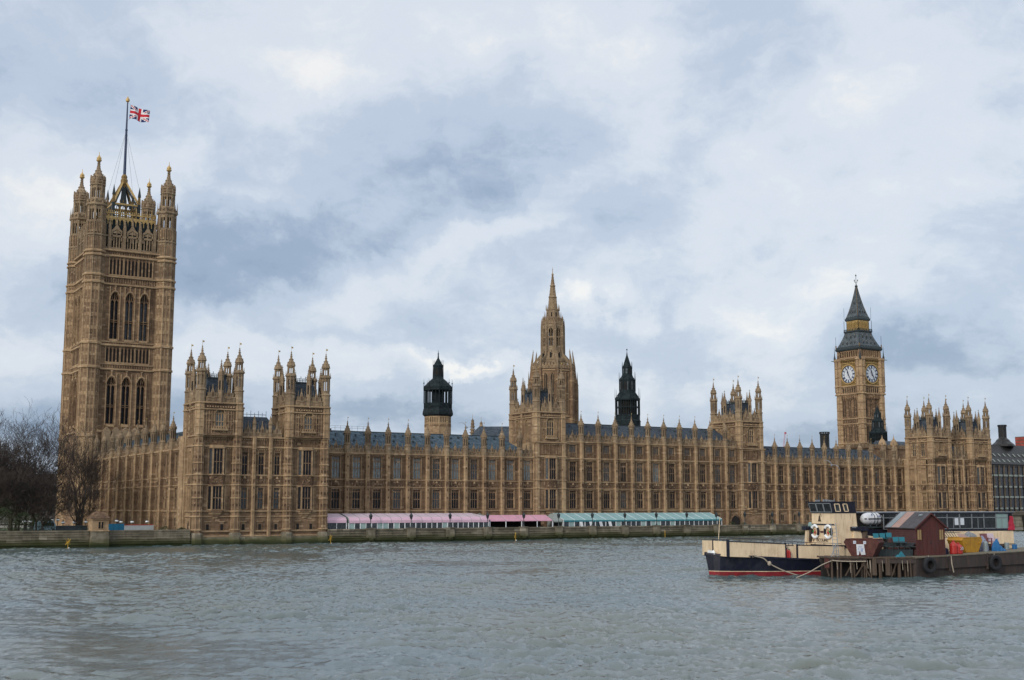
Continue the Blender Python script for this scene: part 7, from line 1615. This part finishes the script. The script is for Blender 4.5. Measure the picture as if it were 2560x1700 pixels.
t = thing('ensign', BT(37.7, -3.0, 5.4), 'red ensign hanging limp at the boat stern', 'flag', BA); f = MB(); f.world()
for k in range(7): 
    z0, z1 = 7.1 - k*.26 - 5.4, 7.1 - (k + 1)*.26 - 5.4; w0, w1 = .2 + .055*k, .2 + .055*(k + 1); o_ = .05*math.sin(k*1.7)
    f.hexa([(-w1 + o_, -.12, z1), (w1*.8 + o_, -.2, z1), (w1*.8 + o_, -.02, z1), (-w1 + o_, 0, z1)], [(-w0 + o_, -.12, z0), (w0*.8 + o_, -.2, z0), (w0*.8 + o_, -.02, z0), (-w0 + o_, 0, z0)])
f.build('cloth', [plain('ensign_red', (.36, .02, .045), .8, 0, .3, 5)], t); f = MB(); f.world(); f.tube([(.0, .05, -.2), (.05, .05, 2.35)], .035, 5); f.build('staff', ['timber'], t)
for i, x in enumerate((8.65, 8.95)):
    t = thing('gas_bottle', BT(x, -2.6, 2.08), 'red gas bottle between the cream screens of the boat, %s' % ('the taller one at left' if i == 0 else 'the shorter one at right'), 'gas bottle', BA); h = 1.1 if i == 0 else .95
    f = MB(); f.world(); f.lathe(0, 0, [(.17, 0), (.19, .05), (.19, h*.75), (.1, h*.9), (.07, h)], 10); f.build('bottle', ['gasred'], t); f = MB(); f.world(); f.lathe(0, 0, [(.05, h), (.08, h + .03), (.08, h + .12), (0, h + .14)], 8); f.build('valve', ['iron'], t)
# mooring line from the boat to the pontoon, slack into the water
def rope(name, pts, r, label, cat='rope'):
    o_ = Vector(pts[0]); f = MB(tuple(o_)); f.world(); P = [Vector(p) for p in pts]; out = []
    for i in range(len(P) - 1):
        p0, p1, p2, p3 = P[max(i-1, 0)], P[i], P[i+1], P[min(i+2, len(P)-1)]
        for k in range(6):
            t = k/6; out.append(.5*((2*p1) + (-p0 + p2)*t + (2*p0 - 5*p1 + 4*p2 - p3)*t*t + (-p0 + 3*p1 - 3*p2 + p3)*t**3))
    out.append(P[-1]); f.tube(out, r, 6); return f
f = rope('r', [BT(4.3, -3.1, 2.35), BT(5.3, -3.25, 2.1), BT(6.0, -3.3, 1.5), BT(7.4, -3.5, .75), BT(9.0, -3.8, .15), BT(10.2, -4, -.25)], .07, ''); k_ = BT(6.0, -3.3, 1.5); f.ball(k_, .24, 6, 1.2)
tag(f.build('mooring_rope', ['rope']), 'knotted mooring rope hanging from the navy hull into the water', 'rope')

# ================================================================== TIMBER PONTOON AND BARGE
_before = set(SC.objects)
PO, PA = Vector((111.28, 106.94, 0)), R(-32.6)
def PT(x, y, z): return (PO.x + x*math.cos(PA) - y*math.sin(PA), PO.y + x*math.sin(PA) + y*math.cos(PA), z)
pt_ = thing('timber_pontoon', PO, 'rotting timber landing stage on piles left of the steel barge', 'pontoon', PA); q = random.Random(8)
f = SB_(); x = -.1
while x < 10.5: w = q.uniform(.18, .3); f.box(x, x + w - .02, -.15 + q.uniform(-.08, .04), 4.2, 2.02 + q.uniform(-.02, .02), 2.16 + q.uniform(-.02, .03)); x += w
f.build('deck_planks', ['timber'], pt_)
f = SB_(); f.box(-.1, 4.7, -.02, .25, 1.62, 2.0); f.box(5.5, 10.4, -.06, .25, 1.45, 2.02); f.box(0, 10.4, 3, 3.3, 1.5, 2); f.build('edge_beam', ['plate'], pt_)
f = SB_()
f.box(-.1, 10.5, 1.6, 2.4, -.8, 1.9, 1)
for k in range(26):
    x = q.uniform(-.05, 10.3); y = q.choice((0.02, .1, .3, .8)); r_ = q.uniform(.05, .13); f.tube([(x + q.uniform(-.1, .1), y, -1), (x, y, 1.9)], r_, 6, 0)
for x0_, x1_ in ((3.4, 4.6), (5.0, 4.2), (2.2, 3.2), (7.6, 8.2), (.3, -.1)): f.tube([(x0_, .1, .0), (x1_, .1, 1.7)], .09, 5, 0)
for x in (5.4, 5.65, 6.95, 7.2): f.taper(x - .13, x + .13, -.2, .05, .1, 2.1, .8, 0)
for k in range(10): x = q.uniform(0, 9.5); f.tube([(x, -.08, 1.8), (x + .05, -.1, q.uniform(.2, .9))], .03, 4, 2)
f.box(-.15, .35, -.12, .3, .9, 2.15, 3)
f.build('pile', ['timber', 'void', 'rope', 'rust'], pt_)
f = rope('r', [PT(.6, -.15, 1.75), PT(-.6, -.5, 1.3), PT(-2.2, -1.0, .5), PT(-3.8, -1.5, -.1)], .055, ''); tag(f.build('mooring_rope', ['rope']), 'thin rope running from the timber pontoon down into the water', 'rope')
f = rope('r', [PT(.7, -.15, 1.8), PT(1.6, -.18, 1.72), PT(3.0, -.18, 1.68), PT(4.6, -.18, 1.7)], .06, ''); tag(f.build('rope_rail', ['rope']), 'pale rope strung along the edge of the timber pontoon', 'rope')

bg_ = thing('barge', (120.2, 101.2, 0), 'long dark rusty steel work barge cut by the right edge', 'barge')
f = MB((120.2, 101.2, 0)); f.world(); dz = lambda x: 2.15 + (x - 120.2)*.018
f.hexa([(120.2, 101.25, -.9), (164, 101.25, -.9), (164, 106.8, -.9), (120.2, 106.8, -.9)], [(120.2, 101.0, dz(120)), (164, 101.0, dz(164)), (164, 106.8, dz(164)), (120.2, 106.8, dz(120))], 0)
f.hexa([(122.5, 100.9, .75), (164, 100.9, 1.2), (164, 101.1, 1.2), (122.5, 101.1, .75)], [(122.5, 100.9, dz(122) - .14), (164, 100.9, dz(164) - .14), (164, 101.1, dz(164) - .14), (122.5, 101.1, dz(122) - .14)], 0)
f.build('hull', ['plate'], bg_)
f = MB((120.2, 101.2, 0)); f.world(); f.hexa([(120.1, 100.85, dz(120) - .1), (164, 100.85, dz(164) - .1), (164, 106.9, dz(164) - .1), (120.1, 106.9, dz(120) - .1)], [(120.1, 100.85, dz(120) + .02), (164, 100.85, dz(164) + .02), (164, 106.9, dz(164) + .02), (120.1, 106.9, dz(120) + .02)]); f.build('deck', ['deckt'], bg_)
f = MB((120.2, 101.2, 0)); f.world(); f.box(125.7, 125.95, 100.78, 101.0, .4, 2.2, 0); f.box(132.6, 132.8, 100.8, 101.0, .5, 2.4, 0); f.tube([(126.0, 100.8, 2.2), (126.05, 100.75, 1.2), (126.3, 100.75, .3)], .07, 5, 1); f.build('rubbing_post', ['plate', 'rope'], bg_)
for i, (x, z, lb) in enumerate(((122.0, 1.25, 'worn black tyre fender at the left corner of the steel barge'), (134.2, 1.25, 'black tyre fender further right on the barge side'))):
    t = thing('tyre_fender', (x, 100.6, z), lb, 'tyre', R(-8), 'tyre fenders on the barge'); f = MB(); f.world(); n = 28
    for k in range(n):
        t0, t1 = 2*math.pi*k/n, 2*math.pi*(k+1)/n
        sec = [(.50, -.22), (.62, -.28), (.84, -.28), (.94, -.16), (.94, .16), (.84, .28), (.62, .28), (.5, .22)]
        for (ra, wa), (rb, wb) in zip(sec, sec[1:] + sec[:1]): f.face((f.p(ra*math.cos(t0), wa, ra*math.sin(t0)), f.p(ra*math.cos(t1), wa, ra*math.sin(t1)), f.p(rb*math.cos(t1), wb, rb*math.sin(t1)), f.p(rb*math.cos(t0), wb, rb*math.sin(t0))))
    f.build('tyre', ['rubber'], t); f = MB(); f.world(); f.tube([(0, 0, .5), (0, .1, 1.1)], .04, 5); f.build('hanging_rope', ['rope'], t)
# shed: gable with doors to the front, long boarded side to the left
SA = R(-16); so_ = thing('garden_shed', (122.6, 102.9, 2.2), 'small maroon boarded shed with grey felt roof on the barge', 'shed', SA); W_, D_, He, Hr = 3.9, 6.0, 3.45, 5.0
f = SB_(); f.box(0, W_, 0, D_, 0, He, 0); f.prism([(0, He), (W_, He), (W_/2, Hr)], .0, -.01) if False else None
f.frame(0, 0); f.prism([(0, He), (W_, He), (W_/2, Hr - .05)], -D_, .0, 0)
for k in range(13): f.box(-.03, .02, .0, .0, 0, 0) if False else None
f.world()
for k in range(15): f.box(-.035, .0, 0, D_, .1 + k*.225, .1 + k*.225 + .19, 1)
for k in range(20): f.box(.03 + k*.195, .03 + k*.195 + .165, -.03, .0, 0.05, He - .1, 0)
f.build('boarded_wall', ['shedred', plain('dark_brown_boards', (.075, .034, .034), .85, 0, .3, 2)], so_)
f = SB_(); f.frame(0, 0); f.box(.85, W_ - .95, .03, .09, .02, He - .12)
for k in range(4): f.box(.9 + k*.52, .94 + k*.52, .085, .11, .05, He - .2)
f.box(W_/2 - .05, W_/2 + .05, .09, .16, 1.5, 1.7, 1); dr = f.build('door', ['shedred', 'iron'], so_)
for a in (.16, W_ - .75): f = SB_(); f.frame(0, 0); f.box(a, a + .5, .03, .07, 1.9, 3.05, 0); f.box(a + .24, a + .28, .06, .09, 1.9, 3.05, 1); f.build('window', [plain('yellowed_window_board', (.26, .18, .085), .7, 0, .15), 'shedred'], so_)
f = SB_(); ov = .32
for s in (0, 1):
    xa, xb = (-ov, W_/2) if s == 0 else (W_ + ov, W_/2); za = He - ov*.8
    f.hexa([(xa, -.3, za), (xb, -.3, Hr), (xb, D_ + .25, Hr), (xa, D_ + .25, za)], [(xa, -.3, za + .1), (xb, -.3, Hr + .1), (xb, D_ + .25, Hr + .1), (xa, D_ + .25, za + .1)], 0)
f.hexa([(-ov, D_*.50, He - ov*.8 + .1), (W_/2, D_*.50, Hr + .1), (W_/2, D_*.78, Hr + .1), (-ov, D_*.78, He - ov*.8 + .1)], [(-ov, D_*.50, He - ov*.8 + .12), (W_/2, D_*.50, Hr + .12), (W_/2, D_*.78, Hr + .12), (-ov, D_*.78, He - ov*.8 + .12)], 1)
f.hexa([(-ov, D_*.80, He - ov*.8 + .1), (W_/2, D_*.80, Hr + .1), (W_/2, D_*.99, Hr + .1), (-ov, D_*.99, He - ov*.8 + .1)], [(-ov, D_*.80, He - ov*.8 + .115), (W_/2, D_*.80, Hr + .115), (W_/2, D_*.99, Hr + .115), (-ov, D_*.99, He - ov*.8 + .115)], 2)
f.hexa([(W_*.33, .8, Hr*.93), (W_*.4, .8, Hr*.95), (W_*.4, 1.3, Hr*.95), (W_*.33, 1.3, Hr*.93)], [(W_*.33, .8, Hr*.93 + .14), (W_*.4, .8, Hr*.95 + .14), (W_*.4, 1.3, Hr*.95 + .14), (W_*.33, 1.3, Hr*.93 + .14)], 2)
f.frame(0, 0)
for s in (0, 1): u0_, u1_ = (-ov, W_/2) if s == 0 else (W_ + ov, W_/2); f.prism([(u0_, He - .42), (u1_, Hr - .12), (u1_, Hr + .08), (u0_, He - .2)], .28, .36, 3)
f.build('roof', ['felt', 'feltpink', 'steelgrey', 'shedred'], so_)
# builders' skips
def skip(name, loc, rz, L, Wd, H, mat, inner, label):
    t = thing(name, loc, label, 'skip', rz); f = SB_(); e = L*.2; th = .06
    o8 = [(e, 0), (L - e, 0), (L - e, Wd), (e, Wd)]; hz = H*.82
    bot = [f.p(x, y, .05) for x, y in o8]; lip = [f.p(x, y, hz) for x, y in ((0, -.1), (L, -.1), (L, Wd + .1), (0, Wd + .1))]; top = [f.p(x, y, H) for x, y in ((.25, -.1), (L - .25, -.1), (L - .25, Wd + .1), (.25, Wd + .1))]
    for a, b in ((bot, lip), (lip, top)):
        for k in range(4): f.face((a[k], a[(k+1) % 4], b[(k+1) % 4], b[k]), 0)
    f.face(bot[::-1], 0); ti = [f.p(x, y, H) for x, y in ((.33, 0), (L - .33, 0), (L - .33, Wd), (.33, Wd))]; bi = [f.p(x, y, H*.55) for x, y in ((.5, .1), (L - .5, .1), (L - .5, Wd - .1), (.5, Wd - .1))]
    for k in range(4): f.face((top[k], top[(k+1) % 4], ti[(k+1) % 4], ti[k]), 0); f.face((ti[k], ti[(k+1) % 4], bi[(k+1) % 4], bi[k]), 1)
    f.face(bi, 1); f.build('body', [mat, inner], t)
    f = SB_(); 
    for x in (.75, L - .75):
        for y in (-.16, Wd + .16): f.tube([(x, y - .06, H*.62), (x, y + .06, H*.62)], .08, 8)
    for (a, b) in (((.25, -.1), (L - .25, -.1)), ((.25, Wd + .1), (L - .25, Wd + .1)), ((.25, -.1), (.25, Wd + .1)), ((L - .25, -.1), (L - .25, Wd + .1))): f.tube([(a[0], a[1], H), (b[0], b[1], H)], .055, 5)
    f.build('rim_and_lugs', [mat], t); return t
s1 = skip('rubbish_skip', PT(2.9, 2.75, 2.14), PA + R(-32), 4.2, 2.0, 2.05, 'rust', 'rust', 'maroon builders skip with white notices on the timber pontoon')
f = SB_(); f.frame(0, -.02); f.o = (0, 0, 0)
def notice(u0, u1, z0, z1): 
    pass
f = SB_(); sl = lambda z: -.1*(z/(2.05*.82)) - .02
for u0_, u1_, z0, z1 in ((1.15, 1.5, 1.5, 1.85), (2.35, 2.68, 1.48, 1.83)):
    f.hexa([(u0_, sl(z0) - .03, z0), (u1_, sl(z0) - .03, z0), (u1_, sl(z0), z0), (u0_, sl(z0), z0)], [(u0_, sl(z1) - .03, z1), (u1_, sl(z1) - .03, z1), (u1_, sl(z1), z1), (u0_, sl(z1), z1)], 0); f.box(u0_ + .08, u1_ - .08, sl(1.6) - .045, sl(1.6) - .03, z0 + .1, z1 - .1, 1)
f.frame(0, 0); f.prism([(1.5, 1.45), (2.4, 1.47), (2.55, .25), (2.05, .22), (1.88, .75), (1.75, .2), (1.55, .2)], .03, .12, 0)
for (a, b, c, d) in ((1.75, 1.1, 2.2, 1.2), (1.7, .8, 1.85, 1.05), (2.0, .6, 2.3, 1.0), (1.68, .45, 1.75, .7)): f.box(a, c, .12, .128, b, d, 1)
f.build('notice', ['sign', 'print'], s1)
s2 = skip('rubbish_skip', (131.3, 103.2, 2.36), R(2), 4.0, 2.0, 1.85, 'skipy', 'rust', 'bright yellow builders skip on the steel barge')
# stacked things around
def plastic_chair(t, m, lm):
    f = SB_(); f.hexa([(-.24, -.22, .43), (.24, -.22, .43), (.22, .22, .41), (-.22, .22, .41)], [(-.24, -.22, .46), (.24, -.22, .46), (.22, .22, .44), (-.22, .22, .44)]); f.build('seat', [m], t)
    f = SB_(); f.hexa([(-.22, .2, .5), (.22, .2, .5), (.22, .24, .5), (-.22, .24, .5)], [(-.24, .30, .95), (.24, .30, .95), (.24, .34, .95), (-.24, .34, .95)]); f.box(-.23, .23, .24, .3, .5, .55) ; f.build('backrest', [m], t)
    for a in (-.2, .2):
        for b, c in ((-.2, -.24), (.2, .26)): f = SB_(); f.tube([(a, b, .43), (a*1.15, c, 0)], .018, 5); f.build('leg', [lm], t)
C0 = None
CH = [(7.3, 4.0, 1.5, 'teal plastic chair, leftmost of the back row behind the maroon skip'), (8.1, 4.0, 1.52, 'teal plastic chair, middle one of the back row behind the maroon skip'), (8.9, 4.0, 1.58, 'teal plastic chair, rightmost of the back row behind the maroon skip'), (9.4, 2.9, 1.1, 'teal plastic chair, left one of the lower pair beside the shed'), (10.15, 2.9, 1.1, 'teal plastic chair, right one of the lower pair beside the shed')]
for i, (x, y, z, lb) in enumerate(CH):
    p_ = PT(x, y, 2.16 + z)
    if C0 is None: C0 = thing('stacking_chair', p_, lb, 'chair', PA + R(4), 'teal plastic chairs on the pontoon'); C0.scale = (1.45, 1.45, 1.2); plastic_chair(C0, 'chairteal', 'iron')
    else: copy_thing(C0, p_, label=lb)
t = thing('furniture_stack', PT(9.6, 2.3, 2.16), 'dark stack of black chairs and tables left of the shed', 'stack', PA); f = SB_()
for k in range(8): x = -3.1 + k*.62; f.box(x, x + .5, 0, 1.9, 1.05 + .04*(k % 3), 1.16 + .04*(k % 3)); 
for k in range(7): x = -3.0 + k*.68; f.tube([(x, 0, 0), (x + .08, .05, 1.05)], .03, 4); f.tube([(x + .4, .9, 0), (x + .4, .9, 1.05)], .03, 4); f.tube([(x, 1.7, 0), (x, 1.7, 1.5)], .03, 4)
f.box(-3.2, 1.9, 1.4, 1.9, 1.2, 1.55); f.box(-3.0, 1.6, .5, 1.7, 0, .8); f.build('chairs', ['iron'], t, fix=True)
f = SB_()
for k in range(4): f.hexa([(.7 + .1*k, .1, 1.2 + .1*k), (1.5 + .1*k, .1, 1.2 + .1*k), (1.5 + .1*k, .7, 1.2 + .1*k), (.7 + .1*k, .7, 1.2 + .1*k)], [(.75 + .1*k, .1, 1.28 + .1*k), (1.5 + .1*k, .1, 1.28 + .1*k), (1.5 + .1*k, .7, 1.28 + .1*k), (.75 + .1*k, .7, 1.28 + .1*k)])
f.build('upturned_seat', [plain('charcoal_plastic', (.03, .034, .04), .5)], t)
t = thing('ladder', PT(1.4, 1.7, 2.1), 'tall aluminium ladder leaning against the boat wheelhouse', 'ladder', PA + R(12)); f = SB_()
for a in (0, .62): f.tube([(a, 0, 0), (a + .95, 2.6, 3.9)], .045, 5)
for k in range(9): t_ = (k + .7)/9.3; f.tube([(.95*t_, 2.6*t_, 3.9*t_), (.62 + .95*t_, 2.6*t_, 3.9*t_)], .035, 4)
f.build('rails', ['alu'], t)
t = thing('ladder', PT(.85, .9, 2.16), 'short pale ladder standing left of the maroon skip', 'ladder', PA); f = SB_(); f.tube([(0, 0, 0), (.75, .5, 1.55)], .05, 5); f.tube([(.75, .2, 0), (.65, .5, 1.55)], .05, 5); f.tube([(.2, .1, .4), (.72, .3, .4)], .03, 4); f.build('rails', ['alu'], t)
M['netrope'] = M['rope']
f = MB(PT(10.1, .3, 2.2)); f.ball((PT(10.1, .3, 2.3)), .32, 6, .6); f.ball(PT(10.5, .2, 2.25), .26, 6, .5); f.ball(PT(9.75, .4, 2.22), .2, 6, .6); tag(f.build('sack', ['sign'], smooth=True), 'pale crumpled sack by the left tyre fender', 'sack')
f = MB(PT(9.2, 1.0, 2.2)); f.frame(); c = PT(9.2, 1.0, 2.2); f.world(); f.taper(c[0] - .6, c[0] + .6, c[1] - .3, c[1] + .3, 2.16, 2.42, .6); f.taper(c[0] - .1, c[0] + .4, c[1] - .2, c[1] + .2, 2.4, 2.8, .2); tag(f.build('plastic_sheet', ['chairteal']), 'crumpled turquoise plastic sheet left of the shed', 'sheet')
f = MB(PT(5.8, .3, 2.2)); q2_ = random.Random(2); 
for k in range(9): p_ = PT(5.3 + k*.2, .25 + q2_.uniform(0, .3), 2.2); f.ball(p_, q2_.uniform(.07, .14), 5)
tag(f.build('rubble', ['sign']), 'scatter of pale rubble on the pontoon edge', 'rubble', kind='stuff')
# red bottles, one taller than its neighbour
for i, (x, h, r_, lb) in enumerate(((128.6, 1.62, .48, 'tall red gas bottle right of the shed, the left one'), (129.5, 1.35, .52, 'red gas bottle with white marking between shed and yellow skip'))):
    t = thing('gas_bottle', (x, 102.3, 2.33), lb, 'gas bottle', 0, 'red bottles beside the shed'); f = SB_(); f.lathe(0, 0, [(r_*.9, 0), (r_, .08), (r_, h*.62), (r_*.86, h*.72), (r_*.5, h*.84), (r_*.36, h*.88), (r_*.36, h)], 14); f.build('bottle', ['gasred'], t, smooth=False)
    if i: lettering('20', .5, 'sign', t, (-.32, -r_ - .02, .5), (R(90), 0, R(-12)), 'number')
f = MB((127.7, 102.6, 2.3)); f.world(); f.lathe(127.5, 102.7, [(.3, 2.3), (.32, 3.0), (.15, 3.1)], 10); f.lathe(128.0, 102.9, [(.25, 2.3), (.27, 2.9), (.1, 3.0)], 10); tag(f.build('dark_canisters', [plain('dark_blue_plastic', (.008, .012, .04), .5)]), 'two dark blue canisters tucked between shed and red bottles', 'canisters')
t = thing('grey_cylinder', (136.2, 103.4, 2.43), 'grey steel cylinder standing right of the yellow skip', 'cylinder'); f = SB_(); f.lathe(0, 0, [(.28, 0), (.3, .05), (.3, 1.1), (.2, 1.25), (.08, 1.3), (.08, 1.45)], 12); f.build('body', ['steelgrey'], t)
f = MB((137.2, 103.4, 2.45)); f.world(); f.v = []; q2_ = random.Random(6)
def drape(f, x, y, z, pts, seed):
    qq = random.Random(seed)
    for (u, v, r_, h) in pts: f.lathe(x + u, y + v, [(r_*1.1, z), (r_, z + h*.35), (r_*.62, z + h*.75), (r_*.2, z + h), (0, z + h*1.02)], 7, qq.uniform(0, 1))
drape(f, 138.1, 103.2, 2.44, [(0, 0, .45, 1.55), (.45, -.1, .45, .75), (.9, -.2, .4, .4), (-.2, .2, .35, 1.2)], 1); tag(f.build('tarpaulin', ['tarp']), 'bright blue tarpaulin heaped on the barge beside the grey cylinder', 'tarpaulin')
f = MB((137.0, 104.2, 2.45)); f.world(); drape(f, 136.9, 104.4, 2.44, [(0, 0, .6, 1.9), (.5, .1, .5, 1.6), (-.4, 0, .4, 1.2)], 2); tag(f.build('rubbish_bags', [plain('grey_blue_sacks', (.16, .18, .27), .5, 0, .6, 3)]), 'pile of grey and white rubbish sacks behind the blue tarpaulin', 'sacks')
f = MB((135.5, 104.8, 4.1)); f.world(); drape(f, 134.6, 104.6, 4.0, [(0, 0, .7, .9), (.7, 0, .6, .7), (-.5, 0, .5, .5)], 3); tag(f.build('rubbish_heap', [plain('grey_debris', (.17, .18, .19), .8, 0, .6, 5)]), 'grey debris heaped at the back of the yellow skip', 'debris')
t = thing('wooden_board', (132.4, 103.9, 4.0), 'pinkish plywood board lying in the yellow skip', 'board'); f = SB_(); f.hexa([(-.3, 0, .0), (2.3, 0, .1), (2.0, .9, .5), (.1, .9, .62)], [(-.3, .04, .04), (2.3, .04, .14), (2.0, .94, .54), (.1, .94, .66)]); f.build('sheet', ['feltpink'], t)
t = thing('ladder', (130.5, 106.5, 4.3), 'dark ladder lying across the skip towards the boat', 'ladder'); f = SB_(); f.tube([(0, 0, .6), (4.6, 0, .4)], .05, 4); f.tube([(.4, -.5, -.1), (3.4, -.5, -.1)], .05, 4)
for k in range(7): f.tube([(.3 + k*.5, 0, .58), (.6 + k*.45, -.5, -.1)], .035, 4)
f.build('rails', ['iron'], t)
def garden_chair(t, m):
    f = SB_(); f.box(-.28, .28, -.27, .27, .4, .45); f.build('seat', [m], t); f = SB_(); f.hexa([(-.27, .24, .45), (.27, .24, .45), (.27, .29, .45), (-.27, .29, .45)], [(-.29, .36, 1.05), (.29, .36, 1.05), (.29, .41, 1.05), (-.29, .41, 1.05)]); f.build('backrest', [m], t)
    for s in (-1, 1): f = SB_(); f.box(s*.3 - .04, s*.3 + .04, -.27, .3, .66, .71); f.build('armrest', [m], t)
    for a in (-.27, .27):
        for b in (-.25, .25): f = SB_(); f.taper(a - .04, a + .04, b - .04, b + .04, 0, .68, .8); f.build('leg', [m], t)
for i, (x, y, m, lb) in enumerate(((138.9, 105.3, 'brownplastic', 'maroon plastic garden chair among the clutter on the barge'), (140.6, 105.6, 'mauve', 'pale mauve plastic garden chair at the right of the barge clutter'))):
    t = thing('garden_chair', (x, y, 2.9), lb, 'chair', R(-20)); t.scale = (1.7, 1.7, 1.6); garden_chair(t, m)
t = thing('crate_stack', (139.6, 104.9, 2.5), 'low dark crates under the plastic garden chairs', 'crates'); f = SB_()
for k in range(5): f.box(-1.8 + k*.85, -1.05 + k*.85, 0, .8, 0, .75 - .1*(k % 2)); f.box(-1.7 + k*.85, -1.15 + k*.85, -.02, 0, .1, .5, 1)
f.build('crates', ['timber', 'void'], t)
for i, (x, h, m, lb) in enumerate(((142.3, .85, 'steelgrey', 'small grey drum at the far right of the barge'), (143.9, .6, 'tarp', 'small blue drum at the right edge of the barge'))):
    t = thing('drum', (x, 104.8, 2.55), lb, 'drum'); f = SB_(); f.lathe(0, 0, [(.3, 0), (.32, .03), (.32, h), (.28, h + .02)], 12); f.lathe(0, 0, [(.34, h*.3), (.34, h*.3 + .05)], 12); f.build('body', [m], t)

for o_ in set(SC.objects) - _before:                              
    if o_.parent is None: o_.location = (o_.location.x*.968 - 1.2, o_.location.y*.968, o_.location.z + .2)
